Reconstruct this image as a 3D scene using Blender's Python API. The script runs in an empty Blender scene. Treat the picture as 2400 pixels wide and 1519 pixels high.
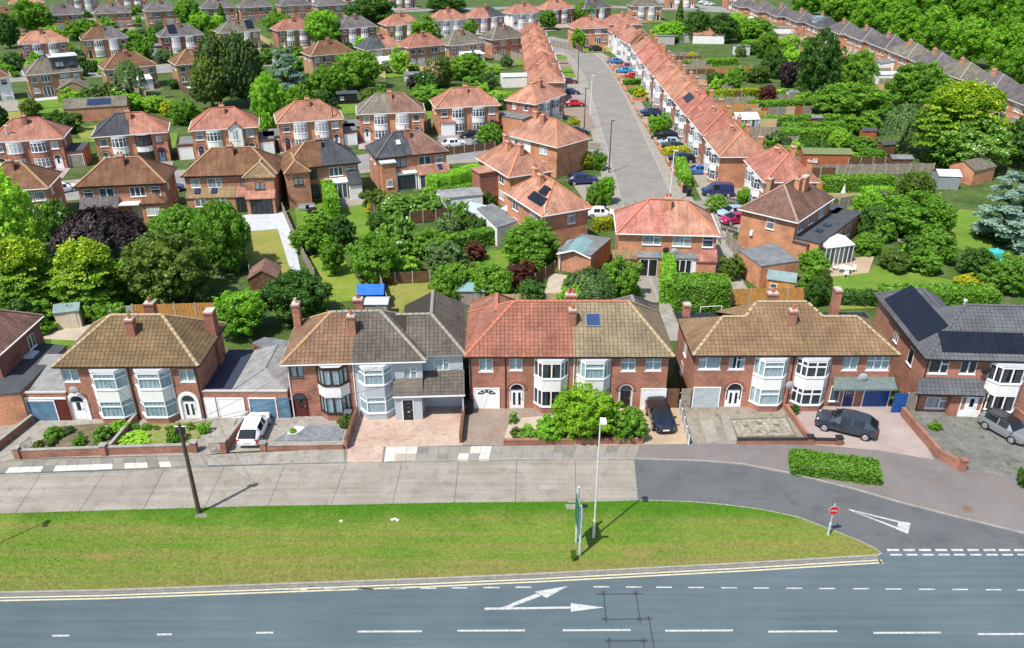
import bpy, math, random
import numpy as np
from mathutils import Vector, Matrix

# ------------------------------------------------------------------ camera, light, exposure
scene = bpy.context.scene
COL = scene.collection
F_PX, PITCH, CAM_H, CX, CY = 1927.0, math.radians(27.3), 37.7, 1200.0, 759.5
cam_data = bpy.data.cameras.new('camera')
cam = bpy.data.objects.new('camera', cam_data)
COL.objects.link(cam)
cam.location = (0, 0, CAM_H)
cam.rotation_euler = (math.radians(90) - PITCH, 0, 0)
cam_data.sensor_width = 36.0
cam_data.lens = 36.0 * F_PX / 2400.0
cam_data.clip_end = 4000
scene.camera = cam

SUN_EL, SUN_AZ = math.radians(59), math.radians(47)      # shadows run towards (+cos, +sin) of SUN_AZ
world = bpy.data.worlds.new('World')
scene.world = world
world.use_nodes = True
wn = world.node_tree
sky = wn.nodes.new('ShaderNodeTexSky')
sky.sky_type = 'NISHITA'
sky.sun_disc = False
sky.sun_elevation = SUN_EL
sky.sun_rotation = math.atan2(-math.cos(SUN_AZ), -math.sin(SUN_AZ))
wn.links.new(sky.outputs[0], wn.nodes['Background'].inputs[0])
wn.nodes['Background'].inputs[1].default_value = 0.15
sun_data = bpy.data.lights.new('sun', 'SUN')
sun_data.energy = 5.0
sun_data.angle = math.radians(0.5)
sun_data.color = (1.0, 0.955, 0.88)
sun = bpy.data.objects.new('sun', sun_data)
COL.objects.link(sun)
sun_dir = Vector((math.cos(SUN_AZ) * math.cos(SUN_EL), math.sin(SUN_AZ) * math.cos(SUN_EL), -math.sin(SUN_EL)))
sun.rotation_euler = sun_dir.to_track_quat('-Z', 'Y').to_euler()
sun.location = (-60, -60, 120)
scene.view_settings.view_transform = 'Standard'
scene.view_settings.look = 'None'
scene.view_settings.exposure = 0.32
scene.view_settings.gamma = 1.0
scene.view_settings.use_curve_mapping = False
try:
    scene.cycles.max_bounces = 6
    scene.cycles.transparent_max_bounces = 8
    scene.cycles.use_denoising = True
except Exception:
    pass

# ------------------------------------------------------------------ measuring: photo pixel -> place on the ground / on a wall
_S, _C = math.sin(PITCH), math.cos(PITCH)
def _ray(px, py):
    dx = (px - CX) / F_PX; dv = (CY - py) / F_PX
    return Vector((dx, _C + dv * _S, -_S + dv * _C))
def at(px, py, z=0.0):
    d = _ray(px, py); t = (z - CAM_H) / d.z
    return Vector((d.x * t, d.y * t, z))
def aty(px, py, Y):
    d = _ray(px, py); t = Y / d.y
    return Vector((d.x * t, Y, CAM_H + d.z * t))
def ppm(p):                                     # photo pixels per metre at a point
    return F_PX / (p.y * _C + (CAM_H - p.z) * _S)
def height_for(p, py):                          # height at ground point p whose top shows at photo row py
    d = _ray(CX, py)
    return max(0.2, CAM_H + d.z / d.y * p.y)

# ------------------------------------------------------------------ objects
def link(name, data, parent=None, loc=(0, 0, 0), rz=0.0):
    o = bpy.data.objects.new(name, data)
    COL.objects.link(o)
    o.location = loc
    if rz: o.rotation_euler = (0, 0, rz)
    if parent is not None: o.parent = parent
    return o
def tag(o, label=None, cat=None, group=None, kind=None):
    if label: o['label'] = label
    if cat: o['category'] = cat
    if group: o['group'] = group
    if kind: o['kind'] = kind
    return o
def thing(name, label, cat, loc=(0, 0, 0), rz=0.0, group=None):
    return tag(link(name, None, None, loc, rz), label, cat, group)

class MB:
    def __init__(self): self.v = []; self.f = []; self.m = []
    def face(self, pts, m=0):
        b = len(self.v); self.v.extend([tuple(p) for p in pts]); self.f.append(list(range(b, b + len(pts)))); self.m.append(m)
        return self
    def box(self, x0, x1, y0, y1, z0, z1, m=0):
        b = len(self.v)
        self.v += [(x0,y0,z0),(x1,y0,z0),(x1,y1,z0),(x0,y1,z0),(x0,y0,z1),(x1,y0,z1),(x1,y1,z1),(x0,y1,z1)]
        for q in ((0,3,2,1),(4,5,6,7),(0,1,5,4),(1,2,6,5),(2,3,7,6),(3,0,4,7)):
            self.f.append([b + i for i in q]); self.m.append(m)
        return self
    def prism(self, poly, z0, z1, m=0, bottom=False):        # poly counter-clockwise, list of (x, y)
        n = len(poly); b = len(self.v)
        a = sum(poly[i][0]*poly[(i+1)%n][1] - poly[(i+1)%n][0]*poly[i][1] for i in range(n))
        if a < 0: poly = poly[::-1]
        self.v += [(x, y, z0) for x, y in poly] + [(x, y, z1) for x, y in poly]
        self.f.append([b + n + i for i in range(n)]); self.m.append(m)
        if bottom: self.f.append([b + n - 1 - i for i in range(n)]); self.m.append(m)
        for i in range(n):
            j = (i + 1) % n
            self.f.append([b+i, b+j, b+n+j, b+n+i]); self.m.append(m)
        return self
    def tube(self, p, q, r0, r1=None, n=8, m=0, cap=True):
        p, q = Vector(p), Vector(q); r1 = r0 if r1 is None else r1
        d = (q - p).normalized(); a = d.orthogonal().normalized(); c = d.cross(a)
        b = len(self.v)
        for (o, r) in ((p, r0), (q, r1)):
            for i in range(n):
                t = 2 * math.pi * i / n
                self.v.append(tuple(o + (a * math.cos(t) + c * math.sin(t)) * r))
        for i in range(n):
            j = (i + 1) % n
            self.f.append([b+i, b+j, b+n+j, b+n+i]); self.m.append(m)
        if cap:
            self.f.append([b+n+i for i in range(n)]); self.m.append(m)
            self.f.append([b+n-1-i for i in range(n)]); self.m.append(m)
        return self
    def beam(self, p, q, w, h, m=0):             # a box-section bar from p to q, w wide and h high
        p, q = Vector(p), Vector(q); d = (q - p).normalized()
        s = d.cross(Vector((0, 0, 1)))
        s = Vector((1, 0, 0)) if s.length < 1e-4 else s.normalized()
        u = s.cross(d)
        b = len(self.v)
        for o in (p, q):
            for (i, j) in ((-1,-1),(1,-1),(1,1),(-1,1)):
                self.v.append(tuple(o + s * (i * w / 2) + u * (j * h / 2)))
        for qd in ((0,1,5,4),(1,2,6,5),(2,3,7,6),(3,0,4,7),(3,2,1,0),(4,5,6,7)):
            self.f.append([b + i for i in qd]); self.m.append(m)
        return self
    def mesh(self, name, mats, smooth=False):
        me = bpy.data.meshes.new(name)
        me.from_pydata(self.v, [], self.f)
        for mt in (mats if isinstance(mats, (list, tuple)) else [mats]): me.materials.append(mt)
        me.polygons.foreach_set('material_index', self.m)
        if smooth: me.polygons.foreach_set('use_smooth', [True] * len(self.f))
        uvl = me.uv_layers.new(name='uv').data
        V = self.v; uv = []
        for f in self.f:                          # metric coordinates in each face's own plane: u level, v up the slope
            p0, p1, p2 = V[f[0]], V[f[1]], V[f[2]]
            ax, ay, az = p1[0]-p0[0], p1[1]-p0[1], p1[2]-p0[2]
            bx, by, bz = p2[0]-p0[0], p2[1]-p0[1], p2[2]-p0[2]
            nx, ny, nz = ay*bz-az*by, az*bx-ax*bz, ax*by-ay*bx
            l = math.sqrt(nx*nx+ny*ny+nz*nz) or 1.0
            nx, ny, nz = nx/l, ny/l, nz/l
            h = math.hypot(nx, ny)
            if h < 0.02: tx, ty = 1.0, 0.0
            else: tx, ty = -ny/h, nx/h
            wx, wy, wz = -nz*ty, nz*tx, nx*ty-ny*tx
            for i in f:
                p = V[i]
                uv.append(p[0]*tx+p[1]*ty); uv.append(p[0]*wx+p[1]*wy+p[2]*wz)
        uvl.foreach_set('uv', uv)
        me.update()
        return me
    def build(self, name, mats, parent=None, loc=(0, 0, 0), rz=0.0, smooth=False):
        return link(name, self.mesh(name, mats, smooth), parent, loc, rz)

# ------------------------------------------------------------------ materials
MATS = {}
def _nt(name):
    m = bpy.data.materials.new(name); m.use_nodes = True
    nt = m.node_tree; b = nt.nodes['Principled BSDF']
    return m, nt, b
def node(nt, typ, **kw):
    n = nt.nodes.new(typ)
    for k, v in kw.items():
        if hasattr(n, k): setattr(n, k, v)
    return n
def ramp(nt, src, stops):
    r = nt.nodes.new('ShaderNodeValToRGB')
    el = r.color_ramp.elements
    while len(el) < len(stops): el.new(0.5)
    for e, (p, c) in zip(el, stops):
        e.position = p; e.color = (*c, 1) if len(c) == 3 else c
    nt.links.new(src, r.inputs[0])
    return r.outputs[0]
def noise(nt, vec, scale, detail=4, rough=0.55):
    n = nt.nodes.new('ShaderNodeTexNoise'); n.inputs['Scale'].default_value = scale
    n.inputs['Detail'].default_value = detail; n.inputs['Roughness'].default_value = rough
    if vec is not None: nt.links.new(vec, n.inputs['Vector'])
    return n.outputs['Fac']
def mixc(nt, fac, a, b, mode='MIX'):
    m = nt.nodes.new('ShaderNodeMix'); m.data_type = 'RGBA'; m.blend_type = mode
    if isinstance(fac, (int, float)): m.inputs[0].default_value = fac
    else: nt.links.new(fac, m.inputs[0])
    for i, c in ((6, a), (7, b)):
        if isinstance(c, tuple): m.inputs[i].default_value = (*c[:3], 1)
        else: nt.links.new(c, m.inputs[i])
    return m.outputs[2]
def mth(nt, op, a, b=0.0):
    m = nt.nodes.new('ShaderNodeMath'); m.operation = op
    for i, c in ((0, a), (1, b)):
        if isinstance(c, (int, float)): m.inputs[i].default_value = c
        else: nt.links.new(c, m.inputs[i])
    return m.outputs[0]
def bump(nt, b, h, strength=0.4, dist=0.02):
    n = nt.nodes.new('ShaderNodeBump'); n.inputs['Strength'].default_value = strength; n.inputs['Distance'].default_value = dist
    nt.links.new(h, n.inputs['Height']); nt.links.new(n.outputs[0], b.inputs['Normal'])
def geo_pos(nt): return nt.nodes.new('ShaderNodeNewGeometry').outputs['Position']
def uvout(nt):
    n = nt.nodes.new('ShaderNodeUVMap'); n.uv_map = 'uv'; return n.outputs[0]
def plain(name, col, rough=0.6, var=0.12, scale=3.0, metal=0.0, spec=0.4, bmp=0.0):
    if name in MATS: return MATS[name]
    m, nt, b = _nt(name)
    p = geo_pos(nt); f = noise(nt, p, scale, 5)
    lo = tuple(c * (1 - var) for c in col); hi = tuple(min(1, c * (1 + var)) for c in col)
    c = ramp(nt, f, [(0.3, lo), (0.7, hi)])
    nt.links.new(c, b.inputs['Base Color'])
    b.inputs['Roughness'].default_value = rough; b.inputs['Metallic'].default_value = metal
    b.inputs['Specular IOR Level'].default_value = spec
    if bmp: bump(nt, b, noise(nt, p, scale * 12, 3), bmp, 0.01)
    MATS[name] = m
    return m
def brickmat(name, c1, c2, mortar=(0.36, 0.30, 0.25), soot=0.35):
    if name in MATS: return MATS[name]
    m, nt, b = _nt(name)
    uv = uvout(nt)
    t = nt.nodes.new('ShaderNodeTexBrick'); nt.links.new(uv, t.inputs['Vector'])
    t.inputs['Color1'].default_value = (*c1, 1); t.inputs['Color2'].default_value = (*c2, 1); t.inputs['Mortar'].default_value = (*mortar, 1)
    t.inputs['Scale'].default_value = 1.0; t.inputs['Mortar Size'].default_value = 0.006; t.inputs['Bias'].default_value = -0.1
    t.inputs['Brick Width'].default_value = 0.225; t.inputs['Row Height'].default_value = 0.075
    p = geo_pos(nt)
    oi = nt.nodes.new('ShaderNodeObjectInfo')
    big = ramp(nt, noise(nt, p, 0.7, 5), [(0.32, (1 - soot,) * 3), (0.62, (1.1, 1.05, 1.0))])
    c = mixc(nt, 1.0, t.outputs[0], big, 'MULTIPLY')
    fine = ramp(nt, noise(nt, uv, 9.0, 3), [(0.3, (0.72,) * 3), (0.7, (1.2, 1.2, 1.2))])
    c = mixc(nt, 1.0, c, fine, 'MULTIPLY')
    nt.links.new(c, b.inputs['Base Color'])
    b.inputs['Roughness'].default_value = 0.9
    bump(nt, b, t.outputs['Fac'], -0.35, 0.006)
    MATS[name] = m
    return m
def tilemat(name, c1, c2, dark, row=0.12, wid=0.17, moss=None, amount=0.5):
    """plain clay or concrete tiling seen from afar: courses, single tiles, weathering"""
    if name in MATS: return MATS[name]
    m, nt, b = _nt(name)
    uv = uvout(nt)
    t = nt.nodes.new('ShaderNodeTexBrick'); nt.links.new(uv, t.inputs['Vector'])
    t.inputs['Color1'].default_value = (*c1, 1); t.inputs['Color2'].default_value = (*c2, 1); t.inputs['Mortar'].default_value = (*dark, 1)
    t.inputs['Scale'].default_value = 1.0; t.inputs['Mortar Size'].default_value = 0.012 if row < 0.2 else 0.02; t.inputs['Mortar Smooth'].default_value = 0.4
    t.inputs['Brick Width'].default_value = wid; t.inputs['Row Height'].default_value = row
    p = geo_pos(nt)
    c = mixc(nt, 1.0, t.outputs[0], ramp(nt, noise(nt, p, 0.55, 6, 0.62), [(0.33, (0.66, 0.62, 0.58)), (0.66, (1.2, 1.17, 1.12))]), 'MULTIPLY')
    c = mixc(nt, 1.0, c, ramp(nt, noise(nt, p, 5.0, 4, 0.6), [(0.3, (0.75,) * 3), (0.7, (1.2,) * 3)]), 'MULTIPLY')
    st = nt.nodes.new('ShaderNodeMapping'); nt.links.new(uv, st.inputs[0]); st.inputs['Scale'].default_value = (2.2, 0.25, 1)
    c = mixc(nt, 1.0, c, ramp(nt, noise(nt, st.outputs[0], 1.0, 4), [(0.35, (0.78,) * 3), (0.65, (1.12,) * 3)]), 'MULTIPLY')
    oi = nt.nodes.new('ShaderNodeObjectInfo')
    c = mixc(nt, 1.0, c, ramp(nt, oi.outputs['Random'], [(0, (0.80, 0.80, 0.82)), (1, (1.10, 1.12, 1.12))]), 'MULTIPLY')
    if moss:
        f = ramp(nt, noise(nt, p, 1.6, 8, 0.7), [(0.62 - 0.2 * amount, (0, 0, 0)), (0.8 - 0.1 * amount, (1, 1, 1))])
        c = mixc(nt, f, c, moss)
    nt.links.new(c, b.inputs['Base Color'])
    b.inputs['Roughness'].default_value = 0.85
    b.inputs['Specular IOR Level'].default_value = 0.25
    bump(nt, b, t.outputs['Fac'], -0.5, 0.02)
    MATS[name] = m
    return m
def tilepiece(name, c1, c2, moss, spots=0.4):
    """one modelled roof tile: its own tone, lichen and dirt"""
    if name in MATS: return MATS[name]
    m, nt, b = _nt(name)
    at_ = nt.nodes.new('ShaderNodeAttribute'); at_.attribute_name = 'rnd'
    oi = nt.nodes.new('ShaderNodeObjectInfo')
    r = mth(nt, 'ADD', at_.outputs['Fac'], mth(nt, 'MULTIPLY', mth(nt, 'LESS_THAN', at_.outputs['Fac'], 0.0005), oi.outputs['Random']))
    c = ramp(nt, r, [(0.0, c1), (1.0, c2)])
    p = geo_pos(nt)
    c = mixc(nt, 1.0, c, ramp(nt, noise(nt, p, 0.5, 5, 0.6), [(0.33, (0.74, 0.72, 0.7)), (0.67, (1.16, 1.14, 1.1))]), 'MULTIPLY')
    c = mixc(nt, 1.0, c, ramp(nt, noise(nt, p, 7.0, 4, 0.6), [(0.3, (0.78,) * 3), (0.7, (1.18,) * 3)]), 'MULTIPLY')
    f = ramp(nt, noise(nt, p, 2.6, 8, 0.75), [(0.56, (0, 0, 0)), (0.74, (spots,) * 3)])
    c = mixc(nt, f, c, moss)
    f2 = ramp(nt, noise(nt, p, 1.1, 9, 0.8), [(0.62, (0, 0, 0)), (0.70, (0.8,) * 3)])
    c = mixc(nt, f2, c, (0.035, 0.028, 0.018))
    nt.links.new(c, b.inputs['Base Color'])
    b.inputs['Roughness'].default_value = 0.85
    b.inputs['Specular IOR Level'].default_value = 0.25
    MATS[name] = m
    return m
def groundmat(name, c1, c2, c3=None, s1=0.35, s2=6.0, bmp=0.3, streak=0.0, rough=0.92, cracks=0.0):
    if name in MATS: return MATS[name]
    m, nt, b = _nt(name)
    p = geo_pos(nt)
    c = ramp(nt, noise(nt, p, s1, 6, 0.6), [(0.33, c1), (0.67, c2)])
    if c3: c = mixc(nt, ramp(nt, noise(nt, p, s1 * 2.7, 5, 0.65), [(0.52, (0, 0, 0)), (0.68, (1, 1, 1))]), c, c3)
    g = noise(nt, p, s2, 6, 0.7)
    c = mixc(nt, 1.0, c, ramp(nt, g, [(0.3, (0.78,) * 3), (0.7, (1.2,) * 3)]), 'MULTIPLY')
    if streak:
        st = nt.nodes.new('ShaderNodeMapping'); nt.links.new(p, st.inputs[0]); st.inputs['Scale'].default_value = (0.10, 2.4, 1)
        c = mixc(nt, 1.0, c, ramp(nt, noise(nt, st.outputs[0], 1.0, 5, 0.6), [(0.3, (1 - streak,) * 3), (0.7, (1 + streak,) * 3)]), 'MULTIPLY')
    if cracks:
        v = nt.nodes.new('ShaderNodeTexVoronoi'); v.feature = 'DISTANCE_TO_EDGE'; v.inputs['Scale'].default_value = cracks
        nt.links.new(p, v.inputs['Vector'])
        c = mixc(nt, ramp(nt, v.outputs[0], [(0.0, (0.8,) * 3), (0.03, (0, 0, 0))]), c, tuple(x * 0.3 for x in c1))
    nt.links.new(c, b.inputs['Base Color'])
    b.inputs['Roughness'].default_value = rough
    b.inputs['Specular IOR Level'].default_value = 0.25
    if bmp: bump(nt, b, noise(nt, p, s2 * 3, 4, 0.7), bmp, 0.03)
    MATS[name] = m
    return m
def leafmat(name, c1, c2, c3=None, tl=0.42, fl=None):
    """foliage: each leaf clump has its own tone; a little light passes through"""
    if name in MATS: return MATS[name]
    m, nt, b = _nt(name)
    nt.nodes.remove(b)
    at_ = nt.nodes.new('ShaderNodeAttribute'); at_.attribute_name = 'rnd'
    oi = nt.nodes.new('ShaderNodeObjectInfo')
    stops = [(0.0, c1), (0.75, c2), (1.0, c3 or tuple(x * 1.25 for x in c2))]
    if fl: stops = [(0.0, c1), (0.80, c2), (0.84, fl), (1.0, fl)]
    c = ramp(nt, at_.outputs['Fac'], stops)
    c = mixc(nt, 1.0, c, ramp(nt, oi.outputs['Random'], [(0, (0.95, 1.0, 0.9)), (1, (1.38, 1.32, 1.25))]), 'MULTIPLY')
    d = nt.nodes.new('ShaderNodeBsdfDiffuse'); t = nt.nodes.new('ShaderNodeBsdfTranslucent'); g = nt.nodes.new('ShaderNodeBsdfGlossy')
    g.inputs['Roughness'].default_value = 0.5; g.inputs['Color'].default_value = (0.5, 0.55, 0.45, 1)
    nt.links.new(c, d.inputs[0])
    nt.links.new(mixc(nt, 1.0, c, (1.3, 1.3, 0.5), 'MULTIPLY'), t.inputs[0])
    mx = nt.nodes.new('ShaderNodeMixShader'); mx.inputs[0].default_value = tl
    nt.links.new(d.outputs[0], mx.inputs[1]); nt.links.new(t.outputs[0], mx.inputs[2])
    m2 = nt.nodes.new('ShaderNodeMixShader'); m2.inputs[0].default_value = 0.04
    nt.links.new(mx.outputs[0], m2.inputs[1]); nt.links.new(g.outputs[0], m2.inputs[2])
    nt.links.new(m2.outputs[0], nt.nodes['Material Output'].inputs[0])
    MATS[name] = m
    return m
def glassmat():
    m, nt, b = _nt('window_glass'); nt.nodes.remove(b)
    tr = nt.nodes.new('ShaderNodeBsdfTransparent'); tr.inputs[0].default_value = (0.80, 0.86, 0.88, 1)
    gl = nt.nodes.new('ShaderNodeBsdfGlossy'); gl.inputs['Roughness'].default_value = 0.03
    lw = nt.nodes.new('ShaderNodeLayerWeight'); lw.inputs[0].default_value = 0.5
    fac = mth(nt, 'ADD', mth(nt, 'MULTIPLY', mth(nt, 'POWER', lw.outputs['Facing'], 4.0), 0.7), 0.035)
    mx = nt.nodes.new('ShaderNodeMixShader')
    nt.links.new(fac, mx.inputs[0]); nt.links.new(tr.outputs[0], mx.inputs[1]); nt.links.new(gl.outputs[0], mx.inputs[2])
    nt.links.new(mx.outputs[0], nt.nodes['Material Output'].inputs[0])
    MATS['glass'] = m
    return m
GLASS = glassmat()
def farglass(name, c1, c2):
    """a window too far off to look into: dark room or pale net behind a shiny pane, one tone per pane"""
    m, nt, b = _nt(name)
    oi = nt.nodes.new('ShaderNodeObjectInfo')
    uv = uvout(nt)
    st = nt.nodes.new('ShaderNodeMapping'); nt.links.new(uv, st.inputs[0]); st.inputs['Scale'].default_value = (7.0, 0.5, 1)
    c = ramp(nt, oi.outputs['Random'], [(0.0, c1), (0.35, c1), (1.0, c2)])
    c = mixc(nt, 1.0, c, ramp(nt, noise(nt, st.outputs[0], 1.0, 3), [(0.35, (0.45,) * 3), (0.65, (1.25,) * 3)]), 'MULTIPLY')
    nt.links.new(c, b.inputs['Base Color'])
    b.inputs['Roughness'].default_value = 0.08
    MATS[name] = m
    return m
FARGLASS = farglass('net_curtained_glass', (0.07, 0.09, 0.11), (0.58, 0.61, 0.63))
DARKGLASS = farglass('dark_glass', (0.012, 0.016, 0.02), (0.06, 0.075, 0.085))

WHITE = plain('white_pvc', (0.80, 0.80, 0.79), 0.35, 0.03)
CREAM = plain('cream_render', (0.62, 0.56, 0.44), 0.8, 0.08)
WRENDER = plain('white_render', (0.74, 0.73, 0.70), 0.85, 0.06, 1.5)
GREYREN = plain('grey_render', (0.40, 0.43, 0.46), 0.9, 0.05, 1.5)
DKFRAME = plain('dark_brown_frame', (0.045, 0.02, 0.014), 0.4, 0.1)
BLACKP = plain('black_paint', (0.015, 0.015, 0.017), 0.4, 0.1)
BLACKPL = plain('black_plastic', (0.02, 0.02, 0.022), 0.55, 0.1)
LEAD = plain('lead_flashing', (0.42, 0.43, 0.44), 0.6, 0.15, 8)
CURTAIN = plain('net_curtain', (0.78, 0.80, 0.79), 0.9, 0.12, 4)
CURTAIN2 = plain('dark_curtain', (0.12, 0.11, 0.12), 0.9, 0.3, 4)
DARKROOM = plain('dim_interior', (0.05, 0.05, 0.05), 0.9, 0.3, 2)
MAROON = plain('maroon_door', (0.10, 0.018, 0.015), 0.35, 0.1)
BLUEDOOR = plain('weathered_blue_door', (0.10, 0.19, 0.27), 0.5, 0.25, 2)
NAVY = plain('navy_door', (0.012, 0.02, 0.13), 0.3, 0.1)
ROYAL = plain('royal_blue_door', (0.015, 0.07, 0.25), 0.35, 0.1)
STEEL = plain('galvanised_steel', (0.42, 0.46, 0.48), 0.4, 0.1, 6, 0.5)
PALEMETAL = plain('pale_painted_metal', (0.62, 0.65, 0.66), 0.4, 0.05)
TERRACOTTA = plain('terracotta', (0.42, 0.13, 0.06), 0.8, 0.2, 6)
POTBUFF = plain('buff_pot', (0.55, 0.42, 0.28), 0.8, 0.2, 6)
FELT = plain('roofing_felt', (0.055, 0.06, 0.066), 0.9, 0.2, 1.2, bmp=0.3)
FELTGREY = plain('grey_felt', (0.15, 0.16, 0.165), 0.9, 0.3, 1.0, bmp=0.3)
FELTGREEN = plain('green_mineral_felt', (0.18, 0.25, 0.25), 0.9, 0.15, 1.5)
ASBESTOS = plain('grey_sheet_roof', (0.22, 0.22, 0.215), 0.9, 0.28, 1.3, bmp=0.4)
SOLAR = plain('solar_panel_glass', (0.010, 0.013, 0.022), 0.35, 0.2, 2, spec=0.3)
SOLARBLUE = plain('blue_solar_glass', (0.02, 0.035, 0.09), 0.25, 0.2, 2)
CONC = groundmat('garden_concrete', (0.234, 0.215, 0.183), (0.312, 0.292, 0.261), (0.187, 0.168, 0.144), 0.6, 7.0)
REDCONC = groundmat('red_concrete', (0.367, 0.254, 0.200), (0.455, 0.361, 0.289), (0.315, 0.205, 0.160), 0.4, 7.0)
BROWNPAV = groundmat('brown_paving', (0.196, 0.157, 0.128), (0.272, 0.221, 0.178), (0.255, 0.162, 0.119), 0.5, 7.0)
TANPAV = groundmat('tan_gravel_drive', (0.343, 0.257, 0.172), (0.421, 0.328, 0.226), None, 0.5, 14.0)
PINKPAV = groundmat('pink_block_paving', (0.289, 0.233, 0.215), (0.365, 0.299, 0.274), None, 0.4, 9.0)
DARKPAV = groundmat('mossy_dark_paving', (0.119, 0.119, 0.111), (0.187, 0.183, 0.170), (0.085, 0.102, 0.051), 0.6, 6.0)
SLATEBED = groundmat('slate_chippings', (0.13, 0.14, 0.155), (0.23, 0.24, 0.26), None, 2.0, 22.0, 0.8)
SOIL = groundmat('garden_soil', (0.10, 0.075, 0.05), (0.19, 0.15, 0.10), (0.10, 0.13, 0.03), 1.5, 9.0, 0.8)
GRAVEL = groundmat('pale_gravel', (0.359, 0.296, 0.226), (0.452, 0.390, 0.312), None, 1.0, 20.0, 0.7)
LAWN = groundmat('garden_lawn', (0.081, 0.170, 0.014), (0.132, 0.230, 0.022), (0.187, 0.204, 0.043), 0.30, 9.0, 0.7)
DRYLAWN = groundmat('dry_lawn', (0.185, 0.205, 0.038), (0.26, 0.235, 0.065), (0.12, 0.19, 0.025), 0.35, 9.0, 0.7)
ROUGH = groundmat('rough_garden_ground', (0.030, 0.070, 0.010), (0.075, 0.125, 0.020), (0.14, 0.12, 0.085), 0.25, 3.0, 0.9)
SIDESTREET = groundmat('old_street_surface', (0.191, 0.183, 0.164), (0.242, 0.230, 0.207), (0.172, 0.164, 0.148), 0.25, 5.0)
PAVEMENT = groundmat('worn_pavement', (0.234, 0.215, 0.179), (0.304, 0.281, 0.242), (0.203, 0.187, 0.156), 0.5, 5.0)
GREYSLAB = groundmat('pale_grey_slabs', (0.374, 0.391, 0.408), (0.476, 0.493, 0.510), None, 1.2, 5.0)
KERB = groundmat('kerb_stone', (0.234, 0.222, 0.199), (0.328, 0.312, 0.285), None, 1.5, 8.0)
B_RED = brickmat('red_brick', (0.42, 0.15, 0.085), (0.26, 0.08, 0.052), (0.44, 0.37, 0.30))
B_ORANGE = brickmat('orange_brick', (0.60, 0.25, 0.12), (0.46, 0.17, 0.085), (0.52, 0.42, 0.31))
B_DARK = brickmat('dark_red_brick', (0.30, 0.08, 0.045), (0.20, 0.05, 0.035))
B_TAN = brickmat('tan_brick', (0.42, 0.24, 0.12), (0.33, 0.17, 0.085), (0.4, 0.34, 0.26))
B_MIX = brickmat('mottled_brick', (0.56, 0.23, 0.12), (0.34, 0.13, 0.075), (0.48, 0.40, 0.31))
R_RED = tilemat('red_clay_tiles', (0.447, 0.218, 0.164), (0.371, 0.172, 0.125), (0.229, 0.098, 0.071), moss=(0.229, 0.142, 0.098))
R_ORANGE = tilemat('orange_clay_tiles', (0.480, 0.256, 0.183), (0.403, 0.202, 0.142), (0.273, 0.125, 0.087), moss=(0.273, 0.169, 0.114))
R_BRIGHT = tilemat('bright_red_tiles', (0.480, 0.213, 0.169), (0.414, 0.174, 0.136), (0.262, 0.098, 0.076), 0.30, 0.30)
R_BROWN = tilemat('brown_tiles', (0.216, 0.112, 0.061), (0.166, 0.083, 0.047), (0.094, 0.050, 0.029), moss=(0.101, 0.061, 0.032))
R_TAN = tilemat('tan_mossy_tiles', (0.255, 0.187, 0.111), (0.212, 0.149, 0.085), (0.111, 0.076, 0.043), 0.3, 0.3, moss=(0.136, 0.119, 0.051))
R_SLATE = tilemat('grey_slate', (0.162, 0.149, 0.153), (0.123, 0.115, 0.123), (0.060, 0.055, 0.060), 0.22, 0.3)
R_DARK = tilemat('dark_concrete_tiles', (0.085, 0.092, 0.105), (0.065, 0.072, 0.084), (0.03, 0.032, 0.038), 0.3, 0.3)
R_GREY = tilemat('grey_brown_tiles', (0.196, 0.178, 0.145), (0.153, 0.140, 0.115), (0.076, 0.072, 0.060), 0.3, 0.3, moss=(0.170, 0.162, 0.093))
R_PLUM = tilemat('plum_tiles', (0.230, 0.132, 0.102), (0.187, 0.106, 0.085), (0.085, 0.047, 0.038), 0.3, 0.3)
RIDGE = {R_RED: plain('red_ridge', (0.40, 0.14, 0.08), .85), R_ORANGE: plain('orange_ridge', (0.48, 0.19, 0.09), .85), R_BRIGHT: plain('bright_ridge', (0.46, 0.15, 0.09), .85),
         R_BROWN: plain('tan_ridge', (0.36, 0.22, 0.12), .85), R_TAN: plain('buff_ridge', (0.36, 0.27, 0.16), .85), R_SLATE: plain('slate_ridge', (0.22, 0.2, 0.2), .85),
         R_DARK: plain('dark_ridge', (0.09, 0.095, 0.105), .85), R_GREY: plain('grey_ridge', (0.26, 0.24, 0.2), .85), R_PLUM: plain('plum_ridge', (0.3, 0.2, 0.15), .85)}
WOODORANGE = plain('orange_fence_wood', (0.50, 0.24, 0.07), 0.8, 0.25, 2.5)
WOODGREY = plain('weathered_fence_wood', (0.27, 0.235, 0.19), 0.9, 0.3, 2.5)
WOODBROWN = plain('brown_fence_wood', (0.13, 0.065, 0.035), 0.85, 0.3, 2.5)
WOODPALE = plain('pale_fence_wood', (0.55, 0.40, 0.22), 0.85, 0.2, 2.5)
SHEDRED = plain('red_brown_shed', (0.36, 0.11, 0.045), 0.8, 0.2, 2)
CONCPOST = plain('concrete_post', (0.42, 0.40, 0.36), 0.9, 0.15, 4)
POLEWOOD = plain('tarred_pole', (0.075, 0.06, 0.045), 0.9, 0.3, 5)
TRUNK = plain('bark', (0.11, 0.08, 0.055), 0.95, 0.3, 6)
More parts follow.
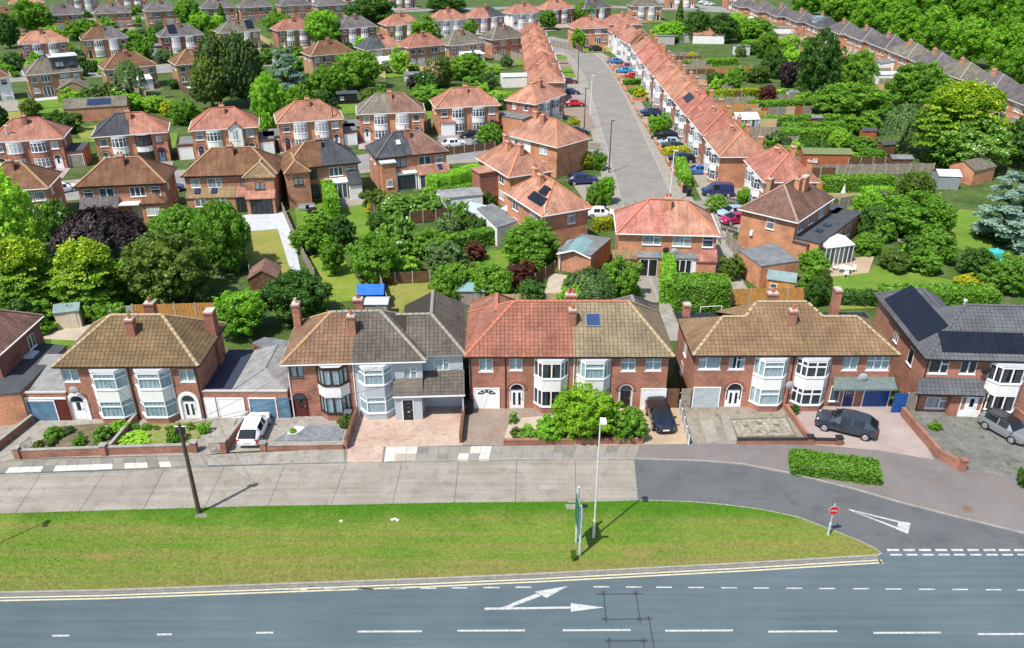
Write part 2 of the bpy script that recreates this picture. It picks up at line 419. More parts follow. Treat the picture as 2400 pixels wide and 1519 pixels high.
# ------------------------------------------------------------------ builders: walls, windows, doors, roofs
CACHE = {}
def cached(key, fn):
    if key not in CACHE: CACHE[key] = fn()
    return CACHE[key]
def setmat(o, m):
    o.material_slots[0].link = 'OBJECT'; o.material_slots[0].material = m
    return o
def clip(poly, nrm, d):                                        # keep the side where nrm . p >= d
    out = []
    n = len(poly)
    for i in range(n):
        p, q = Vector(poly[i]), Vector(poly[(i + 1) % n])
        a, b = nrm.dot(p) - d, nrm.dot(q) - d
        if a >= 0: out.append(p)
        if (a > 1e-9 and b < -1e-9) or (a < -1e-9 and b > 1e-9): out.append(p + (q - p) * (a / (a - b)))
    return out
def wall_panel(mb, p0, p1, z0, z1, openings=(), reveal=0.12, m=0):
    """a wall from p0 to p1 (outside on the right hand) with real openings (u0, u1, za, zb) and their reveals"""
    p0, p1 = Vector((*p0, 0)), Vector((*p1, 0)); d = (p1 - p0); ln = d.length; d.normalize()
    inn = Vector((-d.y, d.x, 0))
    P = lambda u, z, k=0.0: tuple(p0 + d * u + inn * k + Vector((0, 0, z)))
    us = sorted({0, ln} | {min(max(o[i], 0), ln) for o in openings for i in (0, 1)})
    zs = sorted({z0, z1} | {min(max(o[i], z0), z1) for o in openings for i in (2, 3)})
    for a, b in zip(us, us[1:]):
        for c, e in zip(zs, zs[1:]):
            if b - a < 1e-4 or e - c < 1e-4: continue
            um, zm = (a + b) / 2, (c + e) / 2
            if any(o[0] < um < o[1] and o[2] < zm < o[3] for o in openings): continue
            mb.face([P(a, c), P(b, c), P(b, e), P(a, e)], m)
    for (a, b, c, e) in openings:
        a, b, c, e = max(a, 0), min(b, ln), max(c, z0), min(e, z1)
        mb.face([P(a, c), P(a, e), P(a, e, reveal), P(a, c, reveal)], m); mb.face([P(b, c), P(b, c, reveal), P(b, e, reveal), P(b, e)], m)
        mb.face([P(a, e), P(b, e), P(b, e, reveal), P(a, e, reveal)], m); mb.face([P(a, c), P(a, c, reveal), P(b, c, reveal), P(b, c)], m)
def lights(style):
    T = 0.68
    return {'s1': [(0, 1, 0, 1)], 's2': [(0, .5, 0, 1), (.5, 1, 0, 1)], 's3': [(0, .33, 0, 1), (.33, .67, 0, 1), (.67, 1, 0, 1)],
            'f1': [(0, 1, 0, T), (0, 1, T, 1)], 'f2': [(0, .5, 0, 1), (.5, 1, 0, T), (.5, 1, T, 1)], 'g2': [(0, .6, 0, 1), (.6, 1, 0, T), (.6, 1, T, 1)],
            'ff': [(0, .5, 0, T), (.5, 1, 0, T), (0, .5, T, 1), (.5, 1, T, 1)],
            'f3': [(0, .33, 0, T), (.33, .67, 0, T), (.67, 1, 0, T), (0, .33, T, 1), (.33, .67, T, 1), (.67, 1, T, 1)],
            'p4': [(i / 4, (i + 1) / 4, 0, 1) for i in range(4)], 'h2': [(0, .35, 0, T), (0, .35, T, 1), (.35, 1, 0, 1)]}[style]
def frame_mesh(w, h, style, sill=True, t=0.055, dpt=0.07):
    w, h = round(w, 2), round(h, 2)
    def mk():
        mb = MB()
        for (a, b, c, e) in lights(style):
            x0, x1, z0, z1 = -w/2 + a*w, -w/2 + b*w, c*h, e*h
            mb.box(x0, x0 + t, 0, dpt, z0, z1).box(x1 - t, x1, 0, dpt, z0, z1)
            mb.box(x0 + t, x1 - t, 0, dpt, z0, z0 + t).box(x0 + t, x1 - t, 0, dpt, z1 - t, z1)
        if sill: mb.box(-w/2 - 0.06, w/2 + 0.06, -0.07, 0.06, -0.09, -0.002)
        return mb.mesh('window_frame', None)
    return cached(('fr', w, h, style, sill, t, dpt), mk)
def pane_mesh(w, h, style, t=0.055, y=0.012):
    w, h = round(w, 2), round(h, 2)
    def mk():
        mb = MB()
        for (a, b, c, e) in lights(style):
            x0, x1, z0, z1 = -w/2 + a*w + t, -w/2 + b*w - t, c*h + t, e*h - t
            mb.face([(x0, y, z0), (x1, y, z0), (x1, y, z1), (x0, y, z1)])
        return mb.mesh('pane', None)
    return cached(('pn', w, h, style, t, y), mk)
def single_pane(w, h):
    w, h = round(w, 2), round(h, 2)
    return cached(('sp', w, h), lambda: MB().box(-w/2, w/2, 0, 0.012, 0, h).mesh('pane', None))
def curtain_mesh(w, h, cover):
    w, h = round(w, 2), round(h, 2)
    def mk():
        mb = MB(); n = max(6, int(w / 0.07)); pts = []
        for i in range(n + 1):
            pts.append((-w/2 + w * i / n, 0.03 * math.sin(i * 1.9) + (0.02 if i % 2 else -0.02)))
        for i in range(n):
            f = (i + 0.5) / n
            if cover == 'sides' and 0.3 < f < 0.7: continue
            (x0, y0), (x1, y1) = pts[i], pts[i + 1]
            mb.face([(x0, y0, 0.02), (x1, y1, 0.02), (x1, y1, h - 0.02), (x0, y0, h - 0.02)])
        return mb.mesh('curtain', None)
    return cached(('cu', w, h, cover), mk)
def window(parent, x, y, z, w, h, style='s2', rz=0.0, near=False, fm=WHITE, gm=None, curtain='full', cm=None, name='window', sill=True):
    """frame as a part of its house; panes (and curtain, seen through the near ones) as its sub-parts"""
    c, s = math.cos(rz), math.sin(rz)
    k = 0.05 if near else -0.035                        # recessed in the near walls, proud of the far ones
    o = link(name, frame_mesh(w, h, style, sill), parent, (x - s * k, y + c * k, z), rz); setmat(o, fm)
    if near:
        for (a, b, c0, e) in lights(style):
            pw, ph = (b - a) * w - 0.09, (e - c0) * h - 0.09
            setmat(link('pane', single_pane(pw, ph), o, ((a + b) / 2 * w - w / 2, 0.03, c0 * h + 0.045)), gm or GLASS)
        if curtain:
            setmat(link('curtain', curtain_mesh(w - 0.04, h, curtain), o, (0, 0.085, 0)), cm or CURTAIN)
    else:
        setmat(link('pane', pane_mesh(w, h, style), o), gm or FARGLASS)
    return o
def arch_ring(mb, r0, r1, zc, y0, y1, n=10, m=0):
    for i in range(n):
        a, b = math.pi * i / n, math.pi * (i + 1) / n
        q = [(r * math.cos(t), zc + r * math.sin(t)) for (r, t) in ((r0, a), (r1, a), (r1, b), (r0, b))]
        mb.face([(x, y0, z) for x, z in q][::-1], m)
        mb.face([(q[1][0], y0, q[1][1]), (q[1][0], y1, q[1][1]), (q[2][0], y1, q[2][1]), (q[2][0], y0, q[2][1])], m)
        mb.face([(q[0][0], y0, q[0][1]), (q[3][0], y0, q[3][1]), (q[3][0], y1, q[3][1]), (q[0][0], y1, q[0][1])], m)
def door(parent, x, y, w, h, dm, fm=WHITE, rz=0.0, arch=False, glazed='slot', name='door', z=0.0, near=False, ring=None):
    """frame + leaf with raised panels; arched head where the photo has one"""
    def mk():
        mb = MB(); t = 0.07
        mb.box(-w/2, -w/2 + t, -0.02, 0.08, 0, h, 0).box(w/2 - t, w/2, -0.02, 0.08, 0, h, 0)
        mb.box(-w/2 + t, w/2 - t, -0.02, 0.08, h - t, h, 0)
        lw = min(w - 2 * t, 0.86)
        mb.box(-lw/2, lw/2, 0.0, 0.06, 0.03, h - t, 1)
        for sx in (-1, 1):
            for (a, b) in ((0.15, 0.75), (0.9, h - 0.25)):
                mb.box(sx * lw * 0.25 - lw * 0.17, sx * lw * 0.25 + lw * 0.17, -0.012, 0.002, a, b, 1)
        if lw < w - 2 * t - 0.1:
            for sx in (-1, 1):
                mb.box(sx * lw/2 if sx > 0 else -lw/2 - 0.05, lw/2 + 0.05 if sx > 0 else -lw/2, -0.015, 0.06, 0, h - t, 0)
                mb.box(min(sx * (lw/2 + .05), sx * (w/2 - t)), max(sx * (lw/2 + .05), sx * (w/2 - t)), 0.0, 0.06, 0.03, 0.7, 1)
        if arch:
            arch_ring(mb, w/2 - t, w/2, h, -0.085, 0.0, 10, 0)
            if ring: arch_ring(mb, w/2 + 0.01, w/2 + 0.24, h, -0.1, 0.0, 12, 2)
            if ring == 'full':
                mb.box(-w/2 - 0.24, -w/2 - 0.01, -0.1, 0.0, 0, h, 2).box(w/2 + 0.01, w/2 + 0.24, -0.1, 0.0, 0, h, 2)
            n = 10
            mb.face([((w/2 - t) * math.cos(math.pi * i / n), -0.06, h + (w/2 - t) * math.sin(math.pi * i / n)) for i in range(n + 1)][::-1], 3)
        return mb.mesh('door', [None, None, None, None])
    me = cached(('door', round(w, 2), round(h, 2), arch, ring), mk)
    o = link(name, me, parent, (x, y, z), rz)
    for i, mm in enumerate((fm, dm, WHITE if ring == 'full' else B_DARK, DARKGLASS)):
        o.material_slots[i].link = 'OBJECT'; o.material_slots[i].material = mm
    if glazed == 'slot':
        setmat(link('door_pane', single_pane(0.32, 0.75), o, (0, -0.022, h * 0.52)), DARKGLASS)
    elif glazed == 'two':
        for sx in (-1, 1): setmat(link('door_pane', single_pane(0.2, h - 0.7), o, (sx * 0.22, -0.022, 0.4)), DARKGLASS)
    elif glazed == 'grid':
        for i in range(3):
            for j in range(3): setmat(link('door_pane', single_pane(0.16, 0.26), o, ((i - 1) * 0.22, -0.022, h * 0.5 + j * 0.31 - 0.05)), FARGLASS)
    elif glazed == 'dashes':
        for j in range(4): setmat(link('door_pane', single_pane(0.2, 0.1), o, (0.05, -0.022, 0.4 + j * 0.42)), FARGLASS)
    if near:
        setmat(link('door_handle', cached('hnd', lambda: MB().box(-0.02, 0.02, -0.06, 0, 0, 0.16).mesh('door_handle', None)), o, (0.33, -0.002, 0.98)), STEEL)
    return o
def garage_door(parent, x, y, w, h, dm, fm=WHITE, ribs=9, fan=False, rz=0.0):
    def mk():
        mb = MB(); t = 0.08
        mb.box(-w/2, -w/2 + t, -0.05, 0.02, 0, h, 0).box(w/2 - t, w/2, -0.05, 0.02, 0, h, 0).box(-w/2 + t, w/2 - t, -0.05, 0.02, h - t, h, 0)
        for i in range(ribs):
            a = 0.02 + (h - t - 0.02) * i / ribs; b = 0.02 + (h - t - 0.02) * (i + 1) / ribs
            mb.box(-w/2 + t, w/2 - t, -0.018, 0.02, a + 0.012, b - 0.012, 1)
        mb.face([(-w/2 + t, -0.004, 0.02), (w/2 - t, -0.004, 0.02), (w/2 - t, -0.004, h - t), (-w/2 + t, -0.004, h - t)], 1)
        if fan:                                           # sunburst of dark lights in the top of the door
            R = w * 0.36
            for i in range(5):
                a, b = math.pi * (i + 0.12) / 5, math.pi * (i + 0.88) / 5
                q = [(r * math.cos(s), h - 0.62 + r * 0.62 * math.sin(s)) for (r, s) in ((0.25, a), (R, a), (R, b), (0.25, b))]
                mb.face([(p, -0.024, z) for p, z in q][::-1], 2)
        return mb.mesh('garage_door', [None, None, DARKGLASS])
    me = cached(('gar', round(w, 2), round(h, 2), ribs, fan), mk)
    o = link('garage_door', me, parent, (x, y, 0), rz)
    for i, mm in enumerate((fm, dm)):
        o.material_slots[i].link = 'OBJECT'; o.material_slots[i].material = mm
    return o
def bay_plan(w, d, kind):
    if kind == 'canted':
        c = min(0.62, w * 0.28); return [(-w/2, 0), (-w/2 + c, -d), (w/2 - c, -d), (w/2, 0)]
    n = 6 if kind == 'curved' else 5
    return [(-w/2 * math.cos(math.pi * i / n), -d * (math.sin(math.pi * i / n)) ** 0.8) for i in range(n + 1)]
def bay(parent, x, y, w=2.3, d=0.75, kind='canted', near=False, brick=B_RED, panel=WRENDER, fm=WHITE, gm=None, cm=None, lev=(0.72, 2.2, 3.35, 4.75), two=True, top=5.02, styles=None, name='bay_window', curtain='full'):
    """two-storey bay: brick foot, window band, rendered apron, window band; each light framed"""
    plan = bay_plan(w, d, kind); z0, z1, z2, z3 = lev
    def mk(part):
        mb = MB()
        def band(a, b, m, off=0.0):
            for (p, q) in zip(plan, plan[1:]):
                mb.face([(p[0], p[1] - off, a), (q[0], q[1] - off, a), (q[0], q[1] - off, b), (p[0], p[1] - off, b)], m)
        if part == 'foot': band(0, z0, 0)
        if part == 'apron': band(z1, z2, 1)
        if part == 'head':
            band(z3, top, 2)
            mb.face([(p[0] * 1.04, p[1] * 1.06, top) for p in plan], 3); mb.face([(p[0] * 1.04, p[1] * 1.06, top - 0.1) for p in plan][::-1], 2)
        for zc in {'foot': [z0], 'apron': [z2], 'head': []}[part]:                # sill ledges
            for (p, q) in zip(plan, plan[1:]):
                a, b = Vector((*p, 0)), Vector((*q, 0)); t = (b - a).normalized(); o = Vector((t.y, -t.x, 0)) * 0.06
                mb.face([a + o + Vector((0, 0, zc)), b + o + Vector((0, 0, zc)), b + Vector((0, 0, zc + .01)), a + Vector((0, 0, zc + .01))], 2)
                mb.face([a + o + Vector((0, 0, zc - .09)), b + o + Vector((0, 0, zc - .09)), b + o + Vector((0, 0, zc)), a + o + Vector((0, 0, zc))], 2)
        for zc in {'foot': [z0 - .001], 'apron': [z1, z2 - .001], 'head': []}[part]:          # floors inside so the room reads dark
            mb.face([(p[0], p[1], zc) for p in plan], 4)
        return mb.mesh('bay_' + part, [None] * 5)
    o = None
    for part in ('foot', 'apron', 'head'):
        k = link(name if o is None else 'bay_' + part, cached(('bay', part, w, d, kind, lev, top), lambda: mk(part)), o or parent, (x, y, 0) if o is None else (0, 0, 0))
        for i, mm in enumerate((brick, panel, fm, LEAD, DARKROOM)):
            k.material_slots[i].link = 'OBJECT'; k.material_slots[i].material = mm
        o = o or k
    for si, (a, b) in enumerate(((z0, z1), (z2, z3)) if two else ((z0, z1),)):
        if near:
            for gi, (p, q) in enumerate(zip(plan, plan[1:])):
                sw = math.hypot(q[0] - p[0], q[1] - p[1]); rz = math.atan2(q[1] - p[1], q[0] - p[0])
                st = (styles or ['f1', 'f1', 'f1'])[gi]
                cx_, cy_ = (p[0] + q[0]) / 2, (p[1] + q[1]) / 2
                fo = link('window_frame', frame_mesh(sw, b - a, st, False), o, (cx_, cy_, a), rz); setmat(fo, fm)
                for (l0, l1, c0, e) in lights(st):
                    pw, ph = (l1 - l0) * sw - 0.09, (e - c0) * (b - a) - 0.09
                    k = (l0 + l1) / 2 * sw - sw / 2
                    setmat(link('pane', single_pane(pw, ph), o, (cx_ + k * math.cos(rz) - 0.03 * math.sin(rz), cy_ + k * math.sin(rz) + 0.03 * math.cos(rz), a + c0 * (b - a) + 0.045), rz), gm or GLASS)
                setmat(link('curtain', curtain_mesh(sw - 0.1, b - a, curtain), o, (cx_ - 0.09 * math.sin(rz), cy_ + 0.09 * math.cos(rz), a), rz), cm or CURTAIN)
        else:
            def mkf():
                mb = MB(); t = 0.06; h = b - a; T = 0.66
                for (p, q) in zip(plan, plan[1:]):
                    A, B = Vector((*p, a)), Vector((*q, a)); dd = (B - A)
                    oo = Vector((dd.y, -dd.x, 0)).normalized() * 0.03
                    def bar(u0, u1, v0, v1):
                        P = lambda u, v: A + dd * u + oo + Vector((0, 0, v))
                        mb.face([P(u0, v0), P(u1, v0), P(u1, v1), P(u0, v1)])
                    k = t / dd.length
                    bar(0, k, 0, h); bar(1 - k, 1, 0, h); bar(k, 1 - k, 0, t); bar(k, 1 - k, h - t, h); bar(k, 1 - k, h * T - t/2, h * T + t/2)
                    if dd.length > 0.75: bar(0.5 - k/2, 0.5 + k/2, t, h * T - t/2)
                return mb.mesh('window_frame', None)
            def mkp():
                mb = MB()
                for (p, q) in zip(plan, plan[1:]):
                    mb.face([(p[0], p[1], a), (q[0], q[1], a), (q[0], q[1], b), (p[0], p[1], b)])
                return mb.mesh('pane', None)
            setmat(link('window_frame', cached(('bf', w, d, kind, a, b), mkf), o), fm)
            setmat(link('pane', cached(('bp', w, d, kind, a, b), mkp), o), gm or FARGLASS)
    return o
def chimney(parent, x, y, z0, z1, w=0.9, d=0.55, mat=B_RED, pots=2, flash=True, potm=TERRACOTTA):
    h = z1 - z0
    def mk():
        mb = MB()
        mb.box(-w/2, w/2, -d/2, d/2, 0, h - 0.22, 0).box(-w/2 - .06, w/2 + .06, -d/2 - .06, d/2 + .06, h - .22, h - .08, 0).box(-w/2, w/2, -d/2, d/2, h - .08, h, 1)
        if flash:
            mb.box(-w/2 - .05, w/2 + .05, -d/2 - .16, d/2 + .05, 0.0, 0.62, 1) if False else None
        return mb.mesh('chimney', [None, CONCPOST])
    o = link('chimney', cached(('ch', round(w, 2), round(d, 2), round(h, 2)), mk), parent, (x, y, z0)); setmat(o, mat)
    pm = cached('pot', lambda: MB().tube((0, 0, 0), (0, 0, .42), .14, .11, 8).mesh('chimney_pot', None))
    for i in range(pots):
        setmat(link('chimney_pot', pm, o, ((i - (pots - 1) / 2) * 0.4, 0, h)), potm)
    return o
def beams(lines, w, h, name, mats, parent):
    mb = MB()
    for a, b in lines: mb.beam(a, b, w, h)
    return mb.build(name, mats, parent)
# -------- modelled tiles for the roofs close enough to see them
TILE_W, TILE_E = 0.34, 0.335
def _tile_unit():
    g, tb, tt = 0.016, 0.058, 0.020
    L_ = TILE_E + 0.055
    V = [(g, 0, 0.012), (TILE_W - g, 0, 0.012), (TILE_W - g, 0, tb), (g, 0, tb), (g, L_, 0), (TILE_W - g, L_, 0), (TILE_W - g, L_, tt), (g, L_, tt)]
    me = bpy.data.meshes.new('roof_tile')
    me.from_pydata(V, [], [(0, 1, 2, 3), (3, 2, 6, 7), (1, 5, 6, 2), (0, 3, 7, 4), (5, 4, 7, 6)])
    me.materials.append(None)
    return me
def tile_face(roof, poly, mat, budget, rng):
    """cover one slope with lapped tiles: whole tiles of the lowest courses as single pieces, the rest joined"""
    P = [Vector(p) for p in poly]
    n = (P[1] - P[0]).cross(P[2] - P[0]).normalized()
    if n.z < 0: n = -n
    t = Vector((-n.y, n.x, 0)); t = t.normalized(); b = n.cross(t)
    o = P[0]
    uv = [((p - o).dot(t), (p - o).dot(b)) for p in P]
    u0, u1 = min(a for a, _ in uv), max(a for a, _ in uv); v0, v1 = min(a for _, a in uv), max(a for _, a in uv)
    cx_ = sum(a for a, _ in uv) / len(uv); cy_ = sum(a for _, a in uv) / len(uv)
    area = sum(uv[i][0]*uv[(i+1)%len(uv)][1] - uv[(i+1)%len(uv)][0]*uv[i][1] for i in range(len(uv)))
    if area < 0: uv = uv[::-1]
    edges = []
    for i in range(len(uv)):
        (ax, ay), (bx, by) = uv[i], uv[(i + 1) % len(uv)]
        l = math.hypot(bx - ax, by - ay)
        if l > 1e-6: edges.append((-(by - ay) / l, (bx - ax) / l, ax, ay))
    def inside(x, y): return all((x - ax) * nx + (y - ay) * ny > -1e-4 for nx, ny, ax, ay in edges)
    convex = True
    def pip(x, y):
        c = False
        for i in range(len(uv)):
            (ax, ay), (bx, by) = uv[i], uv[(i + 1) % len(uv)]
            if (ay > y) != (by > y) and x < (bx - ax) * (y - ay) / (by - ay) + ax: c = not c
        return c
    unit = cached('tileunit', _tile_unit)
    R3 = Matrix((t, b, n)).transposed()
    eul = R3.to_euler()
    V, Fc, rn = [], [], []
    L_ = TILE_E + 0.055; g = 0.016
    nr = int(math.ceil((v1 - v0) / TILE_E))
    for r in range(nr):
        y = v0 + r * TILE_E - 0.04
        x = u0 - TILE_W * 0.5
        while x < u1 + TILE_W:
            cs = [(x + g, y + 0.05), (x + TILE_W - g, y + 0.05), (x + TILE_W - g, y + TILE_E), (x + g, y + TILE_E)]
            ins = [pip(*c) for c in cs]
            if all(ins) and pip(x + TILE_W/2, y + TILE_E + 0.03):
                jit = rng.uniform(-0.004, 0.006)
                if budget[0] > 0:
                    budget[0] -= 1
                    ti = link('roof_tile', unit, roof, tuple(o + t * x + b * y + n * jit)); ti.rotation_euler = eul; setmat(ti, mat)
                else:
                    k = len(V)
                    for (a, c, z) in ((g, 0, .012), (TILE_W - g, 0, .012), (TILE_W - g, 0, .052), (g, 0, .052), (g, L_, 0), (TILE_W - g, L_, 0), (TILE_W - g, L_, .022), (g, L_, .022)):
                        V.append(tuple(o + t * (x + a) + b * (y + c) + n * (z + jit)))
                    q = rng.uniform(0.01, 1)
                    for f in ((0, 1, 2, 3), (3, 2, 6, 7), (1, 5, 6, 2), (0, 3, 7, 4)): Fc.append([k + i for i in f]); rn.append(q)
            elif any(ins) or pip(x + TILE_W/2, y + TILE_E/2):
                pl = [Vector((a, c, 0)) for a, c in [(x + g, y), (x + TILE_W - g, y), (x + TILE_W - g, y + L_), (x + g, y + L_)]]
                # cut to the slope's outline (edges that pass through this tile only)
                for nx, ny, ax, ay in edges:
                    dmin = min((p.x - ax) * nx + (p.y - ay) * ny for p in pl) if pl else 0
                    cxm = x + TILE_W/2; cym = y + TILE_E/2
                    if dmin < 0 and abs((cxm - ax) * nx + (cym - ay) * ny) < 0.4:
                        if ny > 0.999: continue                    # the eaves course may overhang
                        pl = clip(pl, Vector((nx, ny, 0)), nx * ax + ny * ay)
                if len(pl) >= 3:
                    k = len(V); m_ = len(pl)
                    for p in pl: V.append(tuple(o + t * p.x + b * p.y + n * (0.052 - 0.03 * (p.y - y) / L_)))
                    for p in pl: V.append(tuple(o + t * p.x + b * p.y + n * (0.005)))
                    q = rng.uniform(0.01, 1)
                    Fc.append([k + i for i in range(m_)]); rn.append(q)
                    for i in range(m_):
                        j = (i + 1) % m_
                        Fc.append([k + m_ + i, k + m_ + j, k + j, k + i]); rn.append(q)
            x += TILE_W
    if Fc:
        me = bpy.data.meshes.new('roof_tiles_rest'); me.from_pydata(V, [], Fc); me.materials.append(mat)
        me.attributes.new('rnd', 'FLOAT', 'FACE').data.foreach_set('value', rn)
        tag(link('roof_tile_courses', me, roof), kind='stuff')
def ridge_run(roof, lines, mat, step=0.45):
    unit = cached('ridgeunit', lambda: MB().prism([(-0.15, 0), (0.15, 0), (0.10, .07), (0, .105), (-.10, .07)], 0, 0.43, 0, True).mesh('ridge_tile', None))
    for a, b in lines:
        a, b = Vector(a), Vector(b); d = (b - a); n = max(1, int(d.length / step)); d.normalize()
        up = Vector((0, 0, 1)); x = d.cross(up).normalized() * -1; y = d.cross(x)
        if y.z < 0: x = -x; y = -y
        M = Matrix((x, y, d)).transposed()
        for i in range(n):
            o = link('ridge_tile', unit, roof, tuple(a + d * (i * (b - a).length / n) + y * 0.015)); o.rotation_euler = M.to_euler(); setmat(o, mat)

class House:
    """a thing whose local x runs along the eaves seen in the photo (left to right from outside), y into the house, z up; y = 0 at the eaves"""
    def __init__(s, label, L, R, D=7.2, eh=5.2, rh=7.85, name='semi_detached_house', group=None, ov=0.35, cat='house'):
        L = at(*L, eh) if len(L) == 2 else Vector(L); R = at(*R, eh) if len(R) == 2 else Vector(R)
        d = R - L; s.W = d.xy.length; s.D = D; s.eh = eh; s.rh = rh; s.ov = ov
        s.rz = math.atan2(d.y, d.x); mid = (L + R) / 2
        s.org = Vector((mid.x, mid.y, 0))
        s.o = thing(name, label, cat, s.org, s.rz, group)
        s.open = []; s.ux = Vector((math.cos(s.rz), math.sin(s.rz), 0)); s.uy = Vector((-math.sin(s.rz), math.cos(s.rz), 0))
        s.w = s.W - 2 * ov
    def fx(s, px, py, off=0.0):                              # photo pixel on the plane of the front wall -> local (x, z)
        d = _ray(px, py); c = Vector((0, 0, CAM_H)); q = s.org + s.uy * (s.ov + off)
        t = (q - c).dot(s.uy) / d.dot(s.uy); p = c + d * t
        return (p - s.org).dot(s.ux), p.z
    def rect(s, x0, y0, x1, y1):
        xm, ym = (x0 + x1) / 2, (y0 + y1) / 2
        a, _ = s.fx(x0, ym); b, _ = s.fx(x1, ym); _, zt = s.fx(xm, y0); _, zb = s.fx(xm, y1)
        return (a + b) / 2, zb, b - a, zt - zb
    def walls(s, mats, split=0.0, near=False, z1=None, side=True):
        z1 = z1 or s.eh - 0.1; hw = s.w / 2; ov = s.ov
        m1, m2 = mats if isinstance(mats, (tuple, list)) else (mats, mats)
        for (a, b, mt, sg) in ((-hw, split, m1, -1), (split, hw, m2, 1)):
            if b - a < 0.05: continue
            mb = MB()
            ops = [(max(o[0], a) - a, min(o[1], b) - a, o[2], o[3]) for o in s.open if o[1] > a and o[0] < b]
            wall_panel(mb, (a, ov), (b, ov), 0, z1, ops)
            wall_panel(mb, (b, s.D - ov), (a, s.D - ov), 0, z1)
            if sg < 0: wall_panel(mb, (a, s.D - ov), (a, ov), 0, z1)
            else: wall_panel(mb, (b, ov), (b, s.D - ov), 0, z1)
            mb.build('wall', mt, s.o)
    def roof(s, mats, hips=(None, None), split=0.0, near=False, fascia=WHITE, soffit=True, tiles=None, budget=300, faces=None, lines=None, flash=0):
        W, D, eh, rh = s.W, s.D, s.eh, s.rh
        hl, hr = [D / 2 if h is None else h for h in hips]
        A, B, C, E = Vector((-W/2, 0, eh)), Vector((W/2, 0, eh)), Vector((W/2, D, eh)), Vector((-W/2, D, eh))
        p, q = Vector((-W/2 + hl, D/2, rh)), Vector((W/2 - hr, D/2, rh))
        FC = [[A, B, q, p], [C, E, p, q]]
        if hl > 0.05: FC.append([E, A, p])
        if hr > 0.05: FC.append([B, C, q])
        m1, m2 = mats if isinstance(mats, (tuple, list)) else (mats, mats)
        LN = [(p, q)]
        if hl > 0.05: LN += [(A, p), (E, p)]
        if hr > 0.05: LN += [(B, q), (C, q)]
        if faces is not None: FC = faces; LN = lines
        s.roofs = []; bud = [budget]; rng = random.Random(7)
        for (mt, sg) in ((m1, -1), (m2, 1)) if m1 is not m2 else ((m1, 0),):
            mb = MB(); keep = []
            for f in FC:
                g = f if sg == 0 else clip(f, Vector((sg, 0, 0)), sg * split)
                if len(g) >= 3: mb.face(g); keep.append(g)
            tm = tiles[0 if sg <= 0 else 1] if tiles else None
            r = mb.build('roof', mt if not tm else plain('roof_underlay', (0.035, 0.028, 0.022), .95), s.o); s.roofs.append(r)
            if tm:
                for g in sorted(keep, key=lambda g: sum((s.ux.y * p.x + s.uy.y * p.y) for p in g) / len(g)): tile_face(r, g, tm, bud, rng)
        if near:
            for (a, b) in LN:
                mid = (Vector(a) + Vector(b)) / 2
                k = 1 if (len(s.roofs) > 1 and mid.x > split) else 0
                ridge_run(s.roofs[k], [(a, b)], RIDGE[(m1, m2)[k]])
        else:
            for k in range(len(s.roofs)):
                seg = []
                for (a, b) in LN:
                    a, b = Vector(a), Vector(b)
                    if len(s.roofs) == 2:
                        sg = -1 if k == 0 else 1
                        c = [x for x in (a, b) if sg * (x.x - split) >= 0]
                        if not c: continue
                        if len(c) == 1:
                            o_ = b if c[0] is a else a; t = (split - c[0].x) / (o_.x - c[0].x); a, b = c[0], c[0] + (o_ - c[0]) * t
                    up = Vector((0, 0, 0.03)); seg.append((a + up, b + up))
                if seg: beams(seg, 0.26, 0.09, 'ridge_tiles', RIDGE[(m1, m2)[k]], s.roofs[k])
        if soffit:
            mb = MB().box(-W/2 + .05, W/2 - .05, .05, D - .05, eh - .2, eh - .03)
            mb.build('fascia', fascia, s.o)
            g = MB().beam((-W/2, -.04, eh - .06), (W/2, -.04, eh - .06), .11, .09)
            g.beam((W/2 + .04, 0, eh - .06), (W/2 + .04, D, eh - .06), .11, .09).beam((-W/2 - .04, 0, eh - .06), (-W/2 - .04, D, eh - .06), .11, .09)
            g.build('gutter', fascia if fascia is WHITE else BLACKP, s.o)
    def zroof(s, x, y):
        return s.eh + (s.rh - s.eh) * min(1.0, min(y, s.D - y) / (s.D / 2))
    def chim(s, x, y, top=None, w=0.9, d=0.55, mat=B_RED, pots=2, base=None, potm=TERRACOTTA):
        return chimney(s.o, x, y, base if base is not None else s.zroof(x, y) - 0.5, top or s.rh + 0.6, w, d, mat, pots, True, potm)
    def pipe(s, x, mat=BLACKP, y=None):
        MB().tube((x, (s.ov if y is None else y) - .06, 0), (x, (s.ov if y is None else y) - .06, s.eh - .15), .045, None, 6).build('downpipe', mat, s.o)
    def win(s, rect, style='s2', pad=0.0, **kw):
        x, z, w, h = s.rect(*rect) if rect[0] > 40 or rect[2] > 40 else rect
        if kw.get('near'): s.open.append((x - w/2, x + w/2, z, z + h))
        return window(s.o, x, s.ov, z, w, h, style, **kw)
    def side(s, which, y, z, w, h, style='s2', **kw):
        x = (s.w / 2) * (1 if which == 'R' else -1)
        return window(s.o, x, y, z, w, h, style, math.pi/2 if which == 'R' else -math.pi/2, **kw)
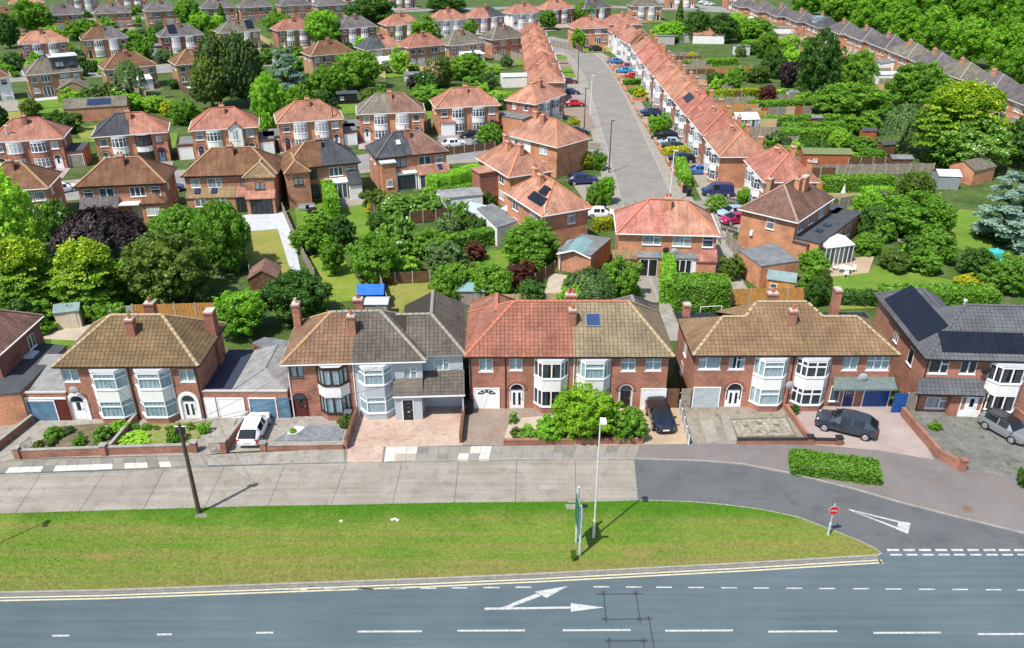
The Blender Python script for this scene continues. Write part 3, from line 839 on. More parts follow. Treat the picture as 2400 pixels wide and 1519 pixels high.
def box_ext(parent, x0, x1, y0, y1, h, wall, top, name='extension', para=0.12, lean=0.0, ov=0.1):
    """ground-floor addition: walls and a flat or lean-to roof (higher at y1 by lean)"""
    mb = MB()
    for a, b in (((x0, y0), (x1, y0)), ((x1, y0), (x1, y1)), ((x1, y1), (x0, y1)), ((x0, y1), (x0, y0))):
        wall_panel(mb, a, b, 0, h)
    if lean:
        for x in (x0, x1):
            q = [(x, y0, h), (x, y1, h), (x, y1, h + lean)]; mb.face(q if x == x1 else q[::-1])
    o = mb.build(name, wall, parent)
    r = MB(); t = para
    a0, a1, b0, b1 = x0 - ov, x1 + ov, y0 - ov - .05, y1
    sl = lean / max(0.1, (y1 - y0)); zl = h - sl * (ov + .05) + 0.02; zh = h + lean + 0.02
    P = [(a0, b0, zl), (a1, b0, zl), (a1, b1, zh), (a0, b1, zh)]; Q = [(p[0], p[1], p[2] + t) for p in P]
    r.face(Q); r.face(P[::-1])
    for i in range(4):
        j = (i + 1) % 4; r.face([P[i], P[j], Q[j], Q[i]])
    r.build(name + '_roof' if name != 'extension' else 'extension_roof', top, o)
    return o
# ------------------------------------------------------------------ foliage
def leaf_mesh(name, C, N, size, rnd, rs, core=None, flat=0.55):
    """many leaf-sized kites at C facing roughly N"""
    n = len(C)
    N = N + rs.normal(0, flat, (n, 3)); N /= np.linalg.norm(N, axis=1)[:, None] + 1e-9
    A = np.cross(N, rs.normal(0, 1, (n, 3))); A /= np.linalg.norm(A, axis=1)[:, None] + 1e-9
    B = np.cross(N, A)
    sz = (size * rs.uniform(0.55, 1.5, n))[:, None]
    V = np.empty((n, 4, 3))
    V[:, 0] = C - A * sz; V[:, 1] = C - B * sz * 0.6; V[:, 2] = C + A * sz; V[:, 3] = C + B * sz * 0.6
    V = V.reshape(-1, 3); nf = n
    loops = np.arange(n * 4); starts = np.arange(n) * 4; tot = np.full(n, 4)
    rr = rnd
    if core is not None:
        cv, cf = core
        off = len(V); V = np.vstack([V, cv])
        loops = np.concatenate([loops, cf.reshape(-1) + off]); starts = np.concatenate([starts, n * 4 + np.arange(len(cf)) * 3]); tot = np.concatenate([tot, np.full(len(cf), 3)])
        rr = np.concatenate([rnd, np.full(len(cf), 0.1)]); nf += len(cf)
    me = bpy.data.meshes.new(name)
    me.vertices.add(len(V)); me.vertices.foreach_set('co', V.astype(np.float32).ravel())
    me.loops.add(len(loops)); me.loops.foreach_set('vertex_index', loops.astype(np.int32))
    me.polygons.add(nf); me.polygons.foreach_set('loop_start', starts.astype(np.int32)); me.polygons.foreach_set('loop_total', tot.astype(np.int32))
    me.materials.append(None)
    me.attributes.new('rnd', 'FLOAT', 'FACE').data.foreach_set('value', np.clip(rr, 0.0, 1).astype(np.float32))
    me.update(); me.validate()
    return me
def ico(r, rs, sq=(1, 1, 1)):
    import bmesh
    bm = bmesh.new(); bmesh.ops.create_icosphere(bm, subdivisions=3, radius=1.0); bm.faces.ensure_lookup_table(); bm.verts.ensure_lookup_table()
    v = np.array([p.co[:] for p in bm.verts]); f = np.array([[q.index for q in p.verts] for p in bm.faces]); bm.free()
    ph = rs.uniform(0, 6, 6)
    k = 1 + 0.16 * np.sin(v[:, 0] * 4 + ph[0]) * np.sin(v[:, 1] * 4 + ph[1]) + 0.12 * np.sin(v[:, 2] * 5 + ph[2] + v[:, 0] * 3)
    return v * (r * k)[:, None] * np.array(sq), f
def crown_round(seed, n, size, clumps=46, lump=0.40, top=1.0):
    rs = np.random.RandomState(seed)
    i = np.arange(clumps) + 0.5
    ph = np.arccos(1 - 2 * i / clumps); th = math.pi * (1 + 5 ** 0.5) * i + rs.uniform(0, 6)
    cd = np.c_[np.cos(th) * np.sin(ph), np.sin(th) * np.sin(ph), np.cos(ph)]
    cr = rs.uniform(0.52, 0.80, clumps); cc = cd * cr[:, None] + rs.normal(0, .05, (clumps, 3))
    rad = lump * rs.uniform(0.62, 1.12, clumps)
    sub_ = 9; w = rad ** 2; big = np.repeat(np.arange(clumps), sub_); ns = len(big)          # sprays on every bough
    sd = rs.normal(0, 1, (ns, 3)) + cd[big] * 0.8 + np.array([0, 0, .3]); sd /= np.linalg.norm(sd, axis=1)[:, None]
    sc = cc[big] + sd * (rad[big] * rs.uniform(.55, 1.12, ns))[:, None]; sr = rad[big] * rs.uniform(.22, .50, ns)
    k = rs.choice(ns, n, p=sr ** 2 / (sr ** 2).sum()); which = big[k]
    d = rs.normal(0, 1, (n, 3)); d += sd[k] * 0.7 + np.array([0, 0, .25]); d /= np.linalg.norm(d, axis=1)[:, None]
    C = sc[k] + d * (sr[k] * rs.uniform(0.55, 1.15, n))[:, None]
    stray = rs.uniform(0, 1, n) < .05; C[stray] *= rs.uniform(1.02, 1.13, stray.sum())[:, None]
    C[:, 2] = np.maximum(C[:, 2], -0.95 + rs.uniform(0, .2, n))
    rnd = np.clip(rs.uniform(0.1, .9, clumps)[which] * .35 + rs.uniform(0, .8, ns)[k] * .35 + rs.uniform(0, .4, n), 0, 1)
    return leaf_mesh('crown', C, d, size, rnd, rs, ico(0.52, rs))
def crown_cone(seed, n, size, layers=13, droop=0.25, base=0.05):
    """conifer: drooping tiers round a leader; unit height 0..1, unit base radius"""
    rs = np.random.RandomState(seed)
    nb = layers * 9
    hb = np.sort(rs.uniform(base, 0.97, nb)); ab = rs.uniform(0, 6.28, nb); lb = (1 - hb) ** 0.85 * rs.uniform(0.75, 1.08, nb) + 0.03
    w = lb / lb.sum(); k = rs.choice(nb, n, p=w)
    t = rs.uniform(0.25, 1, n) ** 0.6
    r = lb[k] * t; spread = rs.normal(0, 0.10, n) * (0.4 + t)
    a = ab[k] + spread
    C = np.c_[np.cos(a) * r, np.sin(a) * r, hb[k] - droop * lb[k] * t ** 2 * 0.3 + rs.normal(0, 0.012, n)]
    N = np.c_[np.cos(a) * .55, np.sin(a) * .55, np.full(n, .75)]
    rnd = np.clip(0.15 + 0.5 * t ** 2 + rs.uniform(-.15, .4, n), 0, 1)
    return leaf_mesh('crown', C, N, size, rnd, rs, None, 0.4)
def crown_plume(seed, n, size, plumes=230):
    """cypress: upright feathery plumes packed in a rounded block, brighter at the tips; unit radius, z -1..1"""
    rs = np.random.RandomState(seed)
    i = np.arange(plumes) + 0.5
    ph = np.arccos(1 - 1.75 * i / plumes); th = math.pi * (1 + 5 ** 0.5) * i
    cd = np.c_[np.cos(th) * np.sin(ph), np.sin(th) * np.sin(ph), np.cos(ph)]
    base = cd * rs.uniform(0.62, 0.86, plumes)[:, None]
    dirn = cd * 0.75 + np.array([0, 0, .55]) + rs.normal(0, .12, (plumes, 3)); dirn /= np.linalg.norm(dirn, axis=1)[:, None]
    ln = rs.uniform(0.16, 0.34, plumes)
    k = rs.randint(0, plumes, n); t = rs.uniform(-.15, 1, n) ** 1.0
    perp = rs.normal(0, 1, (n, 3)); perp /= np.linalg.norm(perp, axis=1)[:, None]
    C = base[k] + dirn[k] * (ln[k] * t)[:, None] + perp * (0.085 * (1 - np.clip(t, 0, 1)) ** .7 + .012)[:, None]
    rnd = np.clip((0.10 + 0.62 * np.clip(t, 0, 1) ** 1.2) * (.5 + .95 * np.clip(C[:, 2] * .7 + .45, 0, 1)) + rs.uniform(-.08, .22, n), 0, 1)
    return leaf_mesh('crown', C, perp * .5 + dirn[k] * .8, size, rnd, rs, ico(0.74, rs))
def crown_weep(seed, n, size, strands=150, ln=1.0):
    rs = np.random.RandomState(seed)
    th = rs.uniform(0, 6.28, strands); r0 = np.sqrt(rs.uniform(0.02, 1, strands)) * 0.9
    z0 = 0.95 - 0.75 * r0 ** 2 + rs.normal(0, .07, strands); L_ = rs.uniform(.4, 1.1, strands) * ln
    k = rs.randint(0, strands, n); t = rs.uniform(0, 1, n)
    rr = r0[k] * (1 + .16 * np.sin(t * 1.6)); a = th[k] + rs.normal(0, .02, n)
    C = np.c_[np.cos(a) * rr, np.sin(a) * rr, z0[k] - L_[k] * t] + rs.normal(0, .035, (n, 3))
    C[:, 2] = np.maximum(C[:, 2], -.98)
    N = np.c_[np.cos(a), np.sin(a), np.full(n, .5)]
    rnd = np.clip(rs.uniform(0, .6, strands)[k] + rs.uniform(0, .45, n), 0, 1)
    return leaf_mesh('crown', C, N, size, rnd, rs, None, .5)
def crown_tier(seed, n, size, boughs=60):
    """cedar: flat layered boughs; unit radius, z -1..1"""
    rs = np.random.RandomState(seed)
    zb = np.linspace(-.9, .93, boughs) + rs.normal(0, .03, boughs); ab = rs.uniform(0, 6.28, boughs) + np.arange(boughs) * 2.4
    lb = np.clip(1.02 - 0.42 * (zb + .9) ** 1.25 * .62, .12, 1.02) * rs.uniform(.72, 1.08, boughs)
    k = rs.choice(boughs, n, p=lb / lb.sum()); t = rs.uniform(.15, 1, n) ** .65
    a = ab[k] + rs.normal(0, .20, n) * (1.2 - .5 * t); r = lb[k] * t
    C = np.c_[np.cos(a) * r, np.sin(a) * r, zb[k] + .07 * t - .10 * t ** 3 + rs.normal(0, .022, n)]
    N = np.c_[np.cos(a) * .3, np.sin(a) * .3, np.ones(n)]
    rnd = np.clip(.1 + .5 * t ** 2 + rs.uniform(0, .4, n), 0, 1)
    return leaf_mesh('crown', C, N, size, rnd, rs, None, .35)
def crown_fan(seed, n, size, boughs=300):
    """golden cypress: level fans of foliage shelved all over a rounded block, yellower on new growth, with a sunlit top put into the colour"""
    rs = np.random.RandomState(seed)
    zb = rs.uniform(-.95, .97, boughs); ab = rs.uniform(0, 6.28, boughs)
    prof = np.clip(1 - np.abs(zb + .15) ** 2.6 / 1.25, .06, 1) * rs.uniform(.82, 1.08, boughs)
    k = rs.choice(boughs, n, p=prof / prof.sum()); t = rs.uniform(.55, 1, n)
    a = ab[k] + rs.normal(0, .16, n) * (1.5 - t); r = prof[k] * t
    C = np.c_[np.cos(a) * r, np.sin(a) * r, zb[k] - .10 * (t - .55) + .10 * (t - .55) ** 2 + rs.normal(0, .014, n)]
    top = rs.uniform(0, 1, n) < .22; m = top.sum(); q = np.sqrt(rs.uniform(0, 1, m)) * .75; aa = rs.uniform(0, 6.28, m)
    C[top] = np.c_[np.cos(aa) * q, np.sin(aa) * q, .92 - .62 * q ** 2 + .10 * np.sin(aa * 5) + rs.normal(0, .05, m)]
    N = np.c_[np.cos(a) * .45, np.sin(a) * .45, np.full(n, .85)]
    rnd = np.clip(.24 + .40 * np.clip((t - .6) * 2.2, 0, 1) + .38 * np.clip(C[:, 2] * .8 + .25, 0, 1) + rs.uniform(-.14, .2, n), 0, 1)  # tone also rises with height: the sunlit top is part of the colour
    return leaf_mesh('crown', C, N, size, rnd, rs, ico(0.55, rs), .35)
CROWN = {}
def crown(kind, var):
    k = (kind, var)
    if k not in CROWN:
        s = 11 + var * 7
        CROWN[k] = {'big': lambda: crown_round(s, 21000, 0.043, 52, .36), 'round': lambda: crown_round(s + 1, 11000, 0.062, 34, .40), 'shrub': lambda: crown_round(s + 2, 3600, 0.10, 18, .46),
                    'cone': lambda: crown_cone(s, 7000, 0.06), 'plume': lambda: crown_plume(s, 24000, 0.034), 'weep': lambda: crown_weep(s, 11000, 0.040), 'beech': lambda: crown_weep(s + 3, 18000, .036, 300, .8),
                    'fan': lambda: crown_fan(s, 24000, .036), 'tier': lambda: crown_tier(s, 15000, 0.042), 'dome': lambda: crown_round(s + 4, 6000, 0.06, 110, .26)}[kind]()
    return CROWN[k]
G_MID = leafmat('mid_green_leaves', (0.062, 0.160, 0.017), (0.175, 0.350, 0.034))
G_DARK = leafmat('dark_green_leaves', (0.027, 0.078, 0.016), (0.077, 0.178, 0.028))
G_BRIGHT = leafmat('bright_green_leaves', (0.100, 0.248, 0.019), (0.251, 0.496, 0.039))
G_LIME = leafmat('lime_green_leaves', (0.151, 0.310, 0.025), (0.335, 0.558, 0.062))
G_GOLD = leafmat('golden_cypress_leaves', (0.030, 0.095, 0.012), (0.17, 0.32, 0.018), (0.52, 0.58, 0.03))
G_YELLOW = leafmat('yellow_leaves', (0.30, 0.33, 0.015), (0.52, 0.50, 0.03))
G_OLIVE = leafmat('olive_leaves', (0.048, 0.095, 0.016), (0.140, 0.215, 0.036))
G_GREYGREEN = leafmat('grey_green_leaves', (0.060, 0.125, 0.040), (0.150, 0.250, 0.085))
G_BLUE = leafmat('blue_cedar_leaves', (0.075, 0.147, 0.132), (0.251, 0.372, 0.341))
G_PURPLE = leafmat('purple_leaves', (0.014, 0.010, 0.014), (0.050, 0.030, 0.040), (0.085, 0.06, 0.07), 0.15)
G_WINE = leafmat('wine_red_leaves', (0.040, 0.012, 0.012), (0.13, 0.035, 0.03), None, 0.2)
G_CREAM = leafmat('cream_flowered_leaves', (0.10, 0.12, 0.03), (0.30, 0.27, 0.13), None, .2, (0.62, 0.55, 0.33))
G_WHITEFL = leafmat('white_flowered_leaves', (0.059, 0.155, 0.022), (0.184, 0.341, 0.046), None, .25, (0.800, 0.800, 0.700))
G_CYPDARK = leafmat('dark_cypress_leaves', (0.017, 0.043, 0.012), (0.054, 0.105, 0.022), (0.100, 0.171, 0.031), 0.15)
G_FLOWER = leafmat('rose_bush_leaves', (0.050, 0.139, 0.019), (0.151, 0.295, 0.031), None, .2, (0.800, 0.800, 0.700))
trunk_unit = cached('trunk', lambda: MB().tube((0, 0, 0), (0.02, 0, .55), 1.0, .72, 9).tube((.02, 0, .5), (-.05, .03, 1.0), .72, .45, 9).tube((0, 0, .55), (2.2, 1.2, 1.0), .42, .2, 6).tube((0, 0, .6), (-2.0, 1.5, 1.05), .4, .2, 6).tube((0, 0, .5), (.5, -2.2, .98), .4, .2, 6).mesh('trunk', TRUNK, True))
_rot = random.Random(5)
NVAR = {'big': 4, 'round': 4, 'shrub': 4, 'cone': 2, 'plume': 2, 'weep': 2, 'beech': 1, 'tier': 2, 'dome': 1, 'fan': 2}
def tree_at(kind, base, rx, h, mat, label, clear=0.0, name='tree', cat='tree', group=None, ry=None):
    o = thing(name, label, cat, base, 0, group)
    v = _rot.randrange(NVAR[kind]); me = crown(kind, v)
    c = link('crown', me, o); setmat(c, mat)
    ry = ry or rx
    if kind == 'cone':
        c.location = (0, 0, clear); c.scale = (rx, ry, h - clear)
    else:
        hz = (h - clear) / 2
        c.location = (0, 0, clear + hz * 0.97); c.scale = (rx * .97, ry * .97, hz * 1.0)
    c.rotation_euler = (0, 0, _rot.uniform(0, 6.28)) if abs(rx - ry) < .01 else (0, 0, 0)
    r = max(0.06, min(0.35, 0.035 * h))
    t = link('trunk', trunk_unit, o); t.scale = (r, r, max(0.4, clear + (h - clear) * 0.45)); t.rotation_euler = (0, 0, _rot.uniform(0, 6))
    return o
def tree(kind, x0, x1, yt, yb, mat, label, clear=0.0, name=None, back=0.55, cat=None, group=None):
    """crown that fills x0..x1, yt..yb of the photo, standing on the ground"""
    cx_ = (x0 + x1) / 2
    b = at(cx_, yb); w = (x1 - x0) / ppm(b)
    b = at(cx_, yb) + Vector((0, back * w / 2, 0)); b.x = at(cx_, yb).x * (b.y / at(cx_, yb).y)
    w = (x1 - x0) / ppm(b); h = height_for(b + Vector((0, 0.1 * w, 0)), yt)
    small = kind in ('shrub', 'dome') or h < 2.6
    name = name or {'cone': 'conifer_tree', 'plume': 'cypress_tree', 'fan': 'cypress_tree', 'weep': 'weeping_tree', 'beech': 'weeping_beech', 'tier': 'cedar_tree', 'dome': 'clipped_bush'}.get(kind, 'shrub' if small else 'broadleaf_tree')
    return tree_at(kind, b, w / 2, h, mat, label, clear * h, name, cat or ('bush' if small else 'tree'), group)
def hedge(p, q, width, h, mat, label, leaf=0.14, dens=55, name='hedge', world=False, soft=0.10, group=None):
    """clipped hedge: leafy faces over a solid core"""
    P = Vector(p) if world else at(*p); Q = Vector(q) if world else at(*q)
    d = Q - P; ln = d.length; rz = math.atan2(d.y, d.x); mid = (P + Q) / 2
    o = thing(name, label, 'hedge', (mid.x, mid.y, 0), rz, group)
    rs = np.random.RandomState(int(abs(mid.x * 13 + mid.y * 7)) % 9999)
    hx, hy = ln / 2, width / 2
    parts = []
    for (nrm, area) in (((0, 0, 1), ln * width), ((0, -1, 0), ln * h), ((0, 1, 0), ln * h * .5), ((1, 0, 0), width * h), ((-1, 0, 0), width * h)):
        m = int(area * dens * (0.55 if nrm[1] > 0 else 1)); u, v = rs.uniform(-1, 1, m), rs.uniform(0, 1, m)
        if nrm[2]: C = np.c_[u * hx, (v * 2 - 1) * hy, np.full(m, h)]
        elif nrm[1]: C = np.c_[u * hx, np.full(m, hy * nrm[1]), v * h]
        else: C = np.c_[np.full(m, hx * nrm[0]), u * hy, v * h]
        parts.append((C, np.tile(np.array(nrm, float), (m, 1))))
    C = np.vstack([a for a, _ in parts]); N = np.vstack([b for _, b in parts])
    wob = soft * (np.sin(C[:, 0] * 1.7 + mid.x) + np.sin(C[:, 0] * 4.1 + C[:, 2] * 3)) * .5
    C = C + N * wob[:, None] + rs.normal(0, soft * .45, C.shape)
    e = np.clip((np.abs(C[:, 0]) - hx + .25) / .25, 0, 1) * np.clip((C[:, 2] - h + .3) / .3, 0, 1); C[:, 2] -= e * .18
    e = np.clip((np.abs(C[:, 1]) - hy + .2) / .2, 0, 1) * np.clip((C[:, 2] - h + .2) / .2, 0, 1); C[:, 2] -= e * .12
    k = 0.1
    cv = np.array([(sx * (hx - k), sy * (hy - k), z) for z in (0, h - k) for sx, sy in ((-1, -1), (1, -1), (1, 1), (-1, 1))])
    cf = np.array([(0, 1, 5), (0, 5, 4), (1, 2, 6), (1, 6, 5), (2, 3, 7), (2, 7, 6), (3, 0, 4), (3, 4, 7), (4, 5, 6), (4, 6, 7)])
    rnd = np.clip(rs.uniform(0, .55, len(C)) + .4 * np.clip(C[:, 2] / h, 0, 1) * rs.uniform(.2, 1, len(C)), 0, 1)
    setmat(link('foliage', leaf_mesh('foliage', C, N, leaf, rnd, rs, (cv, cf), .6), o), mat)
    return o
# ------------------------------------------------------------------ fences, sheds, garden walls
def _panel_unit(n=12):
    mb = MB()
    for i in range(n):
        mb.box(i / n, (i + .94) / n, -.5 if i % 2 else -.1, .1 if i % 2 else .5, 0, 1)
    return mb.mesh('fence_panel', None)
def fence(p, q, h, mat, label, post=CONCPOST, step=1.83, world=False, name='fence', group=None, rails=False, mats=None):
    P = Vector(p) if world else at(*p); Q = Vector(q) if world else at(*q)
    d = Q - P; n = max(1, round(d.length / step)); rz = math.atan2(d.y, d.x); s = d.length / n
    o = thing(name, label, 'fence', (P.x, P.y, 0), rz, group)
    un = cached('fpanel', _panel_unit); pu = cached('fpost', lambda: MB().box(-.05, .05, -.05, .05, 0, 1).mesh('fence_post', None))
    for i in range(n + 1):
        k = link('post', pu, o, (i * s, 0, 0)); k.scale = (1, 1, h + .08); setmat(k, post)
        if i < n:
            k = link('fence_panel', un, o, (i * s + .055, 0, .05 + _rot.uniform(0, .03))); k.scale = (s - .11, .045, h - .06); setmat(k, mats[i % len(mats)] if mats else mat)
    return o
def garden_wall(pts, h, th, mat, label, cap=None, name='garden_wall', piers=(), z=0.0):
    """low brick wall along points (world), coping on top, piers where the photo has them"""
    o = thing(name, label, 'wall', (pts[0].x, pts[0].y, 0))
    mb = MB(); cb = MB(); p0 = pts[0]
    for a, b in zip(pts, pts[1:]):
        A = a - p0; B = b - p0
        mb.beam((A.x, A.y, h / 2), (B.x, B.y, h / 2), th, h); cb.beam((A.x, A.y, h + .036), (B.x, B.y, h + .036), th + .05, .07)
    mb.build('brickwork', mat, o); cb.build('coping', cap or mat, o)
    for pr in piers:
        k = pr - p0
        MB().box(k.x - .22, k.x + .22, k.y - .22, k.y + .22, 0, h + .22, 0).box(k.x - .27, k.x + .27, k.y - .27, k.y + .27, h + .22, h + .31, 1).build('pier', [mat, cap or mat], o)
    return o
def shed(p, w, d, h, rz, wall, top, label, rise=0.45, name='shed', world=False, along='x', door_=True, cat='shed', win_=False):
    P = Vector(p) if world else at(*p)
    o = thing(name, label, cat, P, rz)
    mb = MB()
    for a, b in (((-w/2, 0), (w/2, 0)), ((w/2, 0), (w/2, d)), ((w/2, d), (-w/2, d)), ((-w/2, d), (-w/2, 0))): wall_panel(mb, a, b, 0, h)
    r = MB(); e = .12
    if along == 'x':
        for x, s in ((-w/2, -1), (w/2, 1)):
            q = [(x, 0, h), (x, d, h), (x, d/2, h + rise)]; mb.face(q if s > 0 else q[::-1])
        k = rise / (d/2)
        for (y0, y1) in ((-e, d/2), (d + e, d/2)):
            z0, z1 = h - k * e + .03, h + rise + .03
            q = [(-w/2 - e, y0, z0), (w/2 + e, y0, z0), (w/2 + e, y1, z1), (-w/2 - e, y1, z1)]
            r.face(q if y0 < y1 else q[::-1]); r.face([(a, b, c - .06) for a, b, c in (q[::-1] if y0 < y1 else q)])
            r.face([(-w/2 - e, y0, z0 - .06), (w/2 + e, y0, z0 - .06), (w/2 + e, y0, z0), (-w/2 - e, y0, z0)])
    else:
        for y, s in ((0, -1), (d, 1)):
            q = [(-w/2, y, h), (w/2, y, h), (0, y, h + rise)]; mb.face(q if s < 0 else q[::-1])
        k = rise / (w/2)
        for (x0, x1) in ((-w/2 - e, 0), (w/2 + e, 0)):
            z0, z1 = h - k * e + .03, h + rise + .03
            q = [(x0, -e, z0), (x1, -e, z1), (x1, d + e, z1), (x0, d + e, z0)]
            r.face(q if x0 < x1 else q[::-1]); r.face([(a, b, c - .06) for a, b, c in (q[::-1] if x0 < x1 else q)])
            r.face([(x0, -e, z0 - .06), (x1, -e, z1 - .06), (x1, -e, z1), (x0, -e, z0)] if x0 < x1 else [(x1, -e, z1 - .06), (x0, -e, z0 - .06), (x0, -e, z0), (x1, -e, z1)])
    mb.build('wall', wall, o); r.build('roof', top, o)
    if door_: MB().box(-.42, .42, -.04, -.005, .05, min(1.85, h - .1)).box(-.36, -.3, -.055, -.04, .1, 1.7).build('door', wall, o, (w * .18, 0, 0))
    if win_: window(o, -w * .25, 0, h * .45, .7, .55, 's1')
    return o
# ------------------------------------------------------------------ cars
def carpaint(name, col, metal=0.0):
    if name in MATS: return MATS[name]
    m, nt, b = _nt(name)
    b.inputs['Base Color'].default_value = (*col, 1); b.inputs['Roughness'].default_value = 0.28; b.inputs['Metallic'].default_value = metal
    b.inputs['Coat Weight'].default_value = 0.6; b.inputs['Coat Roughness'].default_value = 0.06
    MATS[name] = m
    return m
CARGLASS = plain('car_glass', (0.012, 0.016, 0.02), 0.06, 0.1, spec=0.6)
TYRE = plain('tyre_rubber', (0.015, 0.015, 0.016), 0.85)
ALLOY = plain('alloy_wheel', (0.45, 0.46, 0.47), 0.35, 0.08, 3, 0.6)
LAMPGL = plain('headlamp_glass', (0.70, 0.74, 0.78), 0.15, 0.08)
TAILRED = plain('tail_lamp_red', (0.35, 0.012, 0.012), 0.2, 0.08)
PLATEW = plain('white_plate', (0.75, 0.75, 0.72), 0.5, 0.03)
PLATEY = plain('yellow_plate', (0.72, 0.52, 0.04), 0.5, 0.03)
CARSTYLE = {  # x, bottom, belt, roof, half width at belt, half width at roof, from tail to nose; kinds of the span to the next station
 'hatch': [(-2.06, .40, .64, .66, .66, .50, 'b'), (-1.96, .27, .84, .88, .79, .66, 'r'), (-1.28, .24, .90, 1.27, .84, .60, 'c'), (-1.02, .22, .90, 1.33, .85, .60, 's'), (-.20, .2, .89, 1.37, .86, .62, 'p'), (-.10, .2, .89, 1.37, .86, .62, 's'), (.40, .2, .87, 1.33, .86, .58, 'w'), (1.14, .2, .88, .92, .85, .74, 'b'), (1.80, .24, .74, .78, .78, .62, 'b'), (2.05, .32, .58, .60, .62, .45, 'e')],
 'suv': [(-2.32, .48, .92, .95, .78, .62, 'b'), (-2.24, .34, 1.02, 1.07, .88, .74, 'r'), (-1.66, .3, 1.06, 1.50, .93, .66, 'c'), (-1.32, .28, 1.06, 1.57, .94, .68, 's'), (-.45, .27, 1.04, 1.62, .95, .70, 'p'), (-.35, .27, 1.04, 1.62, .95, .70, 's'), (.45, .27, 1.01, 1.57, .95, .66, 'w'), (1.22, .28, 1.0, 1.05, .94, .82, 'b'), (2.05, .3, .90, .94, .88, .70, 'b'), (2.33, .36, .68, .70, .70, .5, 'e')],
 'mini': [(-1.92, .42, .78, .80, .70, .58, 'b'), (-1.86, .28, .98, 1.02, .82, .68, 'r'), (-1.62, .25, 1.0, 1.42, .86, .70, 'c'), (-1.40, .22, 1.0, 1.46, .87, .70, 's'), (-.32, .2, .97, 1.48, .88, .71, 'p'), (-.22, .2, .97, 1.48, .88, .71, 's'), (.55, .2, .95, 1.44, .88, .68, 'w'), (1.02, .2, .93, .97, .87, .76, 'b'), (1.72, .24, .80, .85, .80, .64, 'b'), (1.93, .32, .62, .64, .62, .45, 'e')],
 'van': [(-2.25, .4, 1.05, 1.08, .80, .7, 'b'), (-2.22, .3, 1.08, 1.12, .88, .78, 'r'), (-2.12, .28, 1.1, 1.78, .90, .76, 'c'), (-1.9, .26, 1.1, 1.84, .91, .76, 'p'), (-.2, .26, 1.08, 1.86, .92, .78, 'p'), (-.1, .26, 1.08, 1.86, .92, .78, 's'), (.72, .26, 1.06, 1.78, .92, .74, 'w'), (1.40, .27, 1.02, 1.07, .91, .8, 'b'), (2.0, .3, .88, .92, .85, .66, 'b'), (2.2, .36, .66, .68, .66, .5, 'e')]}
def car_meshes(st):
    S = CARSTYLE[st]
    def ring(s):
        x, zb, ze, zr, hw, hr, _ = s
        half = [(hw * .86, zb), (hw * .97, zb + .10), (hw, zb + (ze - zb) * .55), (hw * .97, ze), (hr, zr - .035), (hr * .72, zr)]
        return [Vector((x, y, z)) for y, z in half] + [Vector((x, -y, z)) for y, z in half[::-1]]
    body = MB(); side = [MB(), MB()]; ws = MB(); rw = MB()
    rings = [ring(s) for s in S]; n = 12
    inset = lambda P: [p for p in P]
    for i in range(len(S) - 1):
        k = S[i][6]
        for j in range(n - 1):
            q = [rings[i][j], rings[i + 1][j], rings[i + 1][j + 1], rings[i][j + 1]]
            if k in 'w' and j in (4, 5, 6): ws.face(q)
            elif k == 'r' and j in (4, 5, 6): rw.face(q)
            elif k in 's' and j in (3, 7): side[0 if j == 3 else 1].face(q)
            else: body.face(q)
        body.face([rings[i][0], rings[i][11], rings[i + 1][11], rings[i + 1][0]])
    body.face(rings[0]); body.face(rings[-1][::-1])
    for sgn in (1, -1):                                  # dark sill strip and arches
        y = S[4][4]
        for wx in (S[0][0] + .80, S[-1][0] - .82):
            b = len(body.v); R = .365
            pts = [(wx + R * math.cos(t), sgn * (y + .006), .31 + R * math.sin(t)) for t in [math.pi * q / 8 for q in range(9)]]
            body.face(pts if sgn < 0 else pts[::-1], 1)
    b = body.mesh('body', [None, BLACKPL], True)
    for p in b.polygons:
        if p.material_index: p.use_smooth = False
    out = dict(body=b, windscreen=ws.mesh('windscreen', None, True), rear=rw.mesh('rear_window', None, True), sideL=side[0].mesh('side_window', None), sideR=side[1].mesh('side_window', None))
    x0, x1 = S[0][0], S[-1][0]
    out['wheels'] = [(x0 + .80, 1), (x0 + .80, -1), (x1 - .82, 1), (x1 - .82, -1)]; out['S'] = S
    return out
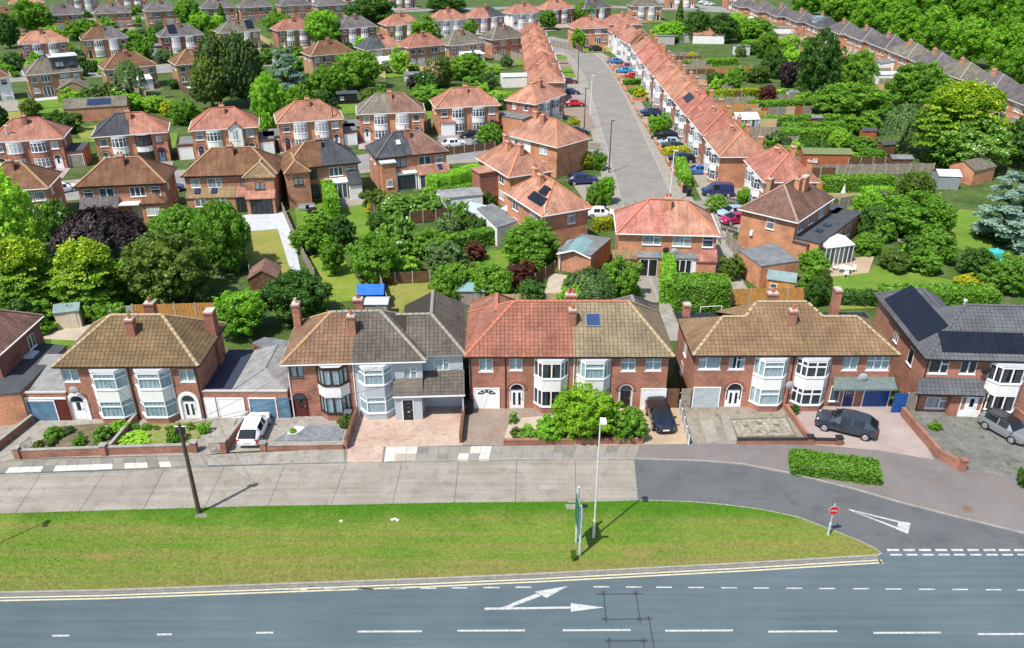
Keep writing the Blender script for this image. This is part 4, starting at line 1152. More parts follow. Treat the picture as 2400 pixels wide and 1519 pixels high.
def car(px, heading, style, paint, label, rim=ALLOY, roofm=None, world=False, group=None, s=1.0):
    P = Vector(px) if world else at(*px)
    o = thing('car' if style != 'van' else 'parked_van', label, 'car' if style != 'van' else 'van', P, heading, group)
    M = cached(('car', style), lambda: car_meshes(style)); S = M['S']
    setmat(link('body', M['body'], o), paint)
    for k, nm in (('windscreen', 'windscreen'), ('rear', 'rear_window'), ('sideL', 'side_window'), ('sideR', 'side_window')): setmat(link(nm, M[k], o), CARGLASS)
    wy = S[4][4]
    wm = cached('wheel', lambda: MB().tube((0, -.1, 0), (0, .1, 0), .325, None, 18).mesh('wheel', TYRE, False))
    def rimm():
        mb = MB().tube((0, .0, 0), (0, .012, 0), .225, .215, 16)
        return mb.mesh('rim', None)
    for (wx, sg) in M['wheels']:
        w = link('wheel', wm, o, (wx, sg * (wy - .075), .325)); r = link('rim', cached('rim', rimm), w, (0, .1 if sg > 0 else -.1, 0), 0 if sg > 0 else math.pi); setmat(r, rim)
    hl = cached('hl', lambda: MB().prism([(-.17, -.10), (.13, -.16), (.17, .10), (-.10, .13)], 0, .05, 0, True).mesh('headlight', None))
    x0, x1 = S[0][0], S[-1][0]; n2 = S[-2]; t2 = S[1]
    for sg in (1, -1):
        h = link('headlight', hl, o, (x1 - .20, sg * n2[4] * .74, n2[2] - .14)); h.rotation_euler = (0, math.radians(62), sg * .35); setmat(h, LAMPGL)
        t = link('tail_light', hl, o, (x0 + .085, sg * t2[4] * .86, t2[2] - .16)); t.rotation_euler = (0, math.radians(-80), 0); setmat(t, TAILRED)
        m = link('mirror', cached('mir', lambda: MB().box(-.06, .08, -.09, .09, 0, .13).mesh('mirror', None)), o, (S[6][0] + .42, sg * (wy + .05), S[6][2] + .02)); setmat(m, paint)
    pm = cached('plate', lambda: MB().box(-.012, .012, -.26, .26, -.055, .055).mesh('number_plate', None))
    setmat(link('number_plate', pm, o, (x1 + .012, 0, .47)), PLATEW); setmat(link('number_plate', pm, o, (x0 - .01, 0, .58)), PLATEY)
    setmat(link('grille', cached('grille', lambda: MB().box(-.015, .015, -.42, .42, -.05, .05).mesh('grille', None)), o, (x1 + .004, 0, .36)), BLACKPL)
    if roofm:
        a, b = S[3], S[6]
        mb = MB(); k = .012
        for u, v in zip(S[2:6], S[3:7]): mb.face([(u[0], -u[5] * .98, u[3] - .03 + k), (v[0], -v[5] * .98, v[3] - .03 + k), (v[0], -v[5] * .7, v[3] + k), (u[0], -u[5] * .7, u[3] + k)]); mb.face([(u[0], -u[5] * .7, u[3] + k), (v[0], -v[5] * .7, v[3] + k), (v[0], v[5] * .7, v[3] + k), (u[0], u[5] * .7, u[3] + k)]); mb.face([(u[0], u[5] * .7, u[3] + k), (v[0], v[5] * .7, v[3] + k), (v[0], v[5] * .98, v[3] - .03 + k), (u[0], u[5] * .98, u[3] - .03 + k)])
        mb.build('roof_skin', roofm, o)
    o.scale = (s, s, s)
    return o
# ------------------------------------------------------------------ ground, roads, pavements
def struct(o): o['kind'] = 'structure'; return o
def sheet(name, pts, mat, z, world=False):
    mb = MB(); P = [Vector(p) for p in pts] if world else [at(*p) for p in pts]
    a = sum(P[i].x * P[(i+1) % len(P)].y - P[(i+1) % len(P)].x * P[i].y for i in range(len(P)))
    if a < 0: P = P[::-1]
    mb.face([(p.x, p.y, z) for p in P])
    return struct(mb.build(name, mat))
def raised(name, pts, mat, z0, z1):
    P = [at(*p) for p in pts]
    return struct(MB().prism([(p.x, p.y) for p in P], z0, z1).build(name, mat))
ASPHALT = groundmat('main_road_asphalt', (0.073, 0.103, 0.116), (0.101, 0.135, 0.146), None, 0.12, 16.0, 0.35, 0.13)
ASPHALT2 = groundmat('side_road_asphalt', (0.096, 0.101, 0.105), (0.122, 0.125, 0.128), (0.085, 0.091, 0.095), 0.2, 12.0, 0.35, 0.05)
FOOTWAY = groundmat('pinkish_footway', (0.151, 0.134, 0.127), (0.193, 0.172, 0.162), (0.172, 0.172, 0.175), 0.22, 10.0, 0.35)
CONCROAD = groundmat('concrete_carriageway', (0.239, 0.211, 0.175), (0.300, 0.276, 0.233), (0.214, 0.185, 0.152), 0.35, 9.0, 0.35, 0.15)
PAINTW = plain('white_road_paint', (0.41, 0.42, 0.41), 0.7, 0.30, 4)
PAINTY = plain('faded_yellow_paint', (0.50, 0.44, 0.29), 0.7, 0.2, 4)
BLACKMARK = plain('black_survey_mark', (0.02, 0.02, 0.022), 0.9)
def vergemat():
    m, nt, b = _nt('mown_verge_grass')
    p = geo_pos(nt)
    c = ramp(nt, noise(nt, p, 0.18, 6, .62), [(.36, (.100, .200, .020)), (.64, (.165, .230, .036))])
    st = nt.nodes.new('ShaderNodeMapping'); nt.links.new(p, st.inputs[0]); st.inputs['Scale'].default_value = (.05, 1.15, 1); st.inputs['Rotation'].default_value = (0, 0, -.03)
    c = mixc(nt, ramp(nt, noise(nt, st.outputs[0], 1.0, 5, .6), [(.42, (0, 0, 0)), (.62, (.85,) * 3)]), c, (.215, .205, .055))
    sx = nt.nodes.new('ShaderNodeSeparateXYZ'); nt.links.new(p, sx.inputs[0])
    # the strip beside the concrete road is lusher, the kerb side burnt off
    lush = nt.nodes.new('ShaderNodeMapRange'); nt.links.new(mth(nt, 'ADD', sx.outputs[1], mth(nt, 'MULTIPLY', noise(nt, p, .4, 4), 3.0)), lush.inputs[0])
    lush.inputs[1].default_value = 44.6; lush.inputs[2].default_value = 46.4
    c = mixc(nt, lush.outputs[0], c, (.062, .165, .010))
    kb = nt.nodes.new('ShaderNodeMapRange'); nt.links.new(mth(nt, 'ADD', mth(nt, 'SUBTRACT', sx.outputs[1], mth(nt, 'MULTIPLY', sx.outputs[0], .054)), mth(nt, 'MULTIPLY', noise(nt, p, .6, 6, .7), 3.2)), kb.inputs[0])
    kb.inputs[1].default_value = 42.0; kb.inputs[2].default_value = 40.2; kb.inputs[3].default_value = 0; kb.inputs[4].default_value = .75
    c = mixc(nt, kb.outputs[0], c, (.215, .185, .062))
    c = mixc(nt, 1.0, c, ramp(nt, noise(nt, p, 5.0, 6, .75), [(.28, (.62,) * 3), (.72, (1.32,) * 3)]), 'MULTIPLY')
    c = mixc(nt, ramp(nt, noise(nt, p, .5, 7, .7), [(.63, (0, 0, 0)), (.76, (.7,) * 3)]), c, (.27, .20, .085))
    for (ax, ay, rx, ry) in ((240, 1308, 3.6, .8), (1500, 1300, 4.5, .9), (1120, 1322, 5.0, .7), (1340, 1300, 1.2, .7)):       # scorched patches
        q = at(ax, ay); mp = nt.nodes.new('ShaderNodeMapping'); nt.links.new(p, mp.inputs[0]); mp.inputs['Location'].default_value = (-q.x / rx, -q.y / ry, 0); mp.inputs['Scale'].default_value = (1 / rx, 1 / ry, 0)
        ln = nt.nodes.new('ShaderNodeVectorMath'); ln.operation = 'LENGTH'; nt.links.new(mp.outputs[0], ln.inputs[0])
        d = mth(nt, 'ADD', ln.outputs['Value'], mth(nt, 'MULTIPLY', noise(nt, p, 1.3, 6, .7), 1.1))
        c = mixc(nt, ramp(nt, d, [(.75, (.75,) * 3), (1.0, (0, 0, 0))]), c, (.25, .205, .07))
    nt.links.new(c, b.inputs['Base Color']); b.inputs['Roughness'].default_value = .95; b.inputs['Specular IOR Level'].default_value = .15
    bump(nt, b, noise(nt, p, 14.0, 5, .8), .9, .06)
    return m
VERGE = vergemat()

struct(MB().face([(-1500, -400, -.03), (1500, -400, -.03), (1500, 2600, -.03), (-1500, 2600, -.03)]).build('ground', ROUGH))
main_road = sheet('main_road', [(-90, 2, 0), (110, 2, 0), (110, 51, 0), (-90, 51, 0)], ASPHALT, 0.0, True)
# service road: concrete bays laid one by one
service = thing('service_road', None, None); service['kind'] = 'structure'
TOPJ = [(-420, 1132), (-310, 1126), (-190, 1121), (-60, 1116), (95, 1112), (245, 1108), (385, 1101), (525, 1094), (668, 1089), (812, 1086), (942, 1083), (1075, 1080), (1211, 1078), (1348, 1078), (1487, 1078)]
BOTJ = [(-560, 1228), (-410, 1222), (-260, 1216), (-115, 1210), (35, 1205), (185, 1200), (335, 1196), (480, 1192), (628, 1188), (775, 1186), (920, 1183), (1065, 1180), (1208, 1178), (1350, 1177), (1496, 1176)]
for i in range(len(TOPJ) - 1):
    a, b, c, d = at(*TOPJ[i]), at(*TOPJ[i+1]), at(*BOTJ[i+1]), at(*BOTJ[i])
    g = .022
    ex = (b - a).normalized() * g; ey = (d - a).normalized() * g
    P = [a + ex, b - ex, c - ex, d + ex]
    MB().prism([(p.x, p.y) for p in P], -.02, .012 + (i % 3) * .002).build('concrete_slab', CONCROAD, service)
sheet('side_road', [(1489, 1078), (1640, 1082), (1740, 1090), (1850, 1111), (2000, 1148), (2110, 1180), (2250, 1216), (2400, 1252), (2620, 1310), (2620, 1340), (2400, 1296), (2080, 1291), (2064, 1300), (2050, 1287), (2010, 1268), (1950, 1244), (1870, 1214), (1790, 1197), (1700, 1185), (1620, 1178), (1497, 1174)], ASPHALT2, .006)
VB = [(-600, 1410), (0, 1389), (250, 1384), (500, 1375), (750, 1366), (1000, 1357), (1250, 1346), (1500, 1333), (1750, 1320), (1950, 1308), (2055, 1302)]
VT = [(2064, 1297), (2050, 1286), (2010, 1267), (1950, 1243), (1870, 1213), (1790, 1196), (1700, 1184), (1620, 1177), (1497, 1173), (1330, 1178), (1065, 1180), (830, 1185), (628, 1188), (480, 1192), (300, 1197), (0, 1206), (-560, 1228)]
verge = raised('grass_verge', VB + VT, VERGE, -.02, .09)
def kerb_run(name, pts, h=.11, w=.13, ln=.92, mat=KERB, side=1):
    o = thing(name, None, None); o['kind'] = 'structure'
    P = [at(*p) for p in pts]
    un = cached(('kerb', h, w), lambda: MB().box(0, 1, -w, 0, -.02, h).mesh('kerb_stone', None))
    for a, b in zip(P, P[1:]):
        d = b - a; n = max(1, round(d.length / ln)); rz = math.atan2(d.y, d.x); s = d.length / n
        for i in range(n):
            k = link('kerb_stone', un, o, tuple(a + d * (i / n)) , rz); k.scale = (s - .012, 1, 1); setmat(k, mat)
    return o
kerb_run('verge_kerb', VB + [(2064, 1297)])
kerb_run('junction_kerb', VT[:10][::-1], .10, .10)
kerb_run('footway_kerb', [(2620, 1310), (2400, 1252), (2250, 1216), (2110, 1180), (2000, 1148), (1850, 1111), (1740, 1090), (1640, 1082), (1487, 1078)], .10, .12)
# footways
raised('footway', [(1487, 1077), (1640, 1081), (1740, 1089), (1850, 1110), (2000, 1147), (2110, 1179), (2250, 1215), (2400, 1251), (2620, 1309), (2700, 1200), (2400, 1130), (2250, 1092), (2180, 1078), (2060, 1056), (1965, 1046), (1720, 1042), (1500, 1044)], FOOTWAY, -.02, .085)
raised('pavement_bed', [(-560, 1127), (-200, 1116), (95, 1108), (385, 1098), (525, 1091), (812, 1085), (1075, 1079), (1487, 1076.5), (1500, 1044), (1180, 1046), (812, 1052), (480, 1068), (42, 1078), (-560, 1100)], groundmat('pavement_joint_dirt', (.16, .15, .12), (.24, .225, .19), (.12, .13, .06), 1.0, 8), -.02, .055)
SLABM = [groundmat('worn_slab', (0.216, 0.200, 0.172), (0.272, 0.256, 0.224), None, .8, 9), groundmat('dark_slab', (0.168, 0.160, 0.144), (0.216, 0.204, 0.184), None, .8, 9), groundmat('white_slab', (0.448, 0.432, 0.384), (0.544, 0.528, 0.480), None, .8, 9), groundmat('buff_slab', (0.320, 0.272, 0.216), (0.384, 0.336, 0.272), None, .8, 9)]
def slab_rows(parent, A, B, C, D, nc, nr, pick, th=.03, z=.055, gap=.012, name='paving_slab'):
    """slabs between the photo corners A (far left), B (far right), C (near right), D (near left)"""
    A, B, C, D = [at(*p) for p in (A, B, C, D)]
    for r in range(nr):
        for c in range(nc):
            q = []
            for (u, v) in ((c / nc, (r + 1) / nr), ((c + 1) / nc, (r + 1) / nr), ((c + 1) / nc, r / nr), (c / nc, r / nr)):
                t = A + (B - A) * u; s = D + (C - D) * u; q.append(t + (s - t) * v)
            m = sum(q, Vector()) / 4
            q = [m + (p - m) * (1 - gap / max(.2, (p - m).length)) for p in q]
            MB().prism([(p.x, p.y) for p in q], z - .04, z + th + _rot.uniform(-.004, .004)).build(name, pick(c, r), parent)
pav = thing('pavement', None, None); pav['kind'] = 'structure'
WHT = {(2, 1), (3, 1), (4, 1), (6, 1), (7, 1), (8, 1), (9, 1), (10, 1), (12, 1), (13, 1), (0, 1), (15, 1)}
_r2 = random.Random(3)
slab_rows(pav, (-20, 1086), (470, 1069), (486, 1093), (-45, 1113), 19, 2, lambda c, r: SLABM[2] if (c, r) in WHT else SLABM[0 if _r2.random() < .6 else 1])
slab_rows(pav, (-330, 1094), (-25, 1086), (-50, 1113), (-380, 1122), 12, 2, lambda c, r: SLABM[_r2.choice((0, 0, 1))])
slab_rows(pav, (905, 1049), (1500, 1045), (1487, 1076.5), (900, 1084), 24, 2, lambda c, r: SLABM[2] if c in (0, 1, 2, 7, 8, 9) and _r2.random() < .75 else SLABM[3] if c < 3 else SLABM[_r2.choice((0, 0, 0, 1))])
slab_rows(pav, (475, 1068.5), (806, 1053), (808, 1085.5), (490, 1092.5), 3, 1, lambda c, r: CONC, name='crossover_slab')
slab_rows(pav, (814, 1053), (900, 1050), (896, 1084.5), (813, 1086), 1, 1, lambda c, r: REDCONC, name='crossover_slab')
kerb_run('pavement_kerb', [(1487, 1078), (1211, 1079), (1075, 1081), (905, 1085)], .10, .10)
kerb_run('lowered_kerb', [(490, 1095), (385, 1102), (245, 1109), (95, 1113), (-200, 1122)], .075, .10)
# painted markings on the main road
def mark(px, name='road_marking', mat=PAINTW, z=.005, parent=main_road):
    P = [at(*p) for p in px]
    a = sum(P[i].x * P[(i+1) % len(P)].y - P[(i+1) % len(P)].x * P[i].y for i in range(len(P)))
    if a < 0: P = P[::-1]
    return MB().face([(p.x, p.y, z) for p in P]).build(name, mat, parent)
def dash(x0, x1, y0, y1, t=3.6): return mark([(x0, y0 - t/2), (x1, y1 - t/2), (x1, y1 + t/2), (x0, y0 + t/2)], 'lane_dash')
for (a, b, y) in ((838, 989, 1480), (1072, 1230, 1478), (1319, 1478, 1477), (1559, 1718, 1478), (1801, 1962, 1480), (2047, 2205, 1483), (2291, 2452, 1486), (123, 163, 1490), (368, 403, 1487), (600, 640, 1483), (-120, -80, 1494)): dash(a, b, y + .5, y - .2, 4.2)
for i, x in enumerate((682, 760, 838, 914, 985, 1058, 1133, 1208, 1391, 1467, 1538, 1612, 1690, 1766, 1843, 1920, 1999, 2076, 2154, 2232, 2310, 2384)):
    y = 1382 - i * .8 if i < 8 else 1375.5 + (x - 1391) * .0075
    dash(x, x + 37, y, y, 2.8)
def stripe(pts, off0, off1, mat, name, z):
    mb = MB(); P = [at(*p) for p in pts]
    for a, b in zip(P, P[1:]):
        n = Vector((-(b - a).y, (b - a).x, 0)).normalized()
        mb.face([a - n * off1 + Vector((0, 0, z)), b - n * off1 + Vector((0, 0, z)), b - n * off0 + Vector((0, 0, z)), a - n * off0 + Vector((0, 0, z))])
    return mb.build(name, mat, main_road)
stripe(VB + [(2064, 1303)], .36, .48, PAINTY, 'yellow_line', .005); stripe(VB + [(2064, 1303)], .60, .72, PAINTY, 'yellow_line', .005)
GUT = groundmat('gutter_strip', (.15, .15, .14), (.22, .215, .20), (.12, .12, .11), .8, 9)
stripe(VB, .135, .30, GUT, 'gutter_channel', .004)
mark([(1136, 1424.5), (1340, 1421.5), (1340, 1426.5), (1136, 1429.5)], 'lane_arrow'); mark([(1338, 1414), (1416, 1424), (1338, 1434)], 'lane_arrow', z=.009)
mark([(1176, 1424), (1196, 1424), (1268, 1397), (1258, 1391)], 'lane_arrow', z=.009); mark([(1253, 1387), (1331, 1374), (1281, 1402)], 'lane_arrow', z=.013)
for (a, b) in ((2078, 2107), (2116, 2143), (2153, 2181), (2191, 2219), (2228, 2256), (2266, 2293), (2304, 2332), (2340, 2367), (2376, 2405)):
    mark([(a, 1287), (b, 1287), (b + 2, 1292), (a + 2, 1292)], 'give_way_dash', z=.012); mark([(a + 7, 1298.5), (b + 6, 1298.5), (b + 8, 1302.5), (a + 9, 1302.5)], 'give_way_dash', z=.012)
mark([(1986, 1192.5), (2107, 1221.5), (2106.5, 1225.5), (1996, 1197)], 'give_way_triangle', z=.011); mark([(1987, 1194.5), (1994, 1196), (2104.5, 1236.5), (2102, 1240)], 'give_way_triangle', z=.0115)
mark([(2107, 1222), (2134, 1226), (2128, 1252), (2100, 1240)], 'give_way_triangle', z=.0125)
for q in (((1396, 1392), (1508, 1391)), ((1413, 1384), (1420, 1460)), ((1489, 1384), (1500, 1460)), ((1410, 1451), (1530, 1450)), ((1519, 1444), (1532, 1519)), ((1418, 1502), (1518, 1501)), ((1426, 1494), (1428, 1540)), ((1506, 1494), (1512, 1540))):
    (a, b), (c, d) = q
    if abs(c - a) > abs(d - b): mark([(a, b), (c, d), (c, d + 1.6), (a, b + 1.6)], 'survey_line', BLACKMARK, .006)
    else: mark([(a, b), (a + 1.8, b), (c + 1.8, d), (c, d)], 'survey_line', BLACKMARK, .0065)
for (x, y) in ((1413, 1391), (1490, 1391), (1418, 1451), (1499, 1451), (1519, 1450), (1426, 1502), (1508, 1502)):
    mark([(x - 7, y - 4), (x - 6, y - 4.6), (x + 8, y + 4), (x + 7, y + 4.6)], 'survey_line', BLACKMARK, .0075); mark([(x + 7, y - 4), (x + 6, y - 4.6), (x - 8, y + 4), (x - 7, y + 4.6)], 'survey_line', BLACKMARK, .008)
tag(MB().prism([(p.x, p.y) for p in [at(2254, 1187), at(2276, 1189), at(2280, 1204), at(2258, 1201)]], .08, .092).build('manhole_cover', plain('rusty_iron', (.16, .11, .08), .7)), 'small brown manhole cover set in the pinkish footway', 'manhole cover')
tag(MB().prism([(p.x, p.y) for p in [at(1284, 1340), at(1299, 1339), at(1299, 1347), at(1285, 1348)]], 0, .012).build('drain_grate', plain('rusty_grate', (.14, .09, .04), .8, .5, 30)), 'rusty drain grate in the gutter below the verge', 'drain')
# forecourts
SH = .02
sheet('concrete_forecourt', [(-60, 1096), (40, 985), (165, 975), (562, 968), (522, 1062), (480, 1068), (42, 1076)], CONC, .06)
sheet('left_drive', [(-400, 1100), (-60, 985), (40, 984), (-20, 1086)], CONC, .056)
def bed(name, pts, mat, z=.075): return raised(name, pts, mat, 0.0, z)
bed('flower_bed', [(80, 1052), (128, 1003), (300, 990), (264, 1046)], SOIL, .12)
bed('front_lawn', [(287, 1046), (337, 996), (497, 990), (457, 1040)], groundmat('patchy_grass', (.11, .20, .02), (.24, .20, .09), (.28, .22, .13), 1.2, 8), .12)
sheet('concrete_drive', [(562, 968), (842, 962), (812, 1048), (530, 1062)], CONC, .064)
bed('slate_bed', [(640, 1036), (690, 1004), (735, 1000), (800, 1001), (806, 1012), (800, 1034)], SLATEBED, .11)
bed('white_gravel_bed', [(672, 1020), (692, 1001), (716, 1003), (704, 1014), (690, 1022)], groundmat('white_gravel', (.56, .54, .48), (.68, .66, .6), None, 2, 20, .7), .13)
sheet('red_concrete_drive', [(842, 962), (1090, 950), (1083, 1046), (813, 1052)], REDCONC, .068)
sheet('brown_paved_drive', [(1090, 950), (1345, 945), (1340, 1046), (1083, 1046)], BROWNPAV, .064)
bed('gravel_garden', [(1182, 1030), (1196, 984), (1330, 972), (1330, 1032)], GRAVEL, .10)
bed('shrub_bed', [(1260, 1030), (1275, 985), (1460, 965), (1505, 1034)], SOIL, .13)
sheet('tan_drive', [(1345, 945), (1592, 945), (1612, 1042), (1340, 1046)], TANPAV, .060)
sheet('concrete_track_drive', [(1592, 945), (1850, 945), (1900, 1042), (1612, 1043)], groundmat('sandy_concrete', (.20, .175, .14), (.28, .245, .20), (.14, .125, .10), .6, 7), .064)
crazy = bed('crazy_paving', [(1708, 984), (1844, 979), (1868, 1026), (1722, 1029)], groundmat('mossy_joint_soil', (.11, .10, .075), (.17, .15, .11), (.08, .09, .04), 1.5, 8), .075)
_cr = random.Random(12); FLAG = [groundmat('pale_flagstone', (.27, .245, .20), (.36, .33, .275), None, 1.5, 7), groundmat('buff_flagstone', (.23, .205, .165), (.31, .28, .23), None, 1.5, 7), groundmat('brown_flagstone', (.13, .10, .08), (.18, .145, .115), None, 1.5, 7)]
q0, q1, q2, q3 = at(1713, 987), at(1841, 982), at(1862, 1022), at(1729, 1025); NU, NV = 11, 6
grid = [[None] * (NV + 1) for _ in range(NU + 1)]
for i in range(NU + 1):
    for j in range(NV + 1):
        u, v = (i + (_cr.uniform(-.33, .33) if 0 < i < NU else 0)) / NU, (j + (_cr.uniform(-.33, .33) if 0 < j < NV else 0)) / NV
        t = q0 + (q1 - q0) * u; s_ = q3 + (q2 - q3) * u; grid[i][j] = t + (s_ - t) * v
for i in range(NU):
    for j in range(NV):
        cs = [grid[i][j+1], grid[i+1][j+1], grid[i+1][j], grid[i][j]]; m = sum(cs, Vector()) / 4
        MB().prism([((m + (p - m) * .90).x, (m + (p - m) * .90).y) for p in cs], .06, .098 + _cr.uniform(0, .008)).build('flagstone', FLAG[2] if (i, j) in ((2, 2), (5, 1), (8, 2), (4, 4), (7, 4)) else FLAG[_cr.randrange(2)], crazy)
for q in ([(1636, 974), (1662, 972), (1690, 1036), (1655, 1038)], [(1688, 972), (1706, 971), (1728, 1034), (1705, 1036)]): bed('wheel_track', q, PAVEMENT, .085)
sheet('pink_paved_drive', [(1850, 945), (2112, 950), (2190, 1080), (2060, 1058), (1900, 1044)], PINKPAV, .092)
sheet('dark_paved_drive', [(2112, 950), (2480, 935), (2560, 1170), (2400, 1132), (2250, 1096), (2190, 1080)], DARKPAV, .098)
# ------------------------------------------------------------------ the row of houses along the service road
T_TAN = tilepiece('tan_roof_tile', (0.150, 0.102, 0.053), (0.185, 0.129, 0.069), (0.090, 0.072, 0.031), .55)
T_TAN2 = tilepiece('buff_brown_roof_tile', (0.192, 0.123, 0.070), (0.232, 0.152, 0.088), (0.128, 0.090, 0.045), .45)
T_BRN = tilepiece('brown_roof_tile', (0.172, 0.103, 0.062), (0.212, 0.131, 0.080), (0.136, 0.090, 0.052), .4)
T_GRY = tilepiece('grey_roof_tile', (0.096, 0.085, 0.073), (0.128, 0.111, 0.096), (0.138, 0.131, 0.110), .35)
T_RED = tilepiece('red_roof_tile', (0.243, 0.101, 0.070), (0.297, 0.128, 0.089), (.24, .135, .088), .3)
T_MOSS = tilepiece('mossy_roof_tile', (0.198, 0.155, 0.099), (0.240, 0.193, 0.126), (0.180, 0.172, 0.082), .6)
T_DRK = tilepiece('dark_roof_tile', (0.091, 0.098, 0.109), (0.109, 0.116, 0.129), (.13, .135, .14), .2)
ROWG = 'houses along the concrete service road'
def sat_dish(parent_pos, rz, label, rad=.36, mat=None):
    o = thing('satellite_dish', label, 'satellite dish', parent_pos, rz)
    mb = MB()
    n = 12
    for i in range(n):
        a, b = 2 * math.pi * i / n, 2 * math.pi * (i + 1) / n
        for (r0, r1) in ((0, rad * .5), (rad * .5, rad)):
            P = lambda r, t: (r * math.cos(t), -.35 + .5 * r * r - .12, r * math.sin(t))
            mb.face([P(r0, a), P(r1, a), P(r1, b), P(r0, b)] if r0 else [P(0, 0), P(r1, a), P(r1, b)])
    mb.build('dish', mat or plain('dish_grey', (.35, .36, .37), .5), o)
    MB().tube((0, 0, -.1), (0, -.47, 0), .02, None, 5).tube((0, -.45, -.2), (0, -.85, .05), .015, None, 5).build('arm', BLACKPL, o)
    return o
def on_wall(H, px, py, off=0.0):
    x, z = H.fx(px, py, off); p = H.org + H.ux * x + H.uy * (H.ov + off); return (p.x, p.y, z)
# --- first pair: brown roof, two white bays
H = House('brick semi pair with tan mossy roof and two white bays, left of the white hatchback', (122, 860), (465, 858), 7.3, 5.2, 7.9, group=ROWG)
H.roof(R_TAN, tiles=(T_TAN, T_TAN), near=True, fascia=BLACKP)
for r in ((146, 866, 184, 895), (420, 866, 455, 895)): H.win(r, 's2', near=True)
for px in (265, 367): bay(H.o, H.fx(px, 968, -.75)[0], H.ov, 2.95, .78, 'canted', True, B_RED, styles=['f1', 'f1', 'f1'])
for px, gl, dm in ((188, 'slot', WHITE), (447, 'two', WHITE)):
    x = H.fx(px, 965)[0]; H.open.append((x - .6, x + .6, 0, 1.78)); door(H.o, x, H.ov + .02, 1.2, 1.78, dm, WHITE, 0, True, gl, near=True, ring='full')
H.walls(B_RED, near=True)
H.side('R', 5.4, 3.3, .75, 1.15, 's2'); H.pipe(-.02); H.pipe(H.w/2 - .1)
xw = H.fx(308, 800)[0]
H.chim(H.fx(309, 790, 1.7)[0], 2.35, 8.25, .62, .62, B_DARK, 1); H.chim(H.fx(309, 790, 1.7)[0] + .3, 5.6, 8.1, .8, .6, B_DARK, 1); H.chim(H.W/2 - .45, 5.3, 7.5, .75, .95, B_DARK, 0, 0.0)
sat_dish(on_wall(H, 178, 908), H.rz, 'pale satellite dish above the white arched door on the left-hand brick pair')
A1 = H
# --- garage left of it
def gar_thing(label, p0, p1, h, dep, top, wall=B_RED, name='garage', lean=0.0):
    P, Q = Vector(p0), Vector(p1); d = Q - P
    o = thing(name, label, 'garage', (P.x, P.y, 0), math.atan2(d.y, d.x)); ln = d.length
    mb = MB(); wall_panel(mb, (0, 0), (ln, 0), 0, h); wall_panel(mb, (ln, 0), (ln, dep), 0, h); wall_panel(mb, (ln, dep), (0, dep), 0, h); wall_panel(mb, (0, dep), (0, 0), 0, h)
    mb.build('wall', wall, o)
    MB().box(-.03, ln + .03, -.06, .2, h, h + .1).build('parapet_coping', CONCPOST, o)
    if top:
        MB().face([(0.02, .2, h - .05), (ln - .02, .2, h - .05), (ln - .02, dep, h + lean), (0.02, dep, h + lean)]).build('roof', top, o)
    return o, ln
p0 = at(52, 987); p1 = Vector((A1.org.x - A1.w/2 - .03, p0.y + .05, 0))
g, ln = gar_thing('single brick garage with pale blue door left of the tan-roofed pair', p0, p1, 2.65, 5.5, ASBESTOS, lean=.5)
fxg = lambda px: aty(px, 960, p0.y).x - p0.x
garage_door(g, fxg(99), -.02, 2.35, 2.0, BLUEDOOR); door(g, fxg(147), -.02, .95, 2.0, MAROON, MAROON, glazed=None)
MB().box(0.1, ln - .1, -.07, -.02, 2.1, 2.28).build('lintel', WHITE, g)
# --- house cut by the left edge, with its flat-roofed side extension
q = [at(-120, 940, 2.9), at(47, 921, 2.9), at(155, 812, 2.9), at(30, 800, 2.9), at(-150, 812, 2.9)]
o = thing('house_extension', 'flat dark-roofed brick side extension with a skylight at the left edge', 'extension', (q[1].x, q[1].y, 0))
pp = [(p.x - q[1].x, p.y - q[1].y) for p in q]
MB().prism(pp, 0, 2.9).build('wall', B_ORANGE, o)
cpx, cpy = sum(a for a, _ in pp) / 5, sum(b for _, b in pp) / 5
MB().prism([(cpx + (a - cpx) * 1.012, cpy + (b - cpy) * 1.012) for a, b in pp], 2.9, 2.99).build('flat_roof', FELT, o)
s_ = at(72, 833, 3.0); MB().box(-.45, .45, -.6, .6, 0, .16).build('skylight', PALEMETAL, o, (s_.x - q[1].x, s_.y - q[1].y, 2.99))
w_ = aty(8, 958, q[1].y - .02); window(o, w_.x - q[1].x - .2, (pp[0][1] - pp[1][1]) * .12 - .02, .75, 1.5, 1.25, 's2', math.atan2(pp[1][1] - pp[0][1], pp[1][0] - pp[0][0]))
H = House('plum-roofed brick house cut off by the left edge, behind the flat dark extension', (-52.5, 57.3, 5.2), (-41.2, 57.3, 5.2), 7.3, 5.2, 7.9, group=ROWG)
H.roof(R_PLUM); H.walls(B_DARK); H.side('R', 5.2, 3.2, 1.0, 1.2, 's2'); H.chim(0, 3.65); H.win((2, 3.3, 1.2, 1.2), 's2')
# --- twin garages between the first and second pairs
p0 = Vector((A1.org.x + A1.w/2 + .03, A1.org.y + .5, 0)); p1 = at(683, 977); p1.y = p0.y
g, ln = gar_thing('double brick garage block with one white and one blue door between the pairs', p0, p1, 2.55, 7.0, None)
fxg = lambda px: aty(px, 955, p0.y).x - p0.x
door(g, fxg(494), -.02, .95, 2.0, WHITE, WHITE, glazed=None, name='side_door'); garage_door(g, fxg(543), -.02, 2.2, 2.0, WHITE); garage_door(g, fxg(617), -.02, 2.25, 2.0, BLUEDOOR); door(g, fxg(666), -.02, .9, 2.0, BLUEDOOR, BLUEDOOR, glazed=None, name='side_door')
MB().face([(.05, .2, 2.5), (2.2, .2, 2.5), (2.2, 7, 2.5), (.05, 7, 2.5)]).build('flat_roof', plain('blue_black_felt', (.03, .035, .06), .7), g)
mb = MB(); x0, x1 = 2.25, ln - .05; xm = (x0 + x1) / 2
